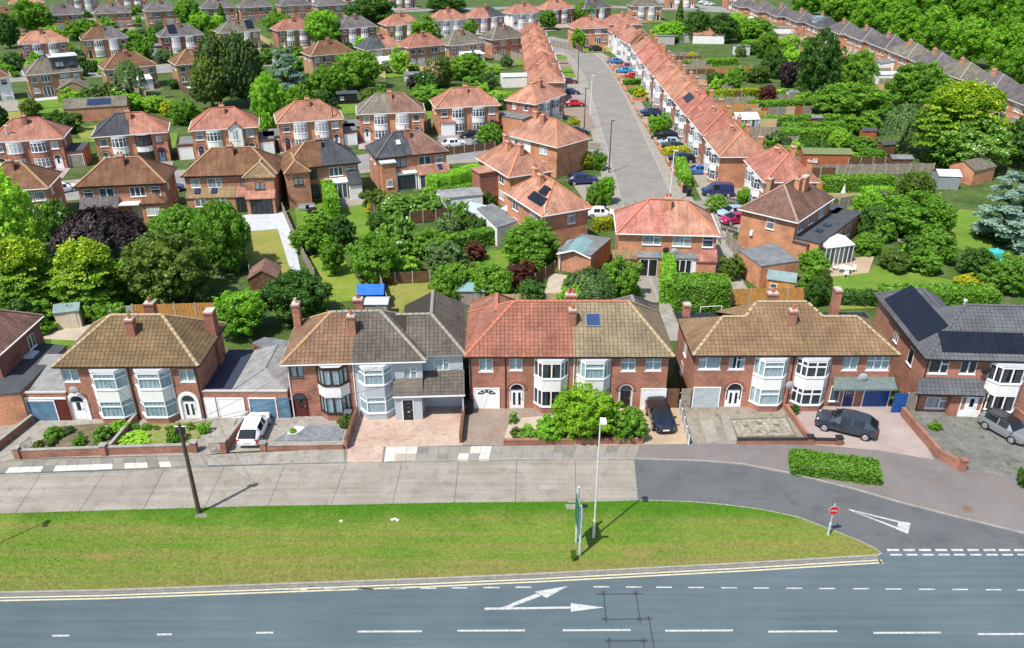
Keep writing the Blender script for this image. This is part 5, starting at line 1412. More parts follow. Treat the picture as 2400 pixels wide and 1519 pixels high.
mb.face([(x0, .2, 2.5), (x1, .2, 2.5), (xm, 2.4, 3.35)]); mb.face([(x0, .2, 2.5), (xm, 2.4, 3.35), (xm, 6.5, 3.35), (x0, 7, 2.5)]); mb.face([(x1, .2, 2.5), (x1, 7, 2.5), (xm, 6.5, 3.35), (xm, 2.4, 3.35)])
mb.build('corrugated_roof', ASBESTOS, g)
beams([((xm, 2.4, 3.36), (xm, 6.5, 3.36)), ((x0, .2, 2.52), (xm, 2.4, 3.36)), ((x1, .2, 2.52), (xm, 2.4, 3.36))], .16, .06, 'ridge_cap', ASBESTOS, g)
q = [at(590, 805, 2.7), at(655, 835, 2.7), at(678, 800, 2.7), at(620, 792, 2.7)]
o = thing('rear_extension', 'flat black-roofed rear lean-to behind the double garage', 'extension', (q[0].x, q[0].y, 0)); MB().prism([(p.x - q[0].x, p.y - q[0].y) for p in q], 0, 2.7).build('wall', [B_DARK], o); MB().prism([(p.x - q[0].x, p.y - q[0].y) for p in q], 2.7, 2.78).build('flat_roof', FELTGREY, o)
# --- second pair: brick left half, pale grey rendered right half with a side extension
H = House('pair with brick brown-framed left half and pale grey rendered right half with black door', (657, 855), (998, 846), 7.4, 5.2, 7.9, group=ROWG)
sp = H.fx(831, 900)[0]
H.roof((R_BROWN, R_GREY), split=sp, tiles=(T_BRN, T_GRY), near=True, fascia=WHITE)
H.win((680, 859, 712, 886), 's2', near=True, fm=DKFRAME); H.win((947, 862, 977, 889), 'f2', near=True)
bay(H.o, H.fx(786, 968, -.7)[0], H.ov, 2.5, .7, 'canted', True, B_RED, fm=DKFRAME, styles=['s2', 's2', 's2'])
bay(H.o, H.fx(884, 968, -.8)[0], H.ov, 2.75, .8, 'canted', True, GREYREN, GREYREN, styles=['f1', 'f1', 'f1'])
x = H.fx(707, 960)[0]; H.open.append((x - .6, x + .6, 0, 1.75)); door(H.o, x, H.ov + .03, 1.2, 1.75, MAROON, DKFRAME, 0, True, 'slot', near=True, ring='arch')
H.walls((B_RED, GREYREN), split=sp); H.pipe(-H.w/2 + .1, WHITE); H.pipe(sp, WHITE)
H.chim(sp - .05, 2.2, 8.35, .6, .6, B_RED, 1); H.chim(sp + .1, 5.6, 8.2, .8, .6, B_RED, 1); H.chim(-H.W/2 + .5, 5.6, 7.9, .6, .75, B_RED, 1, 0.0, POTBUFF)
# side extension with its own hipped roof running back
xa, xb = H.w/2 - .35, aty(1088, 900, H.org.y + 1.4).x - H.org.x
mb = MB(); y0 = 1.25
wall_panel(mb, (xa, y0), (xb, y0), 0, 5.1, [(H.fx(1036, 870, y0 - H.ov)[0] - xa - .6, H.fx(1036, 870, y0 - H.ov)[0] - xa + .6, 3.5, 4.6)]); wall_panel(mb, (xb, y0), (xb, 10.0), 0, 5.1); wall_panel(mb, (xb, 10.0), (xa, 10.0), 0, 5.1); wall_panel(mb, (xa, 10.0), (xa, y0), 0, 5.1)
mb.build('side_extension', GREYREN, H.o)
window(H.o, H.fx(1036, 870, y0 - H.ov)[0], y0, 3.5, 1.2, 1.1, 'g2', near=True)
xa2, xb2, ye = xa - .9, xb + .25, y0 - .35; xm = (xa2 + xb2) / 2 + .2; rz_ = 7.15
xm = xb2 - 2.75; rz_ = 5.2 + .74 * 3.0
A_, B_, p_, q_ = Vector((xa2, ye, 5.2)), Vector((xb2, ye, 5.2)), Vector((xm, ye + 3.0, rz_)), Vector((xm, 8.3, rz_)); pl_ = Vector((xa2 - 2.0, ye + 3.0, rz_)); al_ = Vector((xa2 - 2.0, ye, 5.2))
fcs = [[A_, B_, p_, Vector((xa2, ye + 3.0, rz_))], [B_, Vector((xb2, 10.2, 5.2)), q_, p_], [Vector((xm - 2.7, 10.2, 5.2)), Vector((xm - 2.7, 6, 5.2)), Vector((xm, ye + 3.0, rz_)), q_], [A_, Vector((xa2, ye + 3.0, rz_)), pl_]]
mb = MB()
for f in fcs: mb.face(f)
ro = mb.build('extension_roof', plain('roof_underlay', (.035, .028, .022), .95), H.o); bud = [0]; rg = random.Random(4)
for f in fcs[:2]: tile_face(ro, f, T_GRY, bud, rg)
ridge_run(ro, [(B_, p_), (p_, q_), (Vector((xa2 - .9, ye + 3.0, rz_)), p_)], RIDGE[R_GREY])
mb = MB().box(xa2 + .1, xb2 - .05, ye + .05, 10.1, 5.02, 5.17); mb.build('extension_fascia', WHITE, H.o)
# porch and tiled canopy in front
pa, pb = H.fx(927, 960, -.9)[0], H.fx(990, 960, -.9)[0]
box_ext(H.o, pa, pb, H.ov - .95, H.ov, 2.45, GREYREN, T_GRY, 'porch', lean=.85)
door(H.o, H.fx(957, 965, -.95)[0], H.ov - .97, .95, 2.05, BLACKP, WHITE, 0, False, 'dashes', near=True)
mb = MB(); cl = [Vector((pb, H.ov - 1.1, 2.45)), Vector((xb + .1, H.ov - 1.1, 2.45)), Vector((xb + .1, y0, 3.55)), Vector((pb, y0, 3.55))]
mb.face(cl); ro = mb.build('canopy', FELT, H.o); tile_face(ro, cl, T_GRY, [60], rg)
mb = MB(); f2 = [Vector((pa - .1, H.ov - 1.1, 2.45)), Vector((pb, H.ov - 1.1, 2.45)), Vector((pb, H.ov, 3.35)), Vector((pa - .1, H.ov, 3.35))]
mb.face(f2); ro = mb.build('porch_canopy', FELT, H.o); tile_face(ro, f2, T_GRY, [40], rg)
MB().box(pa - .12, xb + .12, H.ov - 1.16, H.ov - 1.05, 2.3, 2.45).build('canopy_fascia', WHITE, H.o)
MB().box(xb - .12, xb, H.ov - 1.0, H.ov - .88, 0, 2.32).build('canopy_post', GREYREN, H.o)
window(H.o, H.fx(1040, 942, y0 - H.ov)[0], y0, 1.25, 1.4, .8, 'g2')
A2 = H
# --- third pair: red roof left, mossy roof right
H = House('wide brick pair with red left roof and mossy right roof behind the yellow-green bush', (1088, 836), (1581, 836), 8.0, 5.2, 8.2, group=ROWG)
sp = H.fx(1341, 900)[0]
H.roof((R_RED, R_TAN), (4.0, 3.4), split=sp, tiles=(T_RED, T_MOSS), near=True, fascia=BLACKP)
for r in ((1123, 839, 1155, 871), (1194, 839, 1224, 868)): H.win(r, 's2', near=True)
for r in ((1456, 841, 1490, 870), (1513, 839, 1550, 869)): H.win(r, 'ff', near=True)
bay(H.o, H.fx(1291, 945, -.75)[0], H.ov, 2.75, .75, 'canted', True, B_RED, styles=['s2', 's2', 's2'], cm=CURTAIN2, curtain='sides')
bay(H.o, H.fx(1390, 945, -.75)[0], H.ov, 2.75, .75, 'canted', True, B_RED, styles=['s2', 'f1', 's2'])
garage_door(H.o, H.fx(1141, 940)[0], H.ov - .02, 2.15, 2.05, WHITE, WHITE, 4, True)
x = H.fx(1211, 945)[0]; H.open.append((x - .6, x + .6, 0, 1.9)); door(H.o, x, H.ov + .03, 1.2, 1.9, WHITE, WHITE, 0, True, 'two', near=True, ring='arch')
x = H.fx(1465, 940)[0]; H.open.append((x - .58, x + .58, 0, 1.85)); door(H.o, x, H.ov + .03, 1.16, 1.85, BLACKP, WHITE, 0, True, 'slot', near=True, ring='arch')
garage_door(H.o, H.fx(1530, 940)[0], H.ov - .02, 2.1, 2.0, WHITE)
H.walls((B_RED, B_RED), split=sp); H.pipe(H.fx(1185, 900)[0]); H.pipe(sp + .1, WHITE); H.pipe(-H.w/2 + .1)
H.chim(sp - .02, 2.4, 8.3, .6, .62, B_RED, 1); H.chim(sp, 4.9, 8.5, .9, .6, B_RED, 2)
# rooflight
zc = at(1392, 766, 7.0); lx, ly = zc.x - H.org.x, 2.55
rl = MB().box(-.62, .62, -.6, .6, 0, .09).build('rooflight', plain('rooflight_frame', (.18, .18, .18), .5), H.roofs[-1], (lx, ly, H.zroof(lx, ly) + .07)); rl.rotation_euler = (math.atan2(H.rh - H.eh, H.D/2), 0, 0)
setmat(link('pane', cached('rlp', lambda: MB().box(-.54, .54, -.52, .52, .09, .1).mesh('pane', None)), rl), plain('rooflight_glass', (.03, .06, .14), .1))
# rear wings
def rear_wing(H, x0, x1, y0, y1, rz0, mt, hipback=2.2, name='rear_wing_roof', brick=B_RED, eh=5.2):
    xm = (x0 + x1) / 2
    a, b, c, d = (x0, y0, eh), (x1, y0, eh), (x1, y1, eh), (x0, y1, eh); p, q = (xm, y0, rz0), (xm, y1 - hipback, rz0)
    mb = MB().face([b, c, q, p]).face([d, a, p, q]).face([c, d, q]); r = mb.build(name, mt, H.o)
    up = Vector((0, 0, .03)); beams([(Vector(p) + up, Vector(q) + up), (Vector(c) + up, Vector(q) + up), (Vector(d) + up, Vector(q) + up)], .26, .09, 'ridge_tiles', RIDGE[mt], r)
    w = MB(); wall_panel(w, (x1 - .3, y0), (x1 - .3, y1 - .3), 0, eh - .1); wall_panel(w, (x1 - .3, y1 - .3), (x0 + .3, y1 - .3), 0, eh - .1); wall_panel(w, (x0 + .3, y1 - .3), (x0 + .3, y0), 0, eh - .1)
    w.build('rear_wing_wall', brick, H.o)
rear_wing(H, -H.W/2 + .02, -H.W/2 + 5.0, 4.2, 9.8, 7.2, R_RED); rear_wing(H, H.W/2 - 5.2, H.W/2 - .02, 4.2, 9.6, 7.1, R_SLATE)
A3 = H
# --- fourth pair: long tan roof stepped at both ends
H = House('long tan-roofed brick pair with two white bays and a royal blue garage door', (1624, 833), (2110, 832), 7.8, 5.2, 8.1, group=ROWG)
W = H.W; yl, zl = 2.8, 5.2 + .74 * 2.8; yh, zh = 3.9, 5.2 + .74 * 3.9
xl1, xl2 = -W/2 + 2.8, W/2 - 2.8; jl, jr = H.fx(1766, 800)[0] - .15, H.fx(1941, 800)[0] + .25; ul, ur = jl + 1.1, jr - 1.1
V3 = lambda x, y, z: Vector((x, y, z))
fr1 = [V3(-W/2, 0, 5.2), V3(W/2, 0, 5.2), V3(xl2, yl, zl), V3(xl1, yl, zl)]; fr2 = [V3(jl, yl, zl), V3(jr, yl, zl), V3(ur, yh, zh), V3(ul, yh, zh)]
lf = [V3(-W/2, 6.4, 5.2), V3(-W/2, 0, 5.2), V3(xl1, yl, zl)]; rt = [V3(W/2, 0, 5.2), V3(W/2, 6.4, 5.2), V3(xl2, yl, zl)]
bl = [V3(jl + .0, 6.4, 5.2), V3(-W/2, 6.4, 5.2), V3(xl1, yl, zl), V3(jl, yl, zl)]; br = [V3(W/2, 6.4, 5.2), V3(jr, 6.4, 5.2), V3(jr, yl, zl), V3(xl2, yl, zl)]
bm_ = [V3(jr + 1.2, 7.8, 5.2), V3(jl - 1.2, 7.8, 5.2), V3(ul, yh, zh), V3(ur, yh, zh)]; sl_ = [V3(jl - 1.2, 7.8, 5.2), V3(jl, yl, zl), V3(ul, yh, zh)]; sr_ = [V3(jr, yl, zl), V3(jr + 1.2, 7.8, 5.2), V3(ur, yh, zh)]
H.roof(R_TAN, tiles=(T_TAN2, T_TAN2), near=True, fascia=BLACKP, faces=[fr1, fr2, lf, rt, bl, br, bm_, sl_, sr_], lines=[(fr1[0], fr1[3]), (fr1[1], fr1[2]), (fr1[3], fr2[0]), (fr2[1], fr1[2]), (fr2[0], fr2[3]), (fr2[1], fr2[2]), (fr2[3], fr2[2])])
H.win((1638, 834, 1689, 866), 'h2', near=True); H.win((1709, 834, 1746, 866), 'f2', near=True, curtain='sides'); H.win((1976, 836, 2011, 868), 's2', near=True); H.win((2032, 836, 2085, 868), 'f3', near=True)
bay(H.o, H.fx(1801, 945, -.75)[0], H.ov, 2.8, .75, 'canted', True, B_RED, styles=['s2', 'f1', 's2']); bay(H.o, H.fx(1899, 945, -.75)[0], H.ov, 2.8, .75, 'canted', True, B_RED, styles=['ff', 'ff', 'ff'], cm=CURTAIN2)
garage_door(H.o, H.fx(1655, 930)[0], H.ov - .02, 2.25, 2.0, plain('pale_grey_door', (.42, .46, .48), .45), WHITE, 11)
x = H.fx(1718, 935)[0]; H.open.append((x - .68, x + .68, 0, 1.75)); door(H.o, x, H.ov + .03, 1.36, 1.75, WHITE, WHITE, 0, True, 'two', near=True, ring='arch')
H.walls(B_RED); H.side('L', 4.0, 3.0, .8, 1.1, 's2'); H.side('L', 4.6, .8, .8, 1.1, 's2'); H.pipe(0)
H.chim(H.fx(1858, 760, 1.6)[0], 2.35, 8.15, .62, .62, B_RED, 1); H.chim(-.3, 6.8, 7.6, .9, .6, B_RED, 1); H.chim(W/2 - 3.0, 6.9, 7.9, .55, .8, B_RED, 0, 0.0); H.chim(-W/2 + .8, 7.1, 6.4, .6, .6, B_RED, 0, 0.0)
# green felt canopy over the recessed right-hand entrance
ca, cb = H.fx(1948, 935, -.9)[0], H.fx(2092, 935, -.6)[0]
mb = MB(); mb.face([(ca, H.ov - .95, 2.35), (cb, H.ov - .95, 2.35), (cb, H.ov, 2.95), (ca + .3, H.ov, 2.95)]); mb.box(ca, cb, H.ov - .97, H.ov - .9, 2.2, 2.34); mb.build('canopy', [plain('dull_green_felt', (.115, .15, .145), .9, .2)], H.o)
door(H.o, H.fx(1985, 945)[0], H.ov - .03, .98, 2.05, NAVY, WHITE, 0, False, 'grid', near=True); garage_door(H.o, H.fx(2049, 945)[0], H.ov - .04, 2.25, 2.05, ROYAL)
window(H.o, H.fx(1955, 950, -.4)[0], H.ov - .1, .7, .8, 1.4, 's1')
A4 = H
gp = at(2102, 969); tag(MB().box(-.55, .55, -.03, .03, 0, 1.95).box(-.5, .5, -.05, -.03, .25, .35).box(-.5, .5, -.05, -.03, 1.5, 1.6).build('side_gate', ROYAL, None, gp), 'royal blue side gate beside the blue garage door', 'gate')
sat_dish(on_wall(A4, 2018, 879), A4.rz, 'large grey satellite dish under the right-hand upper windows of the long tan-roofed pair', .42); sat_dish(on_wall(A4, 1848, 896, -.3), A4.rz, 'grey satellite dish between the two white bays of the long tan-roofed pair', .36)
# --- fifth house: dark roof with solar panels, at the right edge
L5 = at(2170, 841, 5.2); R5 = L5 + Vector((13.6, -.75, 0))
H = House('brick house with dark grey roof and black solar panels at the right edge', L5, R5, 8.2, 5.2, 8.1, group=ROWG)
W, D, rh = H.W, H.D, H.rh; k5 = (rh - 5.2) / (D/2); xw = 2.8; zw = 5.2 + k5 * xw; yw = 12.2; hb = 3.0; xa = -W/2
A_, B_, C_, p_, q_ = V3(xa, 0, 5.2), V3(W/2, 0, 5.2), V3(W/2, D, 5.2), V3(xa + D/2, D/2, rh), V3(W/2 - D/2, D/2, rh)
w1, w2, w3 = V3(xa + xw, xw, zw), V3(xa + xw, yw - hb, zw), V3(xa + xw, D - xw, zw)
H.roof(R_DARK, tiles=(T_DRK, T_DRK), near=True, fascia=BLACKP, faces=[[A_, B_, q_, p_], [V3(xa, yw, 5.2), A_, w1, w2], [w3, w1, p_], [B_, C_, q_], [C_, V3(xa, D, 5.2), p_, q_], [V3(xa + 2 * xw, D - xw, 5.2), V3(xa + 2 * xw, yw, 5.2), w2, w3], [V3(xa + 2 * xw, yw, 5.2), V3(xa, yw, 5.2), w2]], lines=[(A_, p_), (p_, q_), (B_, q_), (w3, w2), (V3(xa, yw, 5.2), w2)])
mb = MB(); wall_panel(mb, (xa + 2 * xw - .3, D - .35), (xa + 2 * xw - .3, yw - .3), 0, 5.1); wall_panel(mb, (xa + 2 * xw - .3, yw - .3), (xa + .35, yw - .3), 0, 5.1); wall_panel(mb, (xa + .35, yw - .3), (xa + .35, D - .36), 0, 5.1); mb.build('rear_wing_wall', B_RED, H.o)
H.win((2178, 844, 2224, 876), 'g2', near=True, cm=CURTAIN2); H.win((2252, 845, 2290, 877), 's2', near=True, cm=CURTAIN2)
bay(H.o, H.fx(2349, 955, -.8)[0], H.ov, 2.9, .8, 'canted', True, B_RED, styles=['s2', 's2', 's2'], cm=CURTAIN2, curtain='sides')
H.walls(B_RED); H.win((2170, 931, 2222, 956), 'g2', cm=CURTAIN2)
x = H.fx(2262, 955)[0]; door(H.o, x, H.ov - .72, 1.75, 2.05, WHITE, WHITE, 0, False, 'slot', near=True)
xp0, xp1 = H.fx(2225, 955, -.7)[0], H.fx(2303, 955, -.7)[0]
box_ext(H.o, xp0, xp1, H.ov - .68, H.ov, 2.3, B_RED, R_DARK, 'porch', lean=.0)
c0, c1 = H.fx(2150, 905, -.9)[0], H.fx(2312, 905, -.9)[0]
cl = [Vector((c0, H.ov - 1.1, 2.4)), Vector((c1, H.ov - 1.1, 2.4)), Vector((c1, H.ov, 3.3)), Vector((c0 + .4, H.ov, 3.3))]
mb = MB().face(cl); ro = mb.build('canopy', BLACKP, H.o); tile_face(ro, cl, T_DRK, [60], rg); MB().box(c0, c1, H.ov - 1.13, H.ov - 1.03, 2.26, 2.4).build('canopy_fascia', BLACKP, H.o)
H.chim(3.6, 6.0, 8.3, .9, .7, B_RED, 2); H.pipe(-H.w/2 + .05)
H.side('L', 3.2, 2.9, .95, 1.5, 's1', gm=DARKGLASS); H.side('L', 6.6, 3.2, .75, 1.0, 's2')
# wing running back on the left, with its own hipped roof and black panels on the slope
x0, x1, y1 = -H.W/2, -H.W/2 + 5.6, 12.2
def panel_grid(parent, o, ux, uy, n, nu, nv, pw, ph, mat=SOLAR, gap=.03, name='solar_panel', lift=.09):
    un = cached(('solar', round(pw, 2), round(ph, 2), mat.name), lambda: MB().box(0, pw - gap, 0, ph - gap, 0, .035).mesh('solar_panel', mat))
    M = Matrix((ux, uy, n)).transposed().to_euler()
    for i in range(nu):
        for j in range(nv):
            k = link(name, un, parent, tuple(o + ux * (i * pw) + uy * (j * ph) + n * lift)); k.rotation_euler = M
sl = math.atan2(H.rh - H.eh, H.D/2)
uy = Vector((0, math.cos(sl), math.sin(sl))); n = Vector((0, -math.sin(sl), math.cos(sl)))
panel_grid(H.o, Vector((H.fx(2212, 830)[0] - .1, .5, 5.2 + .5 * math.tan(sl))), Vector((1, 0, 0)), uy, n, 6, 1, 1.12, 1.9)
sl2 = math.atan2(k5, 1); ux2 = Vector((0, -1, 0)); uy2 = Vector((math.cos(sl2), 0, math.sin(sl2))); n2 = Vector((-math.sin(sl2), 0, math.cos(sl2)))
panel_grid(H.o, Vector((x0 + .3, 10.4, 5.2 + .3 * math.tan(sl2))), ux2, uy2, n2, 7, 1, 1.15, 2.6)
MB().tube((x1 - 1.0, 5.2, 6.6), (x1 - 1.0, 5.2, 7.9), .09, None, 8).tube((x1 - 1.0, 5.2, 7.9), (x1 - 1.0, 5.2, 8.05), .15, None, 8).build('flue', PALEMETAL, H.o)
sat_dish(on_wall(H, 2306, 862), H.rz, 'black satellite dish beside the upper bay of the dark-roofed house', .38, BLACKPL)
A5 = H
# ------------------------------------------------------------------ front gardens: walls, gates, cars, posts
A_ = lambda *p: at(*p)
WB = brickmat('garden_wall_brick', (.34, .13, .075), (.24, .085, .055))
garden_wall([A_(45, 1074), A_(262, 1066), A_(462, 1060)], .72, .24, WB, 'low brick wall with dark coping in front of the tan-roofed pair', KERB, piers=[A_(45, 1074), A_(247, 1067), A_(458, 1060)])
garden_wall([A_(322, 985), A_(258, 1062)], .62, .2, WB, 'brick wall dividing the two front gardens of the tan-roofed pair', KERB)
garden_wall([A_(80, 990), A_(-40, 1085)], .7, .22, WB, 'brick side wall at the far left drive', KERB)
garden_wall([A_(584, 985), A_(530, 1058)], .85, .22, WB, 'brick wall sloping down to the pavement left of the white hatchback', KERB, piers=[A_(527, 1060)])
garden_wall([A_(617, 1056), A_(806, 1053)], .5, .3, WB, 'long low brick wall in front of the slate bed', CONC, piers=[A_(619, 1056)])
garden_wall([A_(838, 978), A_(812, 1055)], .95, .2, WB, 'brick wall between the slate bed and the red concrete drive', WOODBROWN)
garden_wall([A_(1088, 965), A_(1080, 1040)], .8, .2, plain('brown_board', (.16, .08, .05), .8, .25), 'brown boarded divider between the red drive and the brown paved drive', WOODBROWN, name='divider_wall')
garden_wall([A_(1180, 1044), A_(1350, 1042), A_(1506, 1040)], .5, .24, WB, 'low brick wall in front of the gravel garden and green shrubs', WB)
garden_wall([A_(1726, 1042), A_(1895, 1041), A_(1966, 1043)], .48, .26, WB, 'low brick wall in front of the crazy paving', BLACKPL, piers=[A_(1897, 1041), A_(1964, 1043)])
garden_wall([A_(1840, 962), A_(1894, 1036)], .55, .22, WB, 'brick wall between the crazy paving and the pink drive', WB)
garden_wall([A_(2112, 975), A_(2150, 1020), A_(2200, 1078), A_(2252, 1104)], .8, .24, WB, 'brick wall stepping down between the pink drive and the dark paved drive', WB, piers=[A_(2252, 1104)])
garden_wall([A_(2375, 975), A_(2440, 1030)], .8, .22, WB, 'short brick wall beside the silver car at the right edge', WB)
# timber and panel dividers
fence(A_(1592, 962), A_(1613, 1045), .95, plain('grey_white_panels', (.36, .36, .35), .8, .3, 3), 'low weathered white panel fence beside the black car', PALEMETAL, 1.3, True)
tag(MB().box(-.5, .5, -.04, .04, 0, 1.9).box(-.46, .46, -.06, -.04, .3, .4).box(-.46, .46, -.06, -.04, 1.5, 1.6).build('side_gate', WOODGREY, None, A_(1602, 957)), 'weathered grey timber gate beside the grey garage door', 'gate')
tag(MB().box(-.6, .6, -.04, .04, 0, 1.9).box(-.55, .55, -.06, -.04, .3, .4).build('side_gate', WOODBROWN, None, A_(1576, 957)), 'brown timber side gate behind the black car', 'gate')
fence(A_(2118, 968), A_(2165, 958), 1.9, WOODGREY, 'tall grey timber side fence between the pink drive and the dark-roofed house', world=True, step=1.2)
def iron_gate(p, rz, w, h, label):
    o = thing('iron_gate', label, 'gate', p, rz)
    mb = MB().tube((0, 0, .08), (w, 0, .08), .018, None, 5).tube((0, 0, h), (w, 0, h), .018, None, 5).tube((0, 0, .05), (0, 0, h + .1), .02, None, 5).tube((w, 0, .05), (w, 0, h + .1), .02, None, 5)
    mb.build('frame', BLACKP, o)
    bu = cached(('gbar', h), lambda: MB().tube((0, 0, .08), (0, 0, h), .011, None, 5).mesh('bar', BLACKP))
    for i in range(1, int(w / .13)): link('bar', bu, o, (i * .13, 0, 0))
    s = MB()
    for k in range(12):
        t0, t1 = k / 12 * 9, (k + 1) / 12 * 9
        s.tube((w/2 + .02 * t0 * math.cos(t0), -.012, h/2 + .028 * t0 * math.sin(t0)), (w/2 + .02 * t1 * math.cos(t1), -.012, h/2 + .028 * t1 * math.sin(t1)), .012, None, 5)
    s.build('scroll', BLACKP, o)
iron_gate(A_(494, 1062), .05, 1.05, .85, 'black scrolled iron gate between the brick piers left of the white hatchback')
iron_gate(A_(47, 1068), 1.25, 1.2, .85, 'open black iron gate at the left brick pier')
# cars in front
white = carpaint('white_car_paint', (.78, .79, .80)); blackc = carpaint('blue_black_car_paint', (.012, .018, .035)); greyc = carpaint('slate_grey_car_paint', (.045, .06, .08), .35); silver = carpaint('silver_car_paint', (.33, .35, .35), .5)
black2 = carpaint('black_car_paint', (.012, .012, .014)); redc = carpaint('red_car_paint', (.52, .015, .02)); bluec = carpaint('bright_blue_car_paint', (.02, .27, .52)); navyc = carpaint('navy_car_paint', (.02, .03, .10)); pinkc = carpaint('cerise_car_paint', (.32, .01, .075)); palebl = carpaint('pale_blue_car_paint', (.36, .48, .58), .2); midblue = carpaint('mid_blue_car_paint', (.05, .16, .42)); maroonc = carpaint('maroon_car_paint', (.10, .012, .02))
wheelc = plain('white_hubcap', (.6, .6, .6), .4)
c = at(598, 1018); d = at(613, 980) - at(583, 1045); car((c.x, c.y, .066), math.atan2(d.y, d.x), 'hatch', white, 'white hatchback parked nose-in between the low brick walls', wheelc, None, True, None, 1.04)
c = at(1546, 990); car((c.x, c.y, .062), math.radians(-85), 'mini', blackc, 'small glossy black hatchback parked nose-out on the tan drive', ALLOY, black2, True)
c = at(1980, 1010); car((c.x, c.y, .096), math.radians(154), 'suv', greyc, 'slate grey estate car parked across the pink block drive', ALLOY, None, True)
c = at(2352, 1018); car((c.x, c.y, .10), math.radians(-63), 'mini', silver, 'silver hatchback with black roof at the right edge', ALLOY, black2, True)
# wheelie bins
def bin_(p, rz, mat, label, s=1.0):
    o = thing('wheelie_bin', label, 'bin', p, rz); o.scale = (s, s, s)
    mb = MB(); a, b = .24, .29
    lo = [(-a, -a), (a, -a), (a, a), (-a, a)]; hi = [(-b, -b), (b, -b), (b, b), (-b, b)]
    for i in range(4):
        j = (i + 1) % 4; mb.face([(*lo[i], .06), (*lo[j], .06), (*hi[j], .95), (*hi[i], .95)])
    mb.build('body', mat, o); MB().box(-.31, .31, -.34, .30, .95, 1.03).box(-.31, .31, .28, .36, .93, .99).build('lid', mat, o)
    for s_ in (-1, 1): MB().tube((s_ * .2, .26, .1), (s_ * .27, .26, .1), .1, None, 10).build('wheel', TYRE, o)
for (x, y, m, l) in ((1101, 968, BLACKPL, 'black wheelie bin at the corner of the red-roofed brick house by the white garage door'), (818, 990, plain('grey_bin', (.10, .11, .12), .5), 'dark grey bin beside the brown-framed bay')): bin_(A_(x, y) + Vector((0, 0, .06)), 0, m, l)
# lamp post, telegraph pole, signs
p = at(1391, 1262)
o = thing('street_lamp', 'tall pale street lamp on the verge beside the green road sign', 'lamp post', (p.x, p.y, .09))
MB().tube((0, 0, 0), (0, 0, 1.5), .095, .085, 12).tube((0, 0, 1.5), (0, 0, 9.35), .062, .045, 12).build('column', plain('lamp_column', (.62, .60, .55), .5, .08), o)
MB().box(-.02, .34, -.48, .16, 9.3, 9.40).build('lamp_head', plain('lamp_head_grey', (.68, .70, .70), .4), o); MB().box(.03, .29, -.43, .08, 9.285, 9.299).build('lens', LAMPGL, o)
LAMPS = [(o, 'tall pale street lamp just off the left edge, its shadow on the verge')]
pt = at(104, 1227); q = pt - Vector((math.cos(SUN_AZ), math.sin(SUN_AZ), 0)) * 5.55
c = o.copy(); COL.objects.link(c); c.location = (q.x, q.y, .09); c['label'] = LAMPS[0][1]; c['group'] = o['group'] = 'street lamps on the verge'
for ch in list(o.children): k = ch.copy(); COL.objects.link(k); k.parent = c
p = at(467, 1204)
o = thing('telegraph_pole', 'dark wooden telegraph pole at the edge of the grass verge', 'pole', (p.x, p.y, .05))
MB().tube((0, 0, 0), (0, 0, 3.8), .165, .14, 10).tube((0, 0, 3.8), (-.02, 0, 7.4), .14, .11, 10).build('shaft', POLEWOOD, o)
for (sx, h0) in ((-.2, 7.0), (.18, 7.05)): MB().box(sx - .09, sx + .09, -.1, .1, h0 - .35, h0 + .05).build('terminal_box', BLACKPL, o)
MB().tube((-.3, 0, 7.2), (.3, 0, 7.2), .03, None, 6).build('crossbar', STEEL, o)
for i in range(6): MB().tube((0, -.1 if i % 2 else .1, 3.0 + i * .6), (0, -.26 if i % 2 else .26, 3.0 + i * .6), .012, None, 5).build('step_peg', STEEL, o)
for hx, hy, hz, lab in ((A1.org.x - 3.0, A1.org.y, 5.0, 'cable from the telegraph pole to the left end of the tan-roofed pair'), (A1.org.x + 3.2, A1.org.y, 5.0, 'cable from the telegraph pole to the right end of the tan-roofed pair'), (A2.org.x - 4.6, A2.org.y, 5.0, 'cable from the telegraph pole to the brick half of the second pair'), (A2.org.x + 2.0, A2.org.y - .2, 5.0, 'cable from the telegraph pole to the grey rendered half of the second pair'), (A3.org.x - 6.0, A3.org.y, 5.0, 'cable from the telegraph pole to the red-roofed brick house')):
    mb = MB(); s0 = Vector((p.x, p.y, 7.3)); s1 = Vector((hx, hy, hz)); pts = [s0 + (s1 - s0) * (i / 10) - Vector((0, 0, 1.6 * (i / 10) * (1 - i / 10))) for i in range(11)]
    for u, v in zip(pts, pts[1:]): mb.tube(u, v, .011, None, 4, cap=False)
    tag(mb.build('overhead_cable', BLACKPL), lab, 'cable', 'cables from the telegraph pole')
tag(MB().prism([(q.x, q.y) for q in [at(460, 1207), at(487, 1206), at(484, 1216), at(458, 1215)]], .06, .10).build('concrete_pad', CONC), 'small concrete pad at the foot of the telegraph pole', 'pad')
tag(MB().prism([(q.x, q.y) for q in [at(1325, 1185), at(1349, 1184), at(1349, 1196), at(1327, 1196)]], .06, .10).build('inspection_cover', CONC), 'pale concrete inspection cover in the grass near the lamp post', 'cover')
SIGNGREEN = plain('sign_green', (.012, .13, .085), .4, .05)
p1, p2 = at(1350, 1273), at(1358, 1306)
o = thing('road_sign', 'large green direction sign on two steel posts, seen edge-on', 'sign', (p2.x, p2.y, .08)); dv = p1 - p2
for (k, top) in ((Vector((0, 0, 0)), 4.15), (dv, 4.55)): MB().tube((k.x, k.y, 0), (k.x, k.y, top), .085, None, 10).build('post', plain('post_grey_blue', (.42, .50, .53), .45), o)
e = dv.normalized(); nn = Vector((-e.y, e.x, 0))
if nn.x > 0: nn = -nn
a0 = -e * .12 + nn * .11; a1 = dv + e * .12 + nn * .11
mb = MB()
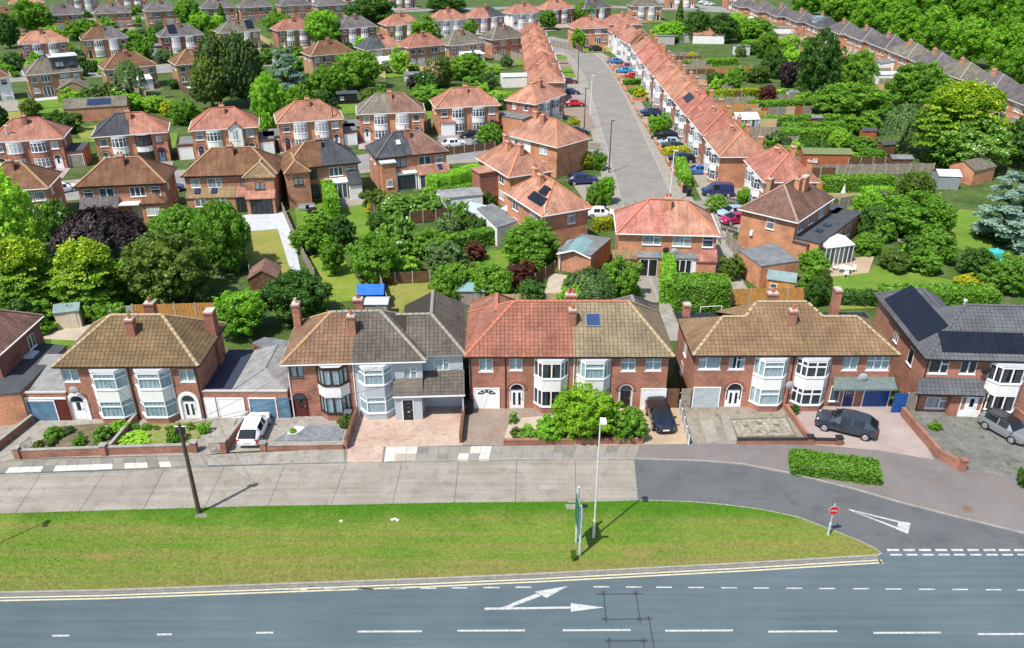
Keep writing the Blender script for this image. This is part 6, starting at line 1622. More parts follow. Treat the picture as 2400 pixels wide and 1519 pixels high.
def plate(a, b, z0, z1, z2, z3, off, m, t=.03):
    q = [a + nn * off, b + nn * off]; r = [a + nn * (off - t), b + nn * (off - t)]
    mb.face([(*q[0].xy, z0), (*q[1].xy, z1), (*q[1].xy, z3), (*q[0].xy, z2)], m); mb.face([(*r[0].xy, z0), (*r[1].xy, z1), (*r[1].xy, z3), (*r[0].xy, z2)], 1)
    for (u, v, zu, zv) in ((q[0], r[0], z0, z2), (q[1], r[1], z1, z3)): mb.face([(*u.xy, zu), (*v.xy, zu), (*v.xy, zv), (*u.xy, zv)], 1)
    mb.face([(*q[0].xy, z2), (*q[1].xy, z3), (*r[1].xy, z3), (*r[0].xy, z2)], 1)
plate(a0, a1, 1.9, 1.9, 4.2, 4.2, .03, 0); mb.build('board', [SIGNGREEN, plain('sign_back', (.33, .38, .40), .5)], o)
mb = MB()
for (u0, u1, z0, z1) in ((.04, .96, 4.1, 4.14), (.04, .96, 1.96, 2.0), (.04, .055, 2.0, 4.1), (.945, .96, 2.0, 4.1)):
    a, b = a0 + (a1 - a0) * u0 + nn * .034, a0 + (a1 - a0) * u1 + nn * .034; mb.face([(*a.xy, z0), (*b.xy, z0), (*b.xy, z1), (*a.xy, z1)])
mb.build('border', PAINTW, o)
MB().box(.0, .35, -.08, .08, 4.05, 4.2).build('sign_light', BLACKPL, o)
p = at(1940, 1256)
o = thing('no_entry_sign', 'round red no-entry sign on a grey post at the tip of the grass verge', 'sign', (p.x, p.y, .08))
MB().tube((0, 0, 0), (.0, 0, 1.0), .085, None, 10).tube((0, 0, 1.0), (.0, 0, 2.62), .045, None, 8).build('post', plain('post_grey_blue', (.42, .50, .53), .45), o)
def disc(r, y, m, nm, sq=None):
    mb = MB()
    if sq: mb.box(-sq[0], sq[0], y - .004, y, 2.12 - sq[1], 2.12 + sq[1])
    else:
        k = 28; pts = [(r * math.cos(2 * math.pi * i / k), 2.12 + r * math.sin(2 * math.pi * i / k)) for i in range(k)]
        mb.face([(a, y, b) for a, b in pts]); mb.face([(a, y + .02, b) for a, b in pts[::-1]])
        for i in range(k):
            j = (i + 1) % k; mb.face([(pts[i][0], y, pts[i][1]), (pts[j][0], y, pts[j][1]), (pts[j][0], y + .02, pts[j][1]), (pts[i][0], y + .02, pts[i][1])])
    return mb.build(nm, m, o)
disc(.345, -.07, PAINTW, 'rim'); disc(.315, -.078, plain('sign_red', (.55, .012, .02), .35, .05), 'red_disc'); disc(0, -.083, PAINTW, 'white_bar', (.24, .055))
# planting in the front gardens
SHG = 'small plants in the front garden beds'
for i, (x0, x1, yt, yb, m, l) in enumerate(((110, 152, 1002, 1035, G_MID, 'leafy green plant in the left corner of the soil bed'), (150, 175, 1000, 1022, G_GREYGREEN, 'grey-green plant at the back of the soil bed'), (225, 268, 1000, 1036, G_FLOWER, 'rose bush with cream flowers in the soil bed'), (175, 205, 1025, 1048, G_MID, 'low green plant at the front of the soil bed'), (262, 300, 988, 1016, G_BRIGHT, 'bright green shrub against the dividing wall'), (80, 108, 1034, 1052, G_OLIVE, 'yellowish low plant at the left end of the soil bed'), (186, 200, 1012, 1036, G_WHITEFL, 'small white-flowered rose in the middle of the soil bed'), (226, 243, 1030, 1050, G_WHITEFL, 'white-flowered rose by the middle pier'), (115, 135, 1028, 1048, G_GREYGREEN, 'spiky grey-green plant near the front brick wall'),
        (396, 432, 1003, 1043, G_MID, 'round green bush behind the telegraph pole'), (467, 492, 992, 1018, G_BRIGHT, 'bright green bush at the right end of the patchy lawn'), (312, 330, 994, 1010, G_FLOWER, 'white rose at the left end of the patchy lawn'), (336, 356, 994, 1012, G_WHITEFL, 'white rose at the back of the patchy lawn'), (438, 458, 993, 1010, G_FLOWER, 'white rose behind the round green bush'), (362, 374, 999, 1010, G_FLOWER, 'tiny white rose in the middle of the patchy lawn'), (292, 350, 1022, 1046, G_LIME, 'patch of bright weeds at the front of the lawn'),
        (795, 822, 975, 1005, G_OLIVE, 'yellow-green shrub beside the brown-framed bay'), (680, 696, 1005, 1018, G_BRIGHT, 'tuft in the white gravel of the slate bed'), (1192, 1212, 968, 995, G_WHITEFL, 'white-flowering shrub in the gravel garden'), (1194, 1222, 1004, 1026, G_OLIVE, 'olive shrub at the corner of the gravel garden'), (1216, 1256, 1008, 1030, G_WHITEFL, 'white-flowered shrub beside the dark planter'), (1228, 1248, 994, 1012, G_LIME, 'small lime plant in the gravel garden'),
        (1488, 1508, 915, 948, G_DARK, 'potted plant by the black arched door'), (1432, 1448, 915, 945, G_MID, 'climbing plant left of the black arched door'), (1338, 1350, 1290, 1318, G_MID, 'weeds at the foot of the green road sign'), (1850, 1872, 950, 972, G_DARK, 'small dark shrub by the pink drive'), (2175, 2200, 988, 1012, G_MID, 'weeds along the brick wall of the dark paved drive'))):
    tree('shrub', x0, x1, yt, yb, m, l, 0, 'garden_plant', cat='plant', group=SHG)
tree('big', 1297, 1440, 905, 1034, leafmat('yellow_green_leaves', (.07, .19, .012), (.21, .39, .02), (.40, .50, .03)), 'large yellow-green bush in front of the red-roofed brick house', 0.05, 'large_bush', .4, 'bush')
tree('round', 1415, 1510, 955, 1036, G_MID, 'broad dark green bush left of the black car', 0, 'large_bush', .4, 'bush')
tree('round', 1252, 1322, 980, 1038, G_BRIGHT, 'round green bush at the left of the yellow-green one', 0, 'large_bush', .4, 'bush')
a, b = at(1858, 1108), at(2066, 1136)
hedge((a.x, a.y + .75, 0), (b.x + .05, b.y + .75, 0), 2.1, 1.05, G_MID, 'clipped oblong hedge island on the footway at the junction', .085, 170, world=True, soft=.09)
tree('shrub', 2385, 2440, 1075, 1160, G_DARK, 'dark bush cut off by the right edge beside the footway', 0, 'large_bush', cat='bush')
# mown grass: short blades over the verge
def grass_tufts():
    rs = np.random.RandomState(8)
    from mathutils.geometry import intersect_point_tri_2d
    P = [at(*p) for p in VB + VT]; xs = np.array([p.x for p in P]); ys = np.array([p.y for p in P])
    n = 90000; X = rs.uniform(-34, 24.5, n); Y = rs.uniform(36.5, 46.3, n)
    ins = np.zeros(n, bool); j = len(xs) - 1
    for i in range(len(xs)):
        c = ((ys[i] > Y) != (ys[j] > Y)) & (X < (xs[j] - xs[i]) * (Y - ys[i]) / (ys[j] - ys[i] + 1e-12) + xs[i]); ins ^= c; j = i
    X, Y = X[ins], Y[ins]; n = len(X)
    X = X + rs.normal(0, .05, n); Y = Y + rs.normal(0, .05, n)
    C = np.c_[X, Y, np.full(n, .105)]; N = np.c_[rs.normal(0, .5, n), rs.normal(0, .5, n) - .3, np.full(n, .8)]
    me = leaf_mesh('verge_grass', C, N, .035, rs.uniform(0, 1, n), rs, None, .3)
    o = tag(link('grass_blades', me), 'short mown grass covering the roadside verge', 'grass', None, 'stuff'); setmat(o, VERGE)
grass_tufts()
for i, (x, y) in enumerate(((920, 1222), (926, 1220), (932, 1223), (800, 1225))):
    tag(MB().prism([(.12 * math.cos(t) * (1 + .3 * math.sin(3 * t)), .1 * math.sin(t)) for t in [k * .9 for k in range(7)]], 0, .08).build('pale_stone', plain('pale_stone', (.6, .55, .48), .9), None, (at(x, y).x, at(x, y).y, .09)), ['leftmost of three pale stones clustered in the grass verge', 'middle of three pale stones clustered in the grass verge', 'rightmost of three pale stones clustered in the grass verge', 'lone pale stone left of the cluster in the grass verge'][i], 'stone', 'pale stones in the verge')
# ------------------------------------------------------------------ streets behind
GREYROAD = groundmat('back_road_asphalt', (.20, .20, .20), (.26, .255, .25), (.17, .17, .17), .25, 6.0)
def band(name, pts, w, mat, z):
    mb = MB(); P = [Vector((x, y, 0)) for x, y in pts]; Ls, Rs = [], []
    for i, p in enumerate(P):
        d = (P[min(i + 1, len(P) - 1)] - P[max(i - 1, 0)]).normalized(); n = Vector((-d.y, d.x, 0)); Ls.append(p + n * w / 2); Rs.append(p - n * w / 2)
    for i in range(len(P) - 1): mb.face([(*Rs[i].xy, z), (*Rs[i+1].xy, z), (*Ls[i+1].xy, z), (*Ls[i].xy, z)])
    return struct(mb.build(name, mat))
ST = [(19.2, 78), (19.1, 110), (19.8, 135), (20.2, 155), (20.7, 176), (21.0, 205), (20.0, 228), (17, 244), (8, 260), (-8, 280)]
band('street_pavement', [(x + .4, y) for x, y in ST], 12.2, PAVEMENT, .016); band('street_kerb', ST, 7.7, KERB, .022); band('side_street', ST, 7.1, SIDESTREET, .028)
CL = [(-110, 100), (-77, 111), (-56, 119), (-33, 126), (-10, 134.5), (5, 137), (20, 138)]
band('close_pavement', CL, 10.5, PAVEMENT, .012); band('close_road', CL, 6.6, GREYROAD, .020)
GH = [(-150, 186), (-125, 199), (-95, 210), (-60, 224), (-30, 234), (-5, 248), (16, 262)]
band('far_pavement', GH, 12.5, PAVEMENT, .012); band('far_road', GH, 7.5, GREYROAD, .020)
band('east_road', [(112, 120), (110, 200), (100, 280), (88, 330), (60, 370)], 10, GREYROAD, .016); band('top_road', [(-160, 305), (-60, 330), (30, 350), (88, 330)], 8, GREYROAD, .012)
# ------------------------------------------------------------------ houses behind
_hr = random.Random(21)
SEMIS = []
def fwd_wing(H, x0, x1, dep, mt, brick=B_MIX, eh=None, hip=None, win=True, fm=WHITE):
    """two-storey wing standing forward of the wall we see"""
    eh = eh or H.eh; xm = (x0 + x1) / 2; rz0 = eh + .72 * (x1 - x0) / 2; yb = H.D / 2; hp = (x1 - x0) / 2 * .9 if hip is None else hip
    a, b = (x0, -dep, eh), (x1, -dep, eh); p, q = (xm, -dep + hp, rz0), (xm, yb, rz0)
    mb = MB().face([b, (x1, yb, eh), q, p]).face([(x0, yb, eh), a, p, q])
    if hp > .05: mb.face([a, b, p])
    r = mb.build('wing_roof', mt, H.o); up = Vector((0, 0, .03))
    ln = [(Vector(p) + up, Vector(q) + up)]
    if hp > .05: ln += [(Vector(a) + up, Vector(p) + up), (Vector(b) + up, Vector(p) + up)]
    beams(ln, .24, .08, 'ridge_tiles', RIDGE[mt], r)
    w = MB(); o = .25
    wall_panel(w, (x0 + o, -dep + o), (x1 - o, -dep + o), 0, eh - .05); wall_panel(w, (x1 - o, -dep + o), (x1 - o, H.ov), 0, eh - .05); wall_panel(w, (x0 + o, H.ov), (x0 + o, -dep + o), 0, eh - .05)
    if hp <= .05: w.face([(x0 + o, -dep + o, eh - .05), (x1 - o, -dep + o, eh - .05), (xm, -dep + o, rz0 - .1)])
    w.build('wing_wall', brick, H.o)
    if win: window(H.o, xm, -dep + o, eh - 1.7, 1.3, 1.0, 's2', fm=fm)
EHB = 4.85
def semi(label, mid=None, ang=0, W=11.2, style='bay', roof=R_RED, brick=B_RED, L=None, R=None, D=7.2, panel=WRENDER, fm=WHITE, chim=True, group=None, left=False, right=False, baykind='curved', garages=False, rh=7.85, hips=(None, None), eh=EHB, gable=False, fascia=WHITE, doorm=None, skip=()):
    if mid is not None:
        c, s = math.cos(math.radians(ang)), math.sin(math.radians(ang)); m = Vector((mid[0], mid[1], eh)); L = m - Vector((c, s, 0)) * W/2; R = m + Vector((c, s, 0)) * W/2
    rh = rh - .35
    if mid is None and len(L) == 3: L = (L[0] * 1.0108, L[1] * 1.0108, eh); R = (R[0] * 1.0108, R[1] * 1.0108, eh)
    H = House(label, L, R, D, eh, rh, group=group)
    r1, r2 = roof if isinstance(roof, tuple) else (roof, roof); b1, b2 = brick if isinstance(brick, tuple) else (brick, brick)
    H.roof((r1, r2), hips, fascia=fascia); H.walls((b1, b2)); hw = H.w / 2
    f1, f2 = fm if isinstance(fm, tuple) else (fm, fm)
    for sg, f, bk in ((-1, f1, b1), (1, f2, b2)):
        if style in ('bay', 'canted'):
            if 'bay' not in skip: bay(H.o, sg * hw * .335, H.ov, 2.35, .7, baykind if style == 'bay' else 'canted', False, bk, panel, f, gm=DARKGLASS if f is DKFRAME else None, lev=(.62, 2.0, 3.0, 4.42), top=4.67)
            window(H.o, sg * hw * .77, H.ov, 3.2, 1.1, 1.15, 's1' if _hr.random() < .5 else 'f1', fm=f)
            dm = doorm or _hr.choice((WHITE, WHITE, BLACKP, MAROON, BLUEDOOR)); door(H.o, sg * hw * .78, H.ov - .02, 1.15, 1.75, dm, f, 0, True, 'slot', ring='arch')
        elif style == 'rear':
            window(H.o, sg * hw * .36, H.ov, 3.15, 1.85, 1.25, _hr.choice(('g2', 's2', 's3')), fm=f); window(H.o, sg * hw * .78, H.ov, 3.2, 1.2, 1.15, 's1' if _hr.random() < .5 else 'f1', fm=f)
            window(H.o, sg * hw * .36, H.ov, .15, 2.0, 2.05, 'p4' if _hr.random() < .5 else 's3', fm=f, sill=False); window(H.o, sg * hw * .78, H.ov, 1.0, 1.2, 1.05, 's2', fm=f)
        elif style == 'plain':
            window(H.o, sg * hw * .5, H.ov, 3.2, 1.5, 1.15, 's2', fm=f); window(H.o, sg * hw * .5, H.ov, .9, 1.5, 1.2, 's2', fm=f)
    if chim: H.chim(0, H.D/2 - .9, rh + .6, .75, .6, b1 if b1 in (B_RED, B_ORANGE) else B_RED, 2)
    if left: H.side('L', 2.4, 3.4, .9, 1.1, 's1'); H.side('L', 5.0, 3.4, .7, 1.0, 's1')
    if right: H.side('R', 2.4, 3.4, .9, 1.1, 's1'); H.side('R', 4.8, 1.0, .8, 1.1, 's1')
    SEMIS.append((H, style, label, group))
    return H
def gar2(H, side, w, dep, mats, top=FELTGREY, brick=B_RED, y0=.8):
    x0 = H.w/2 if side > 0 else -H.w/2 - w
    o = box_ext(H.o, x0 + .02, x0 + w, y0, y0 + dep, 2.5, brick, top, 'side_garage', ov=.06)
    garage_door(H.o, x0 + w/2, y0 - .03, min(2.2, w - .3), 2.0, mats, WHITE)
# --- row backing on to the gardens (rear walls towards us)
ROWB = 'houses backing on to the gardens'
H = semi('brick house with dark brown roof at the far left behind the pale green tree', L=(-70, 452), R=(112, 441), style='rear', roof=R_BROWN, brick=B_MIX, right=True, group=ROWB, W=11)
H.chim(-3, 3.2)
H = semi('brick pair with soot-stained brown roof behind the small fir and purple tree', L=(172, 439), R=(388, 429), style='rear', roof=R_BROWN, brick=B_MIX, right=True, group=ROWB, fascia=BLACKP)
box_ext(H.o, -H.w/2 + .1, -.6, -.8, H.ov, 2.2, B_MIX, R_SLATE, lean=1.0)
o = box_ext(H.o, 2.4, H.w/2, -1.3, H.ov, 2.5, B_ORANGE, FELT, 'garden_room'); window(H.o, 3.8, -1.32, 1.0, 1.6, 1.1, 'g2')
mb = MB(); x0, x1, y0 = 2.2, H.w/2 + .2, -1.6; xm = (x0 + x1) / 2
mb.face([(x0, y0, 2.66), (x1, y0, 2.66), (xm, .1, 3.6)]).face([(x1, y0, 2.66), (x1, H.ov, 2.66), (xm, H.ov, 3.6), (xm, .1, 3.6)]).face([(x0, H.ov, 2.66), (x0, y0, 2.66), (xm, .1, 3.6), (xm, H.ov, 3.6)]); mb.build('garden_room_roof', R_BROWN, H.o)
MB().box(-.4, 2.1, -1.0, H.ov, 2.35, 2.5).build('flat_canopy', WHITE, H.o)
H = semi('brick pair with tan-roofed rear wing and red tiled lean-to beside the grey patio', L=(423, 414), R=(650, 408), style='rear', roof=R_BROWN, brick=B_MIX, D=7.4, rh=8.0, group=ROWB, fascia=BLACKP, fm=(WHITE, DKFRAME))
fwd_wing(H, H.W/2 - 4.4, H.W/2 - .1, 1.5, R_TAN, B_MIX, fm=DKFRAME)
box_ext(H.o, -H.w/2 + .2, .6, -1.1, H.ov, 2.2, B_ORANGE, R_TAN, lean=.85); window(H.o, -4.0, -1.13, 1.0, 1.5, 1.0, 's2'); window(H.o, -1.4, -1.13, .2, 1.5, 2.0, 's2', sill=False)
for x in (-4.4, -2.2): rl = MB().box(-.35, .35, -.45, .45, 0, .08).build('rooflight', SOLARBLUE, H.o, (x, -.35, 2.9)); rl.rotation_euler = (.5, 0, 0)
box_ext(H.o, .65, H.W/2 - 4.1, -1.1, H.ov, 2.2, B_ORANGE, R_RED, lean=.85, name='lean_to'); window(H.o, 1.4, -1.13, .1, 1.5, 2.1, 's2', fm=BLACKP, gm=DARKGLASS, sill=False)
box_ext(H.o, H.W/2 - 4.1, H.W/2 - .4, -2.2, -1.2, 2.25, B_MIX, R_RED, lean=.75, name='garden_room'); window(H.o, H.W/2 - 2.2, -2.23, .1, 2.9, 2.15, 'p4', fm=BLACKP, gm=DARKGLASS, sill=False)
H = semi('brick pair with half brown, half slate roof beside the tall clipped hedge', L=(666, 398), R=(845, 380), style='rear', roof=(R_BROWN, R_DARK), brick=B_MIX, group=ROWB, fascia=BLACKP, fm=(DKFRAME, WHITE))
fwd_wing(H, -H.W/2 - .3, -H.W/2 + 3.3, 2.2, R_BROWN, B_MIX, fm=DKFRAME)
box_ext(H.o, 3.2, H.w/2, -1.5, H.ov, 2.2, WRENDER, R_DARK, lean=1.3)
o = box_ext(H.o, .2, 3.0, -.8, H.ov, 2.45, WHITE, WHITE, 'conservatory', lean=.25); window(H.o, 1.6, -.83, .2, 2.6, 2.1, 'p4', sill=False)
H = semi('brick pair with half dark slate, half plum roof and white conservatory', L=(880, 372), R=(1052, 355), style='rear', roof=(R_DARK, R_PLUM), brick=B_MIX, left=True, group=ROWB, fascia=BLACKP, fm=(DKFRAME, WHITE))
MB().box(-4.9, -2.9, -1.2, H.ov, 0, 4.35).build('rear_tower', B_ORANGE, H.o); MB().box(-5.05, -2.75, -1.4, H.ov, 4.35, 4.5).build('rear_tower_roof', PALEMETAL, H.o); window(H.o, -3.9, -1.23, .9, .9, 1.0, 's1')
box_ext(H.o, .4, H.w/2 + .1, -1.3, H.ov, 2.15, WRENDER, R_ORANGE, lean=.9); window(H.o, 1.8, -1.33, .2, 2.4, 2.0, 's3', sill=False)
rl = MB().box(-.3, .3, -.5, .5, 0, .08).build('rooflight', SOLARBLUE, H.o, (3.9, -.45, 2.85)); rl.rotation_euler = (.5, 0, 0)
rl = MB().box(-.3, .3, -.4, .4, 0, .08).build('rooflight', PALEMETAL, H.o, (-1.6, 1.9, 6.38)); rl.rotation_euler = (.64, 0, 0)
box_ext(H.o, -2.85, .2, -.8, H.ov, 2.4, WHITE, WHITE, 'veranda')
MB().box(-2.6, 0, -.83, -.8, .1, 2.2).build('veranda_dark_panel', DARKGLASS, H.o)  # dark panel standing in for the shade inside the veranda
# --- houses round the mouth of the side street
H = semi('orange-roofed corner house with two black solar panels behind the white lean-to', L=(1180, 449), R=(1270, 507), D=6.9, style='plain', roof=R_ORANGE, brick=B_ORANGE, rh=8.0, right=False)
H.side('R', 4.2, 3.2, 1.0, 1.4, 'f1'); sl = math.atan2(H.rh - H.eh, H.D/2)
uy = Vector((0, math.cos(sl), math.sin(sl))); n = Vector((0, -math.sin(sl), math.cos(sl)))
panel_grid(H.o, Vector((.2, .7, H.eh + .7 * math.tan(sl))), Vector((1, 0, 0)), uy, n, 2, 1, 1.75, 1.25, lift=.12); panel_grid(H.o, Vector((1.0, 1.75, H.eh + 1.75 * math.tan(sl))), Vector((1, 0, 0)), uy, n, 1, 1, 1.75, 1.2, lift=.12)
H.chim(-2.6, 3.2, 8.25, .8, .6, B_ORANGE)
MB().tube((H.w/2 + .1, .5, 0), (H.w/2 + .1, .5, 6.2), .05, None, 6).build('soil_pipe', WHITE, H.o)
dirC = (at(1180, 449, 5.2) - at(1270, 507, 5.2)).normalized()
R2 = at(1192, 416, 5.2); L2 = R2 + dirC * 10.6; R2, L2 = tuple(R2), tuple(L2)
H = semi('orange-roofed brick house directly behind the solar-panelled corner house', L=L2, R=R2, D=7.0, style='plain', roof=R_ORANGE, brick=B_ORANGE, rh=8.0)
H.chim(2.6, 3.2, 8.35, .8, .6, B_ORANGE); H.chim(-2.8, 3.6, 8.35, .8, .6, B_ORANGE)
MB().box(-1.2, 1.4, -2.4, H.ov, 0, 4.6).build('rear_tower', B_DARK, H.o); MB().box(-1.35, 1.55, -2.6, H.ov, 4.6, 4.75).build('rear_tower_roof', R_ORANGE, H.o)
H = semi('orange-roofed corner house with white rear wall beside the parked silver car', L=(1178, 314), R=(1306, 346), D=8.0, style='plain', roof=R_ORANGE, brick=(WRENDER, B_ORANGE), rh=8.1)
H.chim(-2, 3.6, 8.45, .8, .6, B_ORANGE)
H = semi('red-roofed brick pair with patio doors behind the tall square hedge', L=(1445, 547), R=(1689, 553), D=7.4, style='', roof=(R_BRIGHT, R_ORANGE), brick=B_ORANGE, rh=8.0, right=False)
H.win((1506, 549, 1549, 573), 'g2'); H.win((1577, 551, 1620, 577), 'g2'); H.win((1647, 555, 1672, 579), 'f1')
for (a, b, h_, w_, t_) in ((1437, 1490, 2.3, B_MIX, R_TAN), (1490, 1565, 2.35, B_ORANGE, FELTGREY), (1565, 1633, 2.35, WRENDER, FELTGREY), (1633, 1680, 2.1, B_ORANGE, R_BRIGHT)):
    xa, xb = H.fx(a, 605, -1.0)[0], H.fx(b, 605, -1.0)[0]
    box_ext(H.o, xa, xb, H.ov - 1.1 - (.4 if a == 1437 else 0), H.ov, h_, w_, t_, lean=.85 if a == 1633 else .15 if a > 1437 else .3, name='lean_to' if a == 1633 else 'extension')
window(H.o, H.fx(1520, 620, -1.1)[0], H.ov - 1.13, .1, 1.95, 2.1, 's2', sill=False, gm=DARKGLASS); window(H.o, H.fx(1600, 620, -1.1)[0], H.ov - 1.13, .1, 1.9, 2.1, 's3', sill=False, gm=DARKGLASS); window(H.o, H.fx(1465, 610, -1.5)[0], H.ov - 1.53, .9, 1.0, 1.1, 's1')
p = on_wall(H, 1560, 583); sat_dish(p, H.rz, 'dark satellite dish on the left of the two above the patio-door extensions', .36, BLACKPL); p = on_wall(H, 1579, 586); sat_dish(p, H.rz, 'grey satellite dish on the right of the two above the patio-door extensions', .4)
D1 = H
H = semi('brick house with brown tiled roof and long black flat extension beside the white garden room', L=(1870, 522), R=(1957, 464), D=7.4, style='', roof=R_PLUM, brick=B_ORANGE, rh=8.0)
D2 = H
H.side('L', 3.3, 3.2, 1.0, 1.25, 'f1'); H.chim(1.0, 2.4, 8.35, 1.2, .65, B_ORANGE, 0); H.chim(-1.6, 5.6, 8.05, .9, .6, B_TAN, 1)
for x in (-3.6, -.6, 2.6): window(H.o, x, H.ov, 3.2, 1.4, 1.15, 's2')
MB().box(-.25, .25, -.35, 0, 0, .6).build('air_conditioner', WHITE, H.o, (-H.w/2 - .0, 5.6, 1.9), 0)
box_ext(H.o, -H.w/2 + .3, H.w/2 + 3.0, -2.6, H.ov, 2.7, B_ORANGE, FELT, 'flat_extension')
for x in (-2.0, 1.5, 4.5): window(H.o, x, -2.63, 1.0, 1.1, 1.2, 's2')
for x in (-1.5, 1.0): MB().box(-.45, .45, -.35, .35, 0, .18).build('roof_dome', SOLARBLUE, H.o, (x, -1.2, 2.84))
box_ext(H.o, H.w/2 + .6, H.w/2 + 4.2, -.3, 5.0, 2.7, B_ORANGE, FELT, 'garden_wing'); window(H.o, H.w/2 + 2.4, -.33, 1.0, 1.3, 1.2, 's2')
box_ext(H.o, -H.w/2 - .1, -H.w/2 + 2.2, -1.4, H.ov, 2.3, B_ORANGE, FELT, 'side_porch')
# --- fronts across the close, with curved bays
ROWF = 'bay-fronted pairs across the close'
FDAT = [((-35, 335), (147, 324), R_RED, B_RED, WHITE, 'red-roofed pair with wide bays at the left edge, across the close', B_RED), ((213, 322), (393, 309), (R_DARK, R_RED), B_ORANGE, (WHITE, DKFRAME), 'pair with slate left roof and brown-framed right bays, across the close', WRENDER),
        ((441, 307), (606, 297), R_RED, B_ORANGE, WHITE, 'red-roofed pair with a small gable over the right bay, across the close', WRENDER), ((647, 289), (806, 278), R_ORANGE, B_ORANGE, WHITE, 'red-roofed bay-fronted pair between the garages, fourth from the left across the close', WRENDER),
        ((835, 268), (997, 262), (R_GREY, R_PLUM), B_ORANGE, WHITE, 'pair with grey left and plum right roof, fifth from the left across the close', WRENDER), ((1020, 254), (1174, 246), R_ORANGE, B_ORANGE, WHITE, 'orange-roofed bay-fronted pair behind the parked white car', WRENDER)]
for i, (l, r, rf, bk, f, lab, pn) in enumerate(FDAT):
    H = semi(lab, L=l, R=r, style='bay', roof=rf, brick=bk, fm=f, panel=pn, right=i in (0, 1), left=i == 5, group=ROWF)
    if i == 2: fwd_wing(H, .55, 3.0, .55, R_RED, WRENDER, eh=4.9, hip=0, win=False)
    if i in (2, 3): gar2(H, -1, 2.6, 5, WHITE if i == 2 else BLACKP); gar2(H, 1, 2.5, 5, WHITE)
    if i == 4: gar2(H, -1, 2.7, 5, BLACKP)
    if i == 0: gar2(H, 1, 2.6, 5, WOODGREY, FELT)
    if i == 5: box_ext(H.o, -4.9, -2.6, -.6, H.ov, 2.3, WHITE, R_RED, 'porch', lean=.3)
H = semi('orange-roofed pair facing the side street, nearest on its left behind the close', L=(1257, 245), R=(1328, 220), D=7.0, style='bay', roof=R_ORANGE, brick=B_RED, left=True)
box_ext(H.o, -H.w/2 - 3.4, -H.w/2 - .1, 1.0, 7.0, 2.6, B_ORANGE, FELTGREY, 'side_garage')
# --- terrace on the right of the side street, fronts to the street
ROWE = 'red-roofed pairs stepping up the right of the side street'
ORD = ['first', 'second', 'third', 'fourth', 'fifth', 'sixth', 'seventh', 'eighth', 'ninth', 'tenth', 'eleventh', 'twelfth', 'thirteenth']
ER = [R_BRIGHT, R_ORANGE, R_BRIGHT, R_BRIGHT, R_ORANGE, R_ORANGE, R_RED, R_BRIGHT, R_RED, R_BROWN]
EY = [(103.0, 113.4, 32.6), (114.8, 125.9, 29.5), (127.2, 138.4, 29.5), (139.6, 150.8, 29.4), (152.0, 163.2, 29.3), (164.4, 175.6, 29.2), (176.8, 188.0, 29.1), (189.2, 200.4, 29.1), (201.6, 212.8, 29.4), (214, 225, 29.8)]
for i, (ya, yb, x) in enumerate(EY):
    H = semi('red-roofed white-bayed pair, %s from near end, right of the side street' % ORD[i], L=(x, yb, 5.2), R=(x, ya, 5.2), D=7.4, style='canted', roof=ER[i], brick=B_ORANGE if i < 2 else B_RED, rh=8.1, hips=(3.0, 3.0) if i < 2 else (2.6, 2.6), group=ROWE, chim=False)
    for (x_, y_, t_) in ((0.2, 2.7, 8.15), (-2.6, 5.9, 7.55), (4.2, 6.0, 7.45)): H.chim(x_, y_, t_, .8, .55, B_ORANGE, 1)
    box_ext(H.o, -5.2, -2.4, 7.0, 10.0, 2.8, B_ORANGE, FELTGREY, 'rear_extension')
    if i == 3: panel_grid(H.o, Vector((-4.2, 1.2, 4.85 + 1.2 * .78)), Vector((1, 0, 0)), Vector((0, .79, .61)), Vector((0, -.61, .79)), 4, 1, 1.05, 1.6, lift=.12)
for i, (ya, yb, x) in enumerate(EY[1:]):
    garden_wall([Vector((24.9, ya + .3, 0)), Vector((24.9, ya + 3.4, 0))], .7, .25, B_ORANGE, 'low brick front wall of the %s pair up the right-hand terrace' % ORD[i + 1]); garden_wall([Vector((24.9, yb - 3.6, 0)), Vector((24.9, yb - .4, 0)), Vector((28.2, yb - .4, 0))], .7, .25, B_ORANGE, 'angled brick front wall of the %s pair up the right-hand terrace' % ORD[i + 1])
# --- terrace on the left of the side street
ROWM = 'orange-roofed pairs on the left of the side street'
for i in range(6):
    y0 = 168.5 + i * 12.4
    H = semi('orange-roofed pair, %s from the near end on the left of the side street' % ORD[i], L=(10.6 - i * .25, y0, 5.2), R=(10.6 - i * .25, y0 + 11.0, 5.2), D=7.4, style='bay', roof=R_ORANGE if i % 2 == 0 else R_RED, brick=B_ORANGE, rh=8.1, group=ROWM, chim=False, hips=(3.2, 3.2))
    for (x_, y_) in ((-3.4, 2.2), (-3.2, 5.6)): H.chim(x_, y_, 8.15, .8, .6, B_ORANGE, 1)
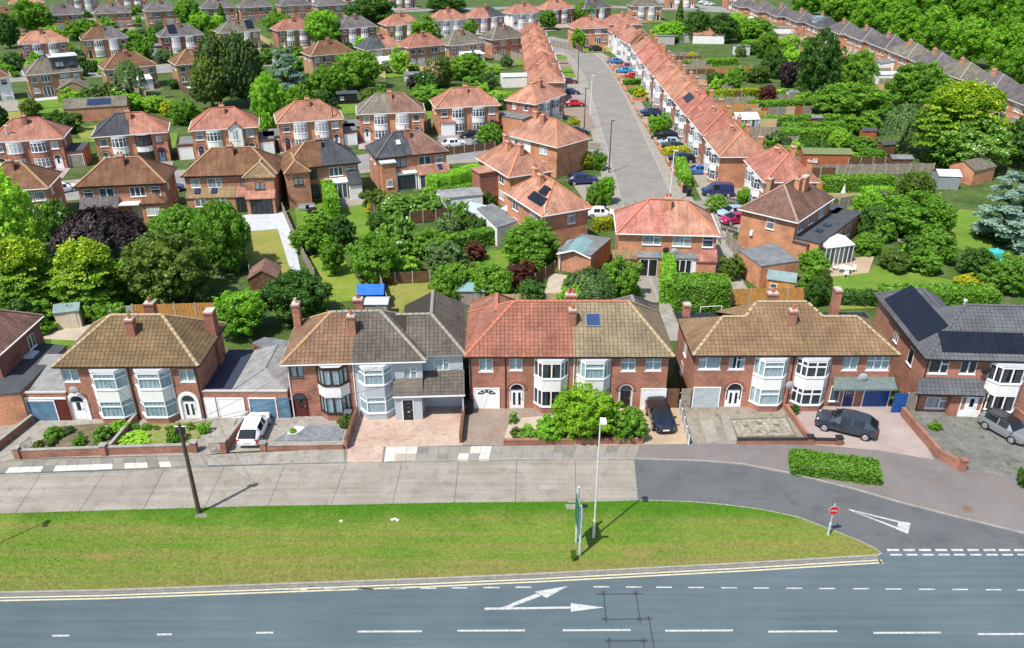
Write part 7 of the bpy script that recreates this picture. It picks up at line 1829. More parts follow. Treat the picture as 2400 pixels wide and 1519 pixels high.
# --- far right row, rears towards us
ROWJ = 'slate-roofed pairs of the far right row'
JR = [R_SLATE, R_SLATE, R_GREY, R_SLATE, R_GREY, R_SLATE, R_SLATE, R_SLATE, R_DARK, R_SLATE, R_SLATE, R_SLATE, R_SLATE]
for i in range(13):
    y0 = 146.5 + i * 12.6; x = 91 if i < 6 else 91 - (i - 5) ** 1.5 * .75
    H = semi('slate-roofed brick pair, %s from the near end of the far right row' % ORD[i], L=(x, y0 + 11.3, 5.2), R=(x + .2, y0, 5.2), D=7.4, style='rear', roof=JR[i], brick=B_ORANGE, right=True, group=ROWJ)
    if i in (2, 4, 5): box_ext(H.o, -4.8, -.8, -2.6, H.ov, 2.4, B_ORANGE if i != 4 else WRENDER, FELTGREY, lean=.5)
    if i == 8: MB().box(-2.2, 1.2, .8, 4, 4.85, 7.25).build('dormer', plain('blue_grey_cladding', (.20, .27, .32), .7), H.o); window(H.o, -.5, .8, 5.75, 1.6, 1.0, 's2')
# --- diagonal rows, upper left
ROWG2 = 'rear-facing pairs of the upper left row'; ROWH = 'bay-fronted pairs of the upper left street'; ROWI = 'pairs along the top left of the view'
GD = [((-118, 192), (22, 180), R_BROWN, WRENDER, 'white-walled house cut by the left edge below the dormered pair'), ((55, 178), (198, 164), R_GREY, B_TAN, 'tan-brick pair with a dark box dormer'), ((238, 163), (373, 153), R_BROWN, B_TAN, 'brown-roofed pair with white lean-to behind the weeping birch'), ((410, 154), (530, 141), R_BROWN, B_TAN, 'brown-roofed pair with blue solar panels beside the dark cypress'),
      ((728, 136), (832, 118), R_BROWN, B_TAN, 'brown-roofed pair above the tree-filled garden right of the blue cedar'), ((846, 120), (960, 107), (R_DARK, R_ORANGE), B_TAN, 'pair with half slate, half orange roof behind the lime tree'), ((965, 113), (1040, 103), R_RED, B_TAN, 'small red-roofed pair above the cream-flowered tree'),
      ((1050, 110), (1140, 96), R_GREY, B_TAN, 'grey-roofed pair with a white garden room'), ((1150, 96), (1238, 84), R_GREY, B_MIX, 'grey-roofed brick pair left of the side street terrace'), ((1350, 73), (1424, 60), R_RED, B_ORANGE, 'red-brown roofed corner pair beyond the top of the side street')]
for i, (l, r, rf, bk, lab) in enumerate(GD):
    a, b = at(*l, EHB), at(*r, EHB); m = (a + b) / 2
    H = semi(lab, (m.x, m.y), 33 if i < 9 else 12, 11.2, 'rear', rf, bk, left=True, group=ROWG2)
    if i == 1: MB().box(-.2, 5.0, .7, 5, 4.95, 7.85).build('dormer', plain('dark_cladding', (.07, .075, .08), .7), H.o); MB().box(-.4, 5.2, .5, 5.1, 7.85, 8.0).build('dormer_roof', PALEMETAL, H.o); window(H.o, 1.4, .7, 5.9, 1.6, 1.1, 's2', fm=BLACKP); window(H.o, 3.8, .7, 5.9, 1.2, 1.1, 's2', fm=BLACKP)
    if i in (2, 5, 7): box_ext(H.o, -2.5, 3.5, -2.6, H.ov, 2.4, WRENDER, WHITE, 'conservatory', lean=.5); window(H.o, 0.5, -2.63, .8, 3.4, 1.2, 'p4')
    if i in (1, 3, 4): box_ext(H.o, .5, 4.6, -2.2, H.ov, 2.4, bk, rf if not isinstance(rf, tuple) else rf[0], lean=1.0)
    if i == 3: panel_grid(H.o, Vector((-.8, 1.0, 5.6)), Vector((1, 0, 0)), Vector((0, .8, .6)), Vector((0, -.6, .8)), 3, 2, 1.0, 1.2, SOLARBLUE, lift=.12)
HD = [((40, 104), (165, 97), R_ORANGE, B_MIX, 'orange-roofed pair with two rooflights'), ((178, 99), (312, 84), (R_BROWN, R_SLATE), B_MIX, 'pair with half brown, half slate roof and a dark garage'), ((370, 87), (483, 81), R_SLATE, B_DARK, 'slate-roofed pair with black solar panels'), ((495, 78), (628, 72), R_GREY, B_TAN, 'grey-roofed pair above the dark cypress'),
      ((650, 73), (740, 66), R_RED, B_RED, 'red-roofed pair half hidden by a round tree'), ((797, 68), (883, 61), R_SLATE, B_DARK, 'slate-roofed dark brick pair'), ((912, 63), (985, 53), R_RED, B_MIX, 'red-roofed pair, sixth from the left'), ((1024, 50), (1094, 43), R_RED, WRENDER, 'red-roofed pair with pale rendered walls'), ((1110, 43), (1184, 37), (R_RED, R_DARK), B_RED, 'pair with half red, half black roof'),
      ((1200, 35), (1272, 27), R_RED, WRENDER, 'white-rendered pair with red porch roofs'), ((1282, 25), (1345, 18), R_RED, B_DARK, 'dark brick red-roofed pair'), ((1362, 26), (1440, 12), R_SLATE, B_DARK, 'slate-roofed pair beyond the top of the side street')]
for i, (l, r, rf, bk, lab) in enumerate(HD):
    a, b = at(*l, EHB), at(*r, EHB); m = (a + b) / 2
    H = semi(lab + ' in the upper left street' if i < 9 else lab + ' at the top of the picture', (m.x, m.y), 29, 11.6, 'bay', rf, bk, left=i > 5, right=i < 4, group=ROWH)
    if i == 2: panel_grid(H.o, Vector((-3.2, .8, 5.45)), Vector((1, 0, 0)), Vector((0, .8, .6)), Vector((0, -.6, .8)), 2, 2, 1.1, 1.6, lift=.12); gar2(H, -1, 5.0, 5, WHITE)
    if i == 3: panel_grid(H.o, Vector((2.2, .8, 5.45)), Vector((1, 0, 0)), Vector((0, .8, .6)), Vector((0, -.6, .8)), 2, 2, 1.1, 1.6, lift=.12)
ID = [((-15, 47), (42, 38), R_BROWN), ((118, 37), (182, 32), R_SLATE), ((215, 36), (312, 25), R_SLATE), ((340, 29), (422, 22), R_SLATE), ((473, 20), (553, 17), R_SLATE), ((563, 19), (636, 14), R_SLATE), ((655, 16), (733, 9), R_SLATE), ((745, 16), (815, 9), R_SLATE),
      ((10, 12), (112, 4), R_ORANGE), ((150, 2), (232, -6), R_RED), ((270, -5), (345, -12), R_SLATE), ((690, -8), (760, -16), R_RED), ((800, -4), (880, -14), R_ORANGE), ((905, -6), (985, -16), R_BROWN), ((1480, 20), (1552, 10), R_GREY), ((1560, -8), (1640, -14), R_SLATE), ((1430, 62), (1492, 54), R_RED), ((1700, -12), (1780, -8), R_SLATE)]
IL = ['cut by the left edge', 'third in from the left edge', 'above the rooflit orange roof', 'above the solar-panelled slate roof', 'behind the narrow fir', 'right of the narrow fir', 'above the round tree', 'left of the dark garden trees']
for i, (l, r, rf) in enumerate(ID):
    a, b = at(*l, EHB), at(*r, EHB); m = (a + b) / 2
    lab = ('far pair %s in the top left' % IL[i]) if i < 8 else ['red-roofed far pair with bays in the top left corner', 'far red-roofed pair on the top edge, left of the middle slate one', 'far slate-roofed pair on the top edge above the slate houses', 'far red-roofed pair on the top edge above the round tree', 'far orange-roofed pair on the top edge left of centre', 'far brown-roofed pair on the top edge near the centre', 'grey-roofed corner pair beyond the junction at the top of the side street', 'far slate-roofed pair at the top edge by the parked white cars', 'red-roofed pair with a rooflight at the top right of the side street', 'far slate-roofed pair on the top edge at the end of the far right row'][i - 8]
    semi(lab, (m.x, m.y), 28 if i < 14 else 5, 11.4, 'rear' if i < 8 else 'bay', rf, B_MIX if i % 2 else B_ORANGE, left=i > 3, right=i < 4, group=ROWI)
# white-gabled pair at the head of the right-hand terrace
H = semi('white rendered pair with two front gables at the far end of the side street terrace', L=(1424, 70), R=(1467, 102), D=7.6, style='bay', roof=R_RED, brick=WRENDER, panel=WHITE)
for x in (-3.4, .8): fwd_wing(H, x, x + 2.6, .5, R_RED, WRENDER, hip=0, win=False)
# ------------------------------------------------------------------ gardens behind: lawns, paths, fences, outbuildings
Z_ = [0.0]
def lawn(name, pts, mat=LAWN):
    Z_[0] += .0015; return sheet(name, pts, mat, Z_[0])
for n_, pts, m in (('back_lawn', [(572, 545), (650, 532), (690, 640), (592, 660)], DRYLAWN), ('back_lawn', [(715, 600), (790, 585), (870, 700), (752, 712)], groundmat('half_dry_lawn', (.12, .21, .018), (.20, .25, .03), (.27, .25, .07), .3, 9)), ('back_lawn', [(905, 655), (1022, 658), (1042, 740), (912, 745)], DRYLAWN), ('back_lawn', [(690, 478), (868, 468), (880, 556), (700, 562)], LAWN), ('back_lawn', [(1128, 590), (1195, 583), (1215, 668), (1165, 668)], LAWN), ('back_lawn', [(1495, 664), (1545, 664), (1548, 692), (1490, 694)], LAWN),
        ('back_lawn', [(1915, 668), (1960, 640), (2060, 622), (2150, 640), (2290, 668), (2330, 695), (1960, 694)], LAWN), ('back_lawn', [(2175, 570), (2250, 490), (2340, 500), (2320, 600)], LAWN), ('back_lawn', [(345, 520), (420, 510), (440, 600), (350, 610)], LAWN), ('back_lawn', [(0, 232), (75, 228), (75, 252), (0, 258)], LAWN), ('back_lawn', [(90, 235), (175, 228), (190, 290), (100, 300)], LAWN), ('back_lawn', [(0, 258), (60, 258), (60, 285), (0, 290)], DRYLAWN), ('back_lawn', [(790, 240), (850, 235), (870, 262), (800, 268)], LAWN), ('back_lawn', [(120, 790), (330, 780), (330, 800), (120, 815)], LAWN), ('back_lawn', [(1960, 700), (2060, 698), (2060, 722), (1960, 726)], DRYLAWN), ('back_lawn', [(175, 305), (235, 290), (240, 330), (200, 335)], DRYLAWN),
        ('patio', [(568, 505), (668, 494), (684, 535), (578, 543)], GREYSLAB), ('garden_path', [(650, 533), (683, 530), (706, 642), (684, 645)], GREYSLAB), ('gravel_yard', [(95, 795), (135, 760), (250, 762), (215, 800)], GRAVEL), ('patio', [(1275, 690), (1290, 640), (1355, 650), (1345, 695)], GRAVEL), ('patio', [(1690, 560), (1732, 570), (1745, 690), (1690, 700)], CONC), ('patio', [(1920, 612), (2050, 600), (2035, 640), (1945, 650)], TANPAV), ('garden_path', [(2048, 552), (2075, 552), (2190, 578), (2185, 586)], CONC), ('patio', [(780, 470), (860, 460), (862, 478), (800, 488)], PAVEMENT), ('yard', [(1545, 690), (1600, 700), (1600, 800), (1545, 800)], CONC), ('yard', [(1000, 560), (1080, 545), (1090, 560), (1010, 575)], PAVEMENT),
        ('front_drive', [(1630, 440), (1730, 430), (1800, 520), (1690, 560)], CONC), ('front_drive', [(1500, 480), (1650, 470), (1700, 560), (1480, 560)], SIDESTREET), ('front_drive', [(1335, 420), (1440, 412), (1455, 505), (1400, 520)], PAVEMENT), ('front_drive', [(1320, 255), (1378, 250), (1395, 305), (1335, 312)], BROWNPAV), ('front_drive', [(1010, 330), (1180, 320), (1200, 352), (1020, 362)], GREYROAD), ('front_drive', [(1480, 165), (1530, 160), (1760, 430), (1640, 440)], PAVEMENT)):
    lawn(n_, pts, m)
GF = 'garden fences'
for (p, q, h, m, lab) in (((318, 752), (512, 747), 1.8, WOODORANGE, 'orange timber fence behind the tan-roofed pair'), ((218, 757), (316, 752), 1.7, plain('silver_fence', (.46, .44, .42), .85, .2), 'pale silvery fence between the garden shed and the orange fence'), ((60, 790), (130, 745), 1.6, WOODBROWN, 'dark brown fence left of the garden shed'), ((572, 548), (590, 668), 1.5, WOODGREY, 'grey fence on the left of the yellowed lawn with the red-roofed shed'), ((700, 588), (738, 660), 1.6, WOODGREY, 'weathered fence to the right of the pale grey garden path'), ((664, 500), (702, 588), 1.4, WOODGREY, 'fence along the right of the grey patio'), ((886, 655), (908, 725), 1.7, WOODGREY, 'weathered fence right of the blue-sheeted shed'), ((886, 668), (1008, 662), 1.4, WOODBROWN, 'dark ragged fence behind the parched lawn'),
        ((1165, 722), (1322, 716), 1.5, WOODPALE, 'pale new timber fence behind the red-roofed brick house'), ((1712, 716), (1886, 712), 1.9, WOODORANGE, 'orange panel fence behind the long tan-roofed pair'), ((1706, 690), (1712, 716), 1.8, WOODORANGE, 'short return of the orange panel fence'), ((1700, 570), (1735, 612), 1.7, WOODGREY, 'grey fence between the patio-door pair and the brick garage'), ((962, 525), (1052, 516), 1.7, WOODBROWN, 'dark brown panel fence below the white-flowered shrubs'), ((1255, 668), (1300, 640), 1.4, WOODBROWN, 'dark fence beside the teal-roofed carport'), ((770, 760), (905, 752), 1.5, WOODGREY, 'grey fence behind the brown and grey roofed pair'),
        ((1905, 412), (2185, 408), 1.7, WOODGREY, 'long grey fence below the clipped garden hedge'), ((1985, 398), (2100, 394), 1.8, WOODBROWN, 'brown fence right of the red garden cabin'), ((1810, 240), (1905, 237), 1.6, WOODGREY, 'grey fence by the two small sheds in the long gardens'), ((1668, 246), (1765, 243), 1.5, WOODGREY, 'grey rail fence at the near end of the long gardens'), ((1640, 175), (1760, 168), 1.5, WOODORANGE, 'orange fence in the far long gardens'), ((855, 480), (905, 545), 1.5, WOODBROWN, 'brown fence climbing beside the clipped round bush'), ((1040, 365), (1160, 350), 1.3, WOODBROWN, 'low brown fence below the parked white and silver cars'), ((1358, 346), (1408, 352), 1.1, WOODGREY, 'grey corner fence at the mouth of the close'), ((1250, 100), (1340, 118), 1.8, WOODGREY, 'grey fence round the corner at the top of the side street'), ((1960, 560), (1960, 600), 1.6, WOODGREY, 'short grey fence behind the white garden room'), ((1965, 490), (2070, 470), 1.6, WOODGREY, 'grey fence between the round bush and the garden trees'), ((845, 268), (850, 305), 1.8, WOODGREY, 'side fence between the fourth and fifth bay-fronted pairs'), ((960, 330), (1010, 300), 1.8, plain('green_fence', (.10, .17, .17), .7), 'blue-green fence left of the parked cars')):
    fence(p, q, h, m, lab, group=GF)
fence((1740, 275), (1900, 268), 1.7, None, 'fence of mixed grey and red panels in the long gardens', group=GF, mats=[WOODGREY, WOODPALE, SHEDRED, WOODGREY])
for (p, q, lab) in (((1690, 540), (1730, 552), 'black picket fence beside the cerise car'), ((1700, 478), (1740, 486), 'dark picket fence by the white-flowered shrub')):
    P, Q = at(*p), at(*q); d = Q - P; o = thing('picket_fence', lab, 'fence', P, math.atan2(d.y, d.x), GF); n_ = int(d.length / .22)
    MB().box(0, d.length, -.02, .02, .3, .38).box(0, d.length, -.02, .02, .8, .88).build('rail', BLACKP, o)
    pk = cached('picket', lambda: MB().prism([(-.05, -.03), (.05, -.03), (.05, -.01), (-.05, -.01)], 0, 1.1).mesh('picket', BLACKP))
    for i in range(n_): link('picket', pk, o, (i * .22, 0, 0))
# plots of the houses behind: paved fronts, grass and fences between neighbours
_yr = random.Random(31)
def plot(name, H, x0, x1, y0, y1, mat):
    Z_[0] += .0004
    q = [H.org + H.ux * x + H.uy * y for x, y in ((x0, y0), (x1, y0), (x1, y1), (x0, y1))]
    struct(MB().face([(p.x, p.y, .008 + Z_[0]) for p in q]).build(name, mat))
for H, st, lab, g in SEMIS:
    if not g or g == ROWB: continue
    w = H.W / 2; short = lab if len(lab.split()) <= 11 else ' '.join(lab.split()[:11])
    front = st in ('bay', 'canted'); far = H.org.y > 290
    if front and g != ROWE:
        for sg in (-1, 1): plot('front_yard', H, min(.1 * sg, w * sg), max(.1 * sg, w * sg), -9.0 if g == ROWH else -5.0, .3, _yr.choice((CONC, PAVEMENT, BROWNPAV, PINKPAV, LAWN, GREYROAD)))
    if far or g == ROWM: continue
    yb = (H.D + .5, H.D + 12) if front else (-12.0, -.5)
    for sg in (-1, 1): plot('back_plot', H, min(.2 * sg, w * sg), max(.2 * sg, w * sg), yb[0], yb[1], _yr.choice((LAWN, LAWN, LAWN, DRYLAWN, PAVEMENT, ROUGH))); plot('patio', H, min(.4 * sg, w * sg * .9), max(.4 * sg, w * sg * .9), *((yb[0], yb[0] + 3) if front else (yb[1] - 3, yb[1])), _yr.choice((CONC, PAVEMENT, BROWNPAV, GREYSLAB)))
    if g in (ROWF, ROWG2, ROWH, ROWJ, ROWE):
        for x, nm in ((-w - .4, 'left'), (0, 'middle')):
            a, b = H.org + H.ux * x + H.uy * yb[0], H.org + H.ux * x + H.uy * yb[1]
            m = _yr.choice((WOODGREY, WOODBROWN, WOODGREY, WOODPALE, WOODORANGE)); fence(a, b, 1.6, m, '%s garden fence of the %s' % (nm, short), world=True, step=2.4, group='fences between the gardens behind')
BLUETARP = plain('blue_tarpaulin', (.01, .12, .55), .45, .25, 3, bmp=.6)
TEAL = plain('teal_felt', (.17, .29, .29), .8, .15)
shed((165, 770), 2.2, 2.0, 1.9, .25, CREAM, FELTGREEN, 'cream plastic shed with grey roof behind the tan-roofed pair', .4)
shed((620, 690), 3.0, 3.2, 1.9, .12, WOODBROWN, R_PLUM, 'shed with dull red roof at the foot of the yellowed lawn', .9, along='y')
shed((870, 722), 2.6, 2.2, 1.6, .05, WOODBROWN, BLUETARP, 'shed covered with a bright blue tarpaulin', .6)
shed((884, 748), 2.2, 1.6, 1.7, .0, WOODGREY, plain('pale_sheet', (.45, .52, .55), .6), 'small shed with pale sheet roof below the blue-sheeted one', .2)
shed((1105, 716), 2.8, 2.0, 1.7, .0, WOODGREY, TEAL, 'shed with teal felt roof behind the red-roofed brick house', .5)
shed((1825, 695), 2.8, 2.3, 1.9, -.35, WOODORANGE, FELTGREEN, 'orange timber shed with grey-green roof behind the orange fence', .55, win_=True)
shed((1935, 396), 7.5, 3.2, 2.4, -.05, SHEDRED, plain('moss_green_roof', (.14, .17, .07), .9), 'long red-brown garden cabin with white windows', .5, 'garden_cabin', cat='cabin', win_=True, door_=False)
shed((1085, 500), 5.6, 3.4, 2.4, .3, WRENDER, ASBESTOS, 'white garage with grey sheet roof left of the solar-panelled corner house', .35, 'garage', cat='garage')
shed((2220, 445), 3.0, 3.0, 2.1, -.1, plain('gazebo_grey', (.25, .27, .28), .7), WHITE, 'small white-roofed summerhouse beside the blue cedar', .5, 'summerhouse', cat='shed')
shed((2300, 430), 5, 4, 2.3, .5, B_ORANGE, R_GREY, 'grey-roofed outbuilding above the blue cedar', 1.0, 'outbuilding', cat='shed')
shed((815, 244), 4.2, 3, 2.1, .2, BLACKP, FELT, 'black garden hut beyond the fifth bay-fronted pair', .2, 'garden_hut', win_=True)
shed((230, 283), 11, 5.5, 2.6, .30, B_MIX, R_GREY, 'low brick outbuilding with blue solar panels on its grey roof', 1.3, 'outbuilding', cat='outbuilding', door_=False)
P = at(230, 283); o = bpy.data.objects[[k.name for k in bpy.data.objects if k.name.startswith('outbuilding')][-1]]
sl = math.atan2(1.3, 2.75); panel_grid(o, Vector((-1.4, .5, 2.6 + .5 * math.tan(sl))), Vector((1, 0, 0)), Vector((0, math.cos(sl), math.sin(sl))), Vector((0, -math.sin(sl), math.cos(sl))), 4, 1, 1.05, 1.9, SOLARBLUE, lift=.06)
shed((178, 240), 6.5, 5, 2.6, .33, B_TAN, R_GREY, 'gabled garden room with a wide dark window below the dormered house', 1.6, 'garden_room', along='y', cat='garden room', door_=False)
for (x, y, w, lab, wm, rm) in ((1860, 238, 2.4, 'small pale shed left of the pair of sheds in the long gardens', PALEMETAL, FELTGREY), (1890, 238, 2.2, 'small grey shed right of the pair of sheds in the long gardens', WOODGREY, FELTGREY), (1912, 300, 2.0, 'little shed at the end of the long clipped hedges', WOODBROWN, FELTGREY), (2035, 332, 2.4, 'brown shed near the willow in the long gardens', SHEDRED, FELT), (2080, 365, 2.4, 'dark shed below the golden cypress', WOODBROWN, FELT), (2110, 400, 3.2, 'dark timber shed at the end of the long grey fence', WOODBROWN, FELTGREY), (1740, 130, 4, 'pale shed in the far long gardens', PALEMETAL, FELTGREY), (1560, 105, 5, 'grey garage at the back of the far terrace', CONCPOST, FELTGREY), (1610, 100, 5, 'second grey garage at the back of the far terrace', CONCPOST, FELTGREEN), (2080, 200, 6, 'white flat-roofed garden room by the far right row', WRENDER, PALEMETAL), (1750, 60, 7, 'white flat-roofed outbuilding near the parked far cars', WRENDER, PALEMETAL), (1830, 85, 8, 'row of white flat-roofed garages behind the far right row', WRENDER, FELTGREY), (980, 200, 6, 'pale flat-roofed outbuilding left of the purple bush', PALEMETAL, FELTGREY), (1215, 205, 7, 'white flat-roofed outbuilding behind the left terrace', WRENDER, PALEMETAL)):
    shed((x, y), w, w * .6, 1.9 if w < 3.5 else 2.4, _rot.uniform(-.1, .2), wm, rm, lab, .35 if w < 3.5 else .08, cat='shed')
shed((1660, 103), 9, 7, 2.5, -.1, WRENDER, R_RED, 'bungalow with brown hipped roof in the far gardens', 2.0, 'bungalow', cat='bungalow', door_=False)
# brick garage block, carport, greenhouse, lean-to and conservatory in the middle gardens
def flat_block(pts, h, wall, top, label, name='garage', cat='garage', ov=1.02):
    q = [at(*p, h) for p in pts]; c = sum(q, Vector()) / len(q)
    o = thing(name, label, cat, (c.x, c.y, 0)); pp = [(p.x - c.x, p.y - c.y) for p in q]
    MB().prism(pp, 0, h).build('wall', wall, o); MB().prism([(a * ov, b * ov) for a, b in pp], h, h + .1).build('flat_roof', top, o); return o
o = flat_block([(1732, 588), (1785, 625), (1872, 612), (1815, 572)], 2.6, B_ORANGE, FELTGREY, 'brick garage with stained flat roof between the patio-door pair and the white garden room')
o = flat_block([(1308, 585), (1365, 550), (1432, 560), (1385, 600)], 2.5, B_MIX, FELTGREY, 'flat-roofed garage behind the teal carport', )
P = at(1345, 640); o = thing('carport', 'open carport with teal sheet roof in front of the flat-roofed garage', 'carport', P, -.35)
for (x, y) in ((-1.7, 0), (1.7, 0), (-1.7, 3.6), (1.7, 3.6)): MB().box(-.06, .06, -.06, .06, 0, 2.3).build('post', PALEMETAL, o, (x, y, 0))
MB().face([(-2, -.4, 2.25), (0, -.4, 2.95), (0, 4, 2.95), (-2, 4, 2.25)]).face([(0, -.4, 2.95), (2, -.4, 2.25), (2, 4, 2.25), (0, 4, 2.95)]).build('roof', TEAL, o); MB().beam((-2, -.42, 2.2), (0, -.42, 2.9), .05, .14).beam((0, -.42, 2.9), (2, -.42, 2.2), .05, .14).build('bargeboard', WHITE, o)
def glass_room(p, rz, w, d, h, rise, label, name, top, panes=6, cat=None):
    o = thing(name, label, cat or name.replace('_', ' '), at(*p), rz)
    fr = MB(); pn = cached(('grp', w, d, h, panes), lambda: MB().box(-w / panes / 2 + .04, w / panes / 2 - .04, 0, .02, .06, h - .06).mesh('pane', None))
    MB().box(-w/2, w/2, -.02, d, 0, .08).build('base', B_ORANGE, o)
    for i in range(panes + 1): x = -w/2 + w * i / panes; fr.box(x - .04, x + .04, -.05, .05, 0, h)
    fr.box(-w/2, w/2, -.06, .06, h - .05, h + .08)
    n2 = 4
    for sx in (-1, 1):
        for i in range(n2 + 1): y = d * i / n2; fr.box(sx * w/2 - .04, sx * w/2 + .04, y - .04, y + .04, 0, h)
        fr.box(sx * w/2 - .05, sx * w/2 + .05, 0, d, h - .05, h + .08)
    fr.build('frame', WHITE, o)
    for i in range(panes): setmat(link('pane', pn, o, (-w/2 + w * (i + .5) / panes, 0, 0)), FARGLASS)
    pm = cached(('grs', d, h), lambda: MB().box(-d / n2 / 2 + .04, d / n2 / 2 - .04, 0, .02, .06, h - .06).mesh('pane', None))
    for sx in (-1, 1):
        for i in range(n2): setmat(link('pane', pm, o, (sx * w/2, d * (i + .5) / n2, 0), math.pi/2), FARGLASS)
    MB().face([(-w/2 - .1, -.12, h + .09), (w/2 + .1, -.12, h + .09), (w/2 + .1, d/2, h + rise), (-w/2 - .1, d/2, h + rise)]).face([(-w/2 - .1, d/2, h + rise), (w/2 + .1, d/2, h + rise), (w/2 + .1, d + .1, h + .09), (-w/2 - .1, d + .1, h + .09)]).build('roof', top, o)
    return o
glass_room((1962, 620), .28, 3.6, 3.8, 2.2, .45, 'white conservatory with panelled roof beside the tan patio', 'conservatory', plain('polycarbonate_roof', (.70, .74, .76), .3))
glass_room((1205, 540), -.95, 5.5, 2.8, 2.1, .4, 'white glazed lean-to against the solar-panelled corner house', 'conservatory', plain('white_sheet_roof', (.62, .66, .66), .4), 7, 'lean-to')
glass_room((1108, 528), -.6, 2.6, 2.6, 1.7, .9, 'small glass greenhouse beside the white garage', 'greenhouse', plain('greenhouse_glass', (.36, .42, .44), .15), 4)
flat_block([(1118, 490), (1155, 478), (1210, 520), (1165, 535)], 2.4, WRENDER, FELTGREY, 'stained flat-roofed kitchen addition behind the glazed lean-to', 'kitchen_addition', 'extension')
glass_room((1750, 308), .1, 4.2, 3.4, 2.1, 1.0, 'white conservatory behind the second pair of the right-hand terrace', 'conservatory', plain('polycarbonate_roof', (.70, .74, .76), .3))
# goal frame, parasol, covers, garden furniture
P = at(1640, 742); o = thing('goal_frame', 'small white football goal frame behind the third pair', 'goal', P, .1)
MB().tube((0, 0, 0), (0, 0, 1.1), .035, None, 6).tube((2.2, 0, 0), (2.2, 0, 1.1), .035, None, 6).tube((0, 0, 1.1), (2.2, 0, 1.1), .035, None, 6).build('posts', WHITE, o); MB().tube((0, 0, 1.1), (0, .9, 0), .025, None, 6).tube((2.2, 0, 1.1), (2.2, .9, 0), .025, None, 6).tube((0, .9, .03), (2.2, .9, .03), .025, None, 6).build('stays', WHITE, o)
def parasol(p, lab, mat, h=2.3, r=.35):
    o = thing('parasol', lab, 'parasol', at(*p)); MB().tube((0, 0, 0), (0, 0, h + .2), .03, None, 6).build('pole', PALEMETAL, o); MB().tube((0, 0, h * .45), (0, 0, h), r, .05, 10).build('canopy', mat, o)
parasol((1973, 470), 'closed pale parasol behind the clipped hedge', PALEMETAL)
GREENCOVER = plain('green_cover', (.01, .20, .13), .6, .2, 3)
for (x, y, lab, m) in ((2182, 562, 'tall green fabric cover standing in the garden right of the white garden room', GREENCOVER), (2330, 610, 'turquoise mesh tent on the lawn at the right edge', plain('turquoise_mesh', (.04, .36, .33), .7))):
    o = thing('fabric_cover', lab, 'cover', at(x, y)); s2 = 1 if x < 2300 else 1.5
    mb = MB(); pr = [(0, 1.0 * s2), (.5, .9), (1.2, .85), (1.9 if x < 2300 else 1.3, .35), (2.1 if x < 2300 else 1.6, 0.02)]
    for (z0, r0), (z1, r1) in zip(pr, pr[1:]): mb.tube((0, 0, z0), (0, 0, z1), r0, r1, 9, cap=False)
    mb.build('sheet', m, o)
def sofa(p, rz, lab):
    o = thing('garden_sofa', lab, 'sofa', at(*p), rz); MB().box(-1.1, 1.1, -.4, .4, .1, .4).build('base', STEEL, o); MB().box(-1.1, 1.1, .25, .42, .4, .8).build('backrest', STEEL, o); MB().box(-1.0, 1.0, -.38, .22, .4, .52).build('cushion', plain('grey_cushion', (.25, .27, .28), .9), o)
sofa((720, 492), .2, 'grey outdoor sofa on the lawn beside the tall clipped hedge')
def table(p, lab, r=.7, mat=WHITE):
    o = thing('garden_table', lab, 'table', at(*p)); MB().tube((0, 0, .68), (0, 0, .73), r, None, 14).build('table_top', mat, o)
    for a in range(4): MB().tube((r * .7 * math.cos(a * 1.57 + .7), r * .7 * math.sin(a * 1.57 + .7), 0), (r * .5 * math.cos(a * 1.57 + .7), r * .5 * math.sin(a * 1.57 + .7), .68), .03, None, 6).build('leg', mat, o)
    for a in range(3):
        t = a * 2.1 + .3; c = thing('garden_chair', ['right-hand', 'far', 'near left'][a] + ' chair at the ' + lab, 'chair', at(*p) + Vector((1.1 * math.cos(t), 1.1 * math.sin(t), 0)), t - math.pi/2, 'garden chairs round the ' + lab)
        MB().box(-.25, .25, -.25, .25, .38, .43).build('seat', mat, c); MB().box(-.25, .25, .2, .25, .43, .85).build('backrest', mat, c)
        for (x, y) in ((-.22, -.22), (.22, -.22), (.22, .22), (-.22, .22)): MB().box(x - .02, x + .02, y - .02, y + .02, 0, .38).build('leg', mat, c)
table((1978, 640), 'white round garden table on the tan patio'); table((735, 500), 'black garden table by the grey sofa', .5, BLACKP)
tag(MB().tube((0, 0, 0), (0, 0, 1.2), .35, .38, 12).tube((0, 0, 1.2), (0, 0, 1.35), .38, .1, 12).build('water_butt', PALEMETAL, None, at(1400, 620)), 'pale grey water butt against the flat-roofed garage', 'water butt')
for (x, y, lab) in ((1604, 452, 'left of the two wheelie bins by the brick wall near the dark van'), (1614, 460, 'right of the two wheelie bins by the brick wall near the dark van'), (1988, 480, 'black bin at the end of the grey fence by the round bush'), (655, 350, 'black bin on the close beside the grey garage'), (796, 352, 'black bin by the lamp post in the close')): bin_(at(x, y), 0, BLACKPL, lab, 1.1)
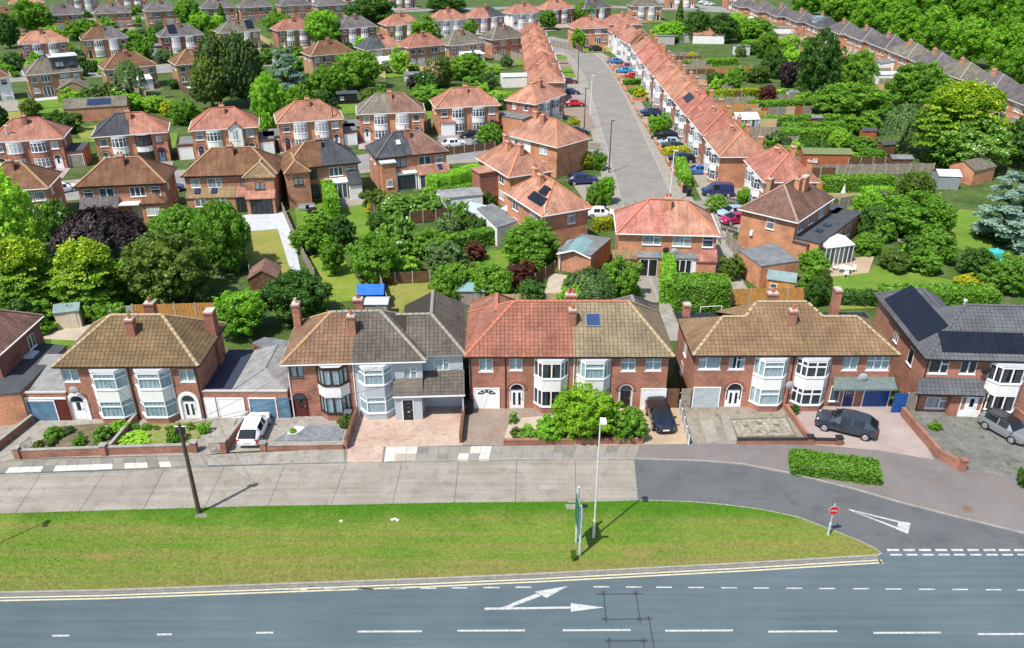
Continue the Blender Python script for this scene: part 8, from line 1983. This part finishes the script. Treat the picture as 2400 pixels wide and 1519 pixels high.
# ------------------------------------------------------------------ cars in the streets behind
r_ = math.radians
for (x, y, hd, st, pt, lab) in ((1065, 343, 20, 'hatch', white, 'white car in the close below the orange-roofed pair'), (1135, 337, 22, 'suv', silver, 'silver car beside the white one in the close'), (1102, 322, 200, 'hatch', black2, 'black car in front of the orange-roofed bay pair'), (1178, 330, 20, 'hatch', black2, 'black car partly hidden behind the round shrub in the close'), (1348, 316, 5, 'suv', black2, 'black car parked at the mouth of the close'), (1348, 248, 0, 'hatch', redc, 'red car on the left side of the side street'), (1336, 221, 0, 'hatch', navyc, 'dark blue car behind the red one on the side street'), (1333, 196, 0, 'hatch', maroonc, 'maroon car on a drive on the left of the side street'), (1366, 430, 8, 'suv', navyc, 'navy car on the drive behind the solar-panelled corner house'), (1408, 508, 0, 'hatch', white, 'white car half hidden beside the yellow hedge'),
        (1522, 271, 180, 'suv', navyc, 'navy car on a drive in the middle of the right-hand terrace'), (1556, 325, 178, 'suv', black2, 'black car nearest the round tree on the right-hand terrace'), (1568, 340, 176, 'hatch', palebl, 'pale car squeezed between two dark ones on the right-hand terrace'), (1575, 350, 178, 'hatch', black2, 'dark car above the yellow hedge'), (1594, 380, 178, 'suv', black2, 'dark car below the yellow hedge'), (1634, 407, 180, 'hatch', midblue, 'blue car behind the tall hedge on the terrace'), (1680, 458, 176, 'van', navyc, 'dark van with roof bars outside the near end of the terrace'), (1716, 505, 200, 'hatch', palebl, 'pale blue-grey car beside the brown-roofed brick house'), (1722, 522, 200, 'hatch', pinkc, 'cerise car beside the black picket fence'), (1462, 170, 175, 'hatch', bluec, 'bright blue car far up the right-hand terrace'), (1477, 183, 175, 'hatch', redc, 'red car far up the right-hand terrace'), (1466, 160, 175, 'hatch', pinkc, 'pink car far up the right-hand terrace'), (1398, 120, 10, 'suv', black2, 'dark car under the white canopy at the top of the street'),
        (150, 450, 40, 'hatch', white, 'white car in the close between the brown-roofed houses'), (398, 448, 15, 'hatch', navyc, 'blue car hidden between the two brown-roofed pairs'), (386, 146, 60, 'suv', black2, 'dark car outside the white double garage at the upper left'), (196, 152, 70, 'hatch', redc, 'red car behind the dormered house'), (1662, 13, 10, 'hatch', white, 'right-hand white car on the far road at the top'), (1648, 9, 10, 'hatch', white, 'left-hand white car on the far road at the top'), (1713, 5, 10, 'hatch', palebl, 'pale car on the far road at the top'), (1440, 148, 175, 'hatch', midblue, 'mid blue car below the white gabled pair')):
    car((x, y), r_(hd), st, pt, lab, group='cars parked in the streets behind')
for (x, y, h, lab, m) in ((1427, 405, 8, 'dark pole on the left pavement of the side street nearest us', POLEWOOD), (1369, 305, 7.5, 'pole at the mouth of the close', POLEWOOD), (1384, 270, 7.5, 'pale lamp column beside the red car', PALEMETAL), (1354, 195, 8, 'pole far up the left pavement', POLEWOOD), (1524, 285, 8, 'pole on the right pavement outside the terrace', POLEWOOD), (1569, 478, 7.5, 'thin pale lamp column on the right pavement', PALEMETAL), (787, 345, 8, 'dark lamp post in the close beside the fifth bay-fronted pair', BLACKP), (205, 155, 8, 'pole by the half-slate pair at the upper left', POLEWOOD), (40, 400, 7, 'pale lamp column in front of the left-edge bay pair', PALEMETAL)):
    o = thing('street_pole', lab, 'pole', at(x, y), 0, 'poles and lamps in the streets behind'); MB().tube((0, 0, 0), (0, 0, h), .11, .07, 8).build('shaft', m, o)
    MB().box(-.1, .5, -.1, .1, h, h + .12).build('lamp_head', m, o)
# ------------------------------------------------------------------ trees, shrubs and hedges
TR = [  # crown kind, left, right, top, foot in the photo, leaves, label, clear stem as a share of the height
 ('big', -30, 118, 418, 640, G_LIME, 'big pale green tree at the left edge', .1), ('round', 118, 178, 470, 575, G_WHITEFL, 'narrow white-flowered shrub beside the left-edge brick house', 0), ('cone', 210, 272, 428, 520, G_DARK, 'small fir in front of the soot-stained brown roof', .02), ('beech', 155, 362, 484, 640, G_PURPLE, 'dark purple weeping beech in the left garden', .05),
 ('fan', -20, 165, 555, 745, G_GOLD, 'golden-tipped cypress at the left edge', 0), ('fan', 148, 312, 560, 748, G_GOLD, 'second golden-tipped cypress left of the hawthorn', 0), ('big', 310, 508, 550, 728, G_OLIVE, 'broad olive-green hawthorn behind the orange fence', .05), ('big', 376, 505, 482, 600, G_MID, 'leafy tree left of the grey patio', .05), ('big', 470, 598, 470, 650, G_MID, 'dense green tree overhanging the yellowed lawn', .05),
 ('big', 508, 632, 680, 800, G_BRIGHT, 'bright green tree right of the orange fence', .1), ('big', 625, 778, 635, 770, G_DARK, 'dark glossy tree behind the brick chimney', .1), ('round', 20, 110, 700, 790, G_DARK, 'dark shrubs behind the left-edge house', 0), ('shrub', 40, 88, 738, 768, G_YELLOW, 'yellow flowering bush near the cream shed', 0), ('shrub', 68, 120, 752, 790, G_BRIGHT, 'green bush below the yellow one', 0), ('round', 100, 165, 480, 560, G_DARK, 'dark bush behind the golden cypress', 0),
 ('dome', 860, 922, 492, 550, G_DARK, 'clipped round dark bush on the green lawn', 0), ('round', 893, 970, 458, 512, G_WHITEFL, 'left white-flowered shrub behind the dark panel fence', 0), ('round', 960, 1050, 456, 512, G_WHITEFL, 'right white-flowered shrub behind the dark panel fence', 0), ('round', 688, 758, 525, 600, G_MID, 'tree beside the pale garden path', .1), ('round', 720, 790, 500, 560, G_MID, 'small leafy tree behind the red slide', .1), ('round', 776, 834, 505, 578, G_DARK, 'dark round tree in the middle lawn', .1), ('round', 756, 815, 562, 648, G_MID, 'slender tree at the top of the half-dry lawn', .15), ('big', 822, 942, 550, 668, G_MID, 'spreading tree between the two back lawns', .05),
 ('shrub', 900, 975, 500, 590, G_WHITEFL, 'white rose thicket below the clipped round bush', 0), ('round', 968, 1060, 540, 610, G_MID, 'dense green shrub left of the long hedge', 0), ('round', 998, 1092, 570, 645, G_GREYGREEN, 'pale variegated shrub in the middle gardens', 0), ('big', 1008, 1100, 618, 712, G_MID, 'leafy shrubs right of the parched lawn', 0), ('round', 1085, 1190, 620, 706, G_MID, 'green shrubs above the pale timber fence', 0), ('shrub', 1093, 1140, 570, 612, G_WINE, 'small wine-red maple in the middle gardens', .1), ('big', 1175, 1306, 523, 628, G_MID, 'rounded green tree in front of the orange-roofed corner house', .05), ('dome', 1213, 1280, 588, 642, G_MID, 'clipped green dome bush', 0), ('round', 1193, 1258, 615, 676, G_WINE, 'brownish shrub left of the clipped dome', 0), ('round', 1216, 1280, 660, 722, G_DARK, 'dark shrub above the pale fence', 0),
 ('weep', 1316, 1440, 625, 728, G_GREYGREEN, 'silvery weeping tree in front of the water butt', .05), ('round', 1405, 1495, 608, 712, G_MID, 'green tree left of the patio doors', .05), ('round', 1300, 1380, 670, 735, G_BRIGHT, 'bright shrubs behind the red-roofed brick house', 0), ('shrub', 1060, 1100, 478, 540, G_MID, 'shrub beside the white garage', 0), ('shrub', 1075, 1112, 500, 545, G_OLIVE, 'olive shrub in front of the greenhouse', 0), ('shrub', 1095, 1135, 512, 560, G_DARK, 'dark shrub right of the greenhouse', 0), ('shrub', 860, 892, 470, 500, G_YELLOW, 'yellowish shrub by the white garage hedge', 0), ('shrub', 985, 1030, 440, 470, G_LIME, 'lime shrub below the tall hedge', 0), ('round', 1110, 1165, 440, 480, G_DARK, 'dark shrub behind the white garage', 0),
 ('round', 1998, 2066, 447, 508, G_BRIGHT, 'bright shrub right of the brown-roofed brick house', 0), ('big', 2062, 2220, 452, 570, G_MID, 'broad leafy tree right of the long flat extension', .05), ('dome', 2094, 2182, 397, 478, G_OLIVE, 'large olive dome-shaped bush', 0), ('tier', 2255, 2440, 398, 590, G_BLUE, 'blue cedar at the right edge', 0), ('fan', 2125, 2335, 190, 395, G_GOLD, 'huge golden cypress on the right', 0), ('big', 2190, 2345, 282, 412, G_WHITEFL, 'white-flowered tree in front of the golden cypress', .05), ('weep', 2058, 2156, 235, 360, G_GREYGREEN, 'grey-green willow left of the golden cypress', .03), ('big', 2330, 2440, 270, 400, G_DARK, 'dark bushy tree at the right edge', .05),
 ('big', 1858, 1960, 78, 240, G_DARK, 'tall dark tree in the long gardens', .05), ('big', 1950, 2036, 122, 225, G_MID, 'tree right of the tall dark one', .05), ('big', 1898, 2070, 195, 285, G_MID, 'broad tree in the middle of the long gardens', .03), ('big', 2070, 2200, 148, 260, G_MID, 'leafy tree by the far right row', .05), ('cone', 2150, 2190, 140, 230, G_GREYGREEN, 'slim pale conifer by the far right row', .02), ('big', 1820, 1874, 142, 208, G_PURPLE, 'purple-leaved tree left of the tall dark one', .05), ('round', 1773, 1824, 80, 140, G_GOLD, 'golden-green tree in the far long gardens', 0), ('round', 1785, 1840, 118, 185, G_DARK, 'dark conifer-like tree below the golden one', 0), ('round', 1832, 1882, 115, 165, G_LIME, 'lime tree beside the tall dark one', .05),
 ('big', 2005, 2100, 480, 560, G_DARK, 'dark shrubs between the flat extension and the lawn', 0), ('round', 2150, 2230, 540, 620, G_MID, 'shrubs at the edge of the curved lawn', 0), ('round', 2060, 2130, 590, 640, G_OLIVE, 'olive shrubs above the curved lawn', 0), ('round', 2125, 2200, 585, 645, G_MID, 'green shrubs above the yellow flowers', 0), ('round', 2240, 2320, 580, 650, G_DARK, 'dark green shrubs at the right of the curved lawn', 0), ('round', 2290, 2400, 610, 690, G_MID, 'shrubs at the right edge above the last hedge', 0), ('shrub', 2165, 2192, 625, 642, G_YELLOW, 'yellow flowers at the edge of the curved lawn', 0), ('shrub', 2240, 2290, 645, 672, G_YELLOW, 'golden shrub at the right of the curved lawn', 0), ('round', 1870, 1935, 585, 640, G_MID, 'climbing shrub beside the white conservatory', 0), ('round', 2000, 2060, 548, 600, G_MID, 'green shrubs behind the tan patio', 0), ('round', 1880, 1925, 650, 720, G_DARK, 'dark shrub right of the orange shed', 0), ('round', 2340, 2420, 480, 560, G_DARK, 'dark foliage below the blue cedar', 0), ('shrub', 1915, 1945, 640, 690, G_OLIVE, 'brownish rockery shrub at the left of the curved lawn', 0),
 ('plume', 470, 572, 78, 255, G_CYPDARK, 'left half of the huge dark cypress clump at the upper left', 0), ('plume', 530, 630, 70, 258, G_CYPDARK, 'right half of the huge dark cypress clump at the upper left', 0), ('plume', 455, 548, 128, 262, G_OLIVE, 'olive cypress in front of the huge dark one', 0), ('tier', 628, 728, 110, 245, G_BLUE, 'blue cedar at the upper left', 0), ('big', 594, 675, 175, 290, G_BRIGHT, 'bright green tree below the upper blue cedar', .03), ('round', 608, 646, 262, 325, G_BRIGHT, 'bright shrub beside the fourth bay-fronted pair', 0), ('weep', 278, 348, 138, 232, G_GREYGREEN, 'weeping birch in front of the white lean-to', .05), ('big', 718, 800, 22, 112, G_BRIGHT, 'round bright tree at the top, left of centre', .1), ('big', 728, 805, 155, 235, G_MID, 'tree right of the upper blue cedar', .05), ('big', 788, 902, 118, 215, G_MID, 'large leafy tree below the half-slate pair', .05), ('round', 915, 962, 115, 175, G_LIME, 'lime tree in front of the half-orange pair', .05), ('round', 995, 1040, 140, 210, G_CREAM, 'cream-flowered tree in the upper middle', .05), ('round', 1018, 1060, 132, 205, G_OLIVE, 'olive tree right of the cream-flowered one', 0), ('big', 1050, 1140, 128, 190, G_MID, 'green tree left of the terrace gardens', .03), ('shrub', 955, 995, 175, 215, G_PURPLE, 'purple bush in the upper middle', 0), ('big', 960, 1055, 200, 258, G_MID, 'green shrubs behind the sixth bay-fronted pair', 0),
 ('big', 0, 52, 32, 115, G_DARK, 'dark tree at the upper left edge', .05), ('big', 46, 132, 2, 85, G_MID, 'large tree among the top left houses', .1), ('round', 155, 238, 46, 95, G_MID, 'bushy tree between the top left rows', 0), ('round', 268, 354, 76, 130, G_MID, 'round tree in front of the half-slate pair', .05), ('big', 418, 475, -5, 62, G_MID, 'tree on the top edge left of the narrow fir', .05), ('round', 442, 508, 32, 80, G_BRIGHT, 'bright bush below the slate pair at the top', 0), ('cone', 508, 538, 5, 62, G_DARK, 'narrow fir among the top left houses', .02), ('round', 620, 680, 30, 75, G_MID, 'tree beside the half-hidden red pair', .05), ('big', 815, 928, -8, 60, G_DARK, 'dark tree mass on the top edge left of centre', .05), ('big', 1000, 1090, -10, 30, G_DARK, 'dark trees on the top edge at the centre', .05), ('round', 962, 1032, 42, 100, G_MID, 'tree in front of the pale rendered pair', .05), ('round', 1088, 1120, 48, 88, G_MID, 'small tree beside the half-black roof', .1), ('round', 1264, 1306, 25, 72, G_MID, 'street tree by the white-rendered pair', .15), ('round', 1340, 1390, 5, 55, G_MID, 'tree on the top edge above the corner pair', .1), ('round', 1338, 1372, 68, 115, G_BRIGHT, 'bright round tree at the corner of the street', .1),
 ('round', 280, 345, 220, 262, G_BRIGHT, 'bright shrubs below the weeping birch', 0), ('round', 345, 400, 225, 265, G_LIME, 'yellow-green shrub bank left of the cypress', 0), ('shrub', 380, 422, 238, 275, G_YELLOW, 'bright yellow bush left of the olive cypress', 0), ('round', 400, 470, 235, 295, G_MID, 'shrubs at the foot of the olive cypress', 0), ('round', 55, 98, 232, 275, G_OLIVE, 'round olive tree in the upper left gardens', .05), ('round', 115, 190, 262, 315, G_DARK, 'dark shrub beside the brick outbuilding', 0), ('round', -20, 25, 245, 300, G_DARK, 'dark shrub at the left edge behind the bay pairs', 0), ('round', 670, 730, 200, 260, G_MID, 'bush behind the fourth bay-fronted pair', 0), ('round', 735, 790, 212, 260, G_DARK, 'dark shrub left of the black hut', 0), ('round', 850, 905, 205, 245, G_OLIVE, 'olive shrubs right of the black hut', 0), ('round', 1115, 1175, 290, 345, G_MID, 'round shrub in front of the parked cars', 0), ('shrub', 1150, 1178, 285, 315, G_WINE, 'wine-red shrub by the sixth bay-fronted pair', 0),
 ('cone', 1575, 1606, -4, 68, G_DARK, 'tall dark fir at the top of the side street', .02), ('round', 1524, 1602, 52, 100, G_BRIGHT, 'bright tree behind the far terrace', .05), ('big', 1600, 1660, 22, 100, G_DARK, 'left dark tree above the bungalow', .05), ('big', 1650, 1728, 35, 102, G_DARK, 'right dark tree above the bungalow', .05), ('big', 1728, 1812, 44, 95, G_MID, 'tree left of the far white garages', .05), ('round', 1700, 1745, 30, 65, G_LIME, 'small lime tree above the far gardens', .05), ('round', 1690, 1735, 165, 215, G_MID, 'round tree in the gardens of the terrace', .05), ('round', 1655, 1700, 170, 205, G_DARK, 'dark round shrub in the gardens of the terrace', 0), ('dome', 1610, 1630, 120, 142, G_YELLOW, 'yellow dome bush behind the far terrace', 0), ('round', 1710, 1750, 155, 190, G_WHITEFL, 'white-flowered tree in the terrace gardens', 0), ('round', 1745, 1800, 155, 195, G_OLIVE, 'yellow-olive shrub in the terrace gardens', 0), ('round', 1520, 1572, 268, 322, G_BRIGHT, 'bright round tree in a front garden of the terrace', .1), ('shrub', 1486, 1518, 208, 235, G_YELLOW, 'yellow dome bush in a front garden of the terrace', 0), ('dome', 1350, 1398, 352, 398, leafmat('yellow_top_leaves', (.05, .12, .012), (.30, .34, .02), (.5, .48, .03)), 'clipped bush with yellow top on the street corner', 0), ('round', 1385, 1420, 355, 400, G_MID, 'green bush right of the yellow-topped one', 0), ('round', 1330, 1358, 275, 305, G_YELLOW, 'yellow bush in front of the left-hand pair', 0), ('round', 1295, 1335, 280, 310, G_MID, 'green bush left of the yellow one', 0), ('round', 1395, 1440, 415, 480, G_BRIGHT, 'bright shrub on the left pavement corner', 0), ('round', 1375, 1412, 430, 490, G_MID, 'shrub beside the navy car', 0), ('round', 1650, 1700, 455, 500, G_WHITEFL, 'white-flowered shrub by the dark picket fence', 0), ('round', 1725, 1760, 440, 480, G_BRIGHT, 'shrub at the near corner of the terrace', 0), ('round', 1680, 1740, 600, 660, G_OLIVE, 'climbing shrub at the corner of the brick garage', 0),
 ('round', 1830, 1880, 290, 330, G_MID, 'shrub at the near end of the clipped hedges', 0), ('big', 1940, 1990, 305, 350, G_LIME, 'lime shrub at the far end of the clipped hedges', 0), ('round', 1985, 2055, 320, 360, G_MID, 'leafy shrub beside the brown shed', 0), ('round', 1870, 1945, 330, 375, G_DARK, 'dark shrubs above the red cabin', 0), ('dome', 1975, 2010, 355, 372, G_YELLOW, 'low yellow bush behind the red cabin', 0), ('round', 1980, 2060, 270, 320, G_MID, 'shrubs right of the long clipped hedges', 0), ('round', 2010, 2075, 348, 378, G_MID, 'green mound behind the red cabin', 0), ('round', 1775, 1815, 200, 240, G_WINE, 'wine-red shrub at the end of the yellow hedge', 0)]
for (k, x0, x1, yt, yb, m, lab, cl) in TR: tree(k, x0, x1, yt, yb, m, lab, cl)
# tall park trees in the top right corner
PK = [(1915, 2010, -30, 70), (1990, 2080, -20, 95), (2050, 2150, 10, 118), (2130, 2230, 20, 135), (2200, 2310, 40, 165), (2290, 2400, 50, 190), (2350, 2470, 90, 230), (2060, 2160, -60, 62), (2150, 2260, -50, 80), (2240, 2350, -50, 100), (2330, 2440, -40, 125), (1960, 2060, -70, 45), (1850, 1940, -40, 42), (2400, 2500, 0, 160), (2130, 2230, -90, 40), (2250, 2360, -90, 50), (2360, 2470, -90, 70)]
for i, (x0, x1, yt, yb) in enumerate(PK):
    tree('big', x0, x1, yt, yb, leafmat('park_tree_leaves', (.065, .19, .012), (.17, .36, .022), (.25, .45, .035)), 'bright park tree in the %s rank of the top right corner, %s from left' % (('lowest', ORD[i]) if i < 7 else ('middle', ORD[i - 7]) if i < 11 else ('upper', ORD[i - 11])), .12, 'park_tree', .5, 'tree', 'tall park trees in the top right corner')
# hedges
HG = 'clipped hedges'
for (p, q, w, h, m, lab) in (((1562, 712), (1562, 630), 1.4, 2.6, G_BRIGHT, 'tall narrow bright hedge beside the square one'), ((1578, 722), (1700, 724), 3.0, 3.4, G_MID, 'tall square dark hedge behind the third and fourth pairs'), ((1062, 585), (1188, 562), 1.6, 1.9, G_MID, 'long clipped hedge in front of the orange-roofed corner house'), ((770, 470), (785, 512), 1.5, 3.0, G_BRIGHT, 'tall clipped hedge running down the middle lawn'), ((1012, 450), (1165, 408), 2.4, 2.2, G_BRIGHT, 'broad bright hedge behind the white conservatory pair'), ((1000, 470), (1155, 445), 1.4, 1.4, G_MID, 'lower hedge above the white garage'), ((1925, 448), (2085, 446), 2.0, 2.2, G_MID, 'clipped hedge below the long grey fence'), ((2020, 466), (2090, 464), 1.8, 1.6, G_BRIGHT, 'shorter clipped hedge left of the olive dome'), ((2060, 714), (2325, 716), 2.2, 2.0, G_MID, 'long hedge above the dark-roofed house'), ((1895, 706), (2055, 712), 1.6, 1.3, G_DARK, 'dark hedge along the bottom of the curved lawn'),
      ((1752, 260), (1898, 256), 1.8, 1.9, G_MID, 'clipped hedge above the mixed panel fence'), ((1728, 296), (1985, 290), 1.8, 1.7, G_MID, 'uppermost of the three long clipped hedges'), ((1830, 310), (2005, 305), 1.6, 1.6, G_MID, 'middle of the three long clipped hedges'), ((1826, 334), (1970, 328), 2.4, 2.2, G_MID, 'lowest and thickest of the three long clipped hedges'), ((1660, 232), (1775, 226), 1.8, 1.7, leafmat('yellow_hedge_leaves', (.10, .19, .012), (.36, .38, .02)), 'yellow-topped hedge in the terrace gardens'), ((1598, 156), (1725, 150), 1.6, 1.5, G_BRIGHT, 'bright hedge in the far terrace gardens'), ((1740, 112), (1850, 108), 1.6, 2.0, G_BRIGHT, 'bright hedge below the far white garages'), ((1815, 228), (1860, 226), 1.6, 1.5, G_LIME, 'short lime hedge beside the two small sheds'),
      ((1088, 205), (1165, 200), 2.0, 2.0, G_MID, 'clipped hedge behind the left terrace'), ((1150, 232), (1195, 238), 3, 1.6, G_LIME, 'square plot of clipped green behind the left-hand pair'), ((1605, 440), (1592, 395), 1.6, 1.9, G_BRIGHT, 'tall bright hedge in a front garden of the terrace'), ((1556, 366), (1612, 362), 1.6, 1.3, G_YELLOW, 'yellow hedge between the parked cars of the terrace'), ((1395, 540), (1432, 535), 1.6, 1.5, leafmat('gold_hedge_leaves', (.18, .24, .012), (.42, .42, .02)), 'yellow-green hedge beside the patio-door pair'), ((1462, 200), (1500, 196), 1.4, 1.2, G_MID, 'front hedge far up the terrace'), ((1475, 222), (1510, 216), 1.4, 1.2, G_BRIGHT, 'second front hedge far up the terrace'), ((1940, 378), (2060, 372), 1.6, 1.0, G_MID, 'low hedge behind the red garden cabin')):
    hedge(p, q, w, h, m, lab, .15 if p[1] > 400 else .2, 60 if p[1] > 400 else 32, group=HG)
# small shrubs that fill the borders of the gardens
FILL = [(0, 330, 480, 780, 26, 'small shrub in the shady garden under the left-hand trees'), (600, 1300, 470, 720, 34, 'small shrub in the borders of the middle gardens'), (1880, 2390, 470, 680, 34, 'small shrub in the borders of the right-hand gardens'), (1640, 2120, 110, 380, 40, 'small shrub in the long gardens behind the terrace'), (260, 1200, 190, 255, 40, 'small shrub behind the bay-fronted pairs'), (1700, 2050, 70, 140, 24, 'small shrub in the far gardens'), (300, 1200, 95, 180, 60, 'small shrub in the upper left gardens'), (0, 330, 150, 250, 40, 'small shrub in the gardens right at the left edge'), (0, 900, 25, 130, 70, 'small shrub among the top left houses'), (1050, 1350, 130, 190, 14, 'small shrub behind the left terrace')]
_fr = random.Random(77)
def clear_of_houses(p, r):
    for o in HOUSES:
        d = p - o[0]; u, v = d.dot(o[1]), d.dot(o[2])
        if abs(u) < o[3] / 2 + r and -3.2 - r < v < o[4] + r: return False
    return True
HOUSES = []
for o in bpy.data.objects:
    if o.parent is None and o.get('category') == 'house':
        r = o.rotation_euler.z; w = [c for c in o.children if c.name.startswith('fascia')]
        if w:
            b = [Vector(c) for c in w[0].bound_box]; HOUSES.append((Vector((o.location.x, o.location.y, 0)), Vector((math.cos(r), math.sin(r), 0)), Vector((-math.sin(r), math.cos(r), 0)), max(c.x for c in b) - min(c.x for c in b), max(c.y for c in b)))
OPENLAWN = [(at(630, 600), 6), (at(790, 655), 6), (at(965, 700), 5.5), (at(780, 520), 6), (at(2080, 660), 7), (at(1170, 625), 4), (at(610, 515), 4), (at(1310, 670), 3), (at(685, 600), 3), (at(1975, 630), 4), (at(1800, 290), 13), (at(1900, 305), 14), (at(1960, 310), 9), (at(1820, 255), 9), (at(2230, 540), 6), (at(2000, 440), 8)]
for (x0, x1, y0, y1, n_, lab) in FILL:
    for i in range(n_):
        p = at(_fr.uniform(x0, x1), _fr.uniform(y0, y1)); r = _fr.uniform(.7, 1.7) * (1.35 if y1 < 256 else 1)
        if not clear_of_houses(p, r) or any((p - c).length < k for c, k in OPENLAWN) or 11 < p.x < 27: continue
        tree_at('shrub', p, r, r * _fr.uniform(1.1, 2.2), _fr.choice((G_MID, G_MID, G_DARK, G_BRIGHT, G_OLIVE, G_GREYGREEN, G_LIME, G_WHITEFL)), lab, 0, 'garden_shrub', 'shrub', 'filling shrubs: ' + lab[16:])
# each filling shrub is told apart by the thing it grows beside
LM = [(o, o.location.copy()) for o in bpy.data.objects if o.parent is None and o.get('label') and len(o['label'].split()) <= 9 and o.get('category') in ('tree', 'bush', 'hedge', 'shed', 'fence', 'car', 'garage', 'conservatory', 'house')]
TONE = {G_MID: 'green', G_DARK: 'dark green', G_BRIGHT: 'bright green', G_OLIVE: 'olive', G_GREYGREEN: 'grey-green', G_LIME: 'lime', G_WHITEFL: 'white-flecked'}
seen_labels = set()
for o in [k for k in bpy.data.objects if k.parent is None and k.name.startswith('garden_shrub')]:
    tone = TONE.get(o.children[0].material_slots[0].material, 'green')
    for l_, p in sorted(LM, key=lambda t: (t[1] - o.location).length)[:8]:
        d = o.location - p
        rel = ('left of' if d.x < 0 else 'right of') if abs(d.x) > abs(d.y) * .7 else ('in front of' if d.y < 0 else 'behind')
        lab = 'small %s shrub %s the %s' % (tone, rel, l_['label'])
        if lab not in seen_labels and len(lab.split()) <= 16: break
    seen_labels.add(lab); o['label'] = lab
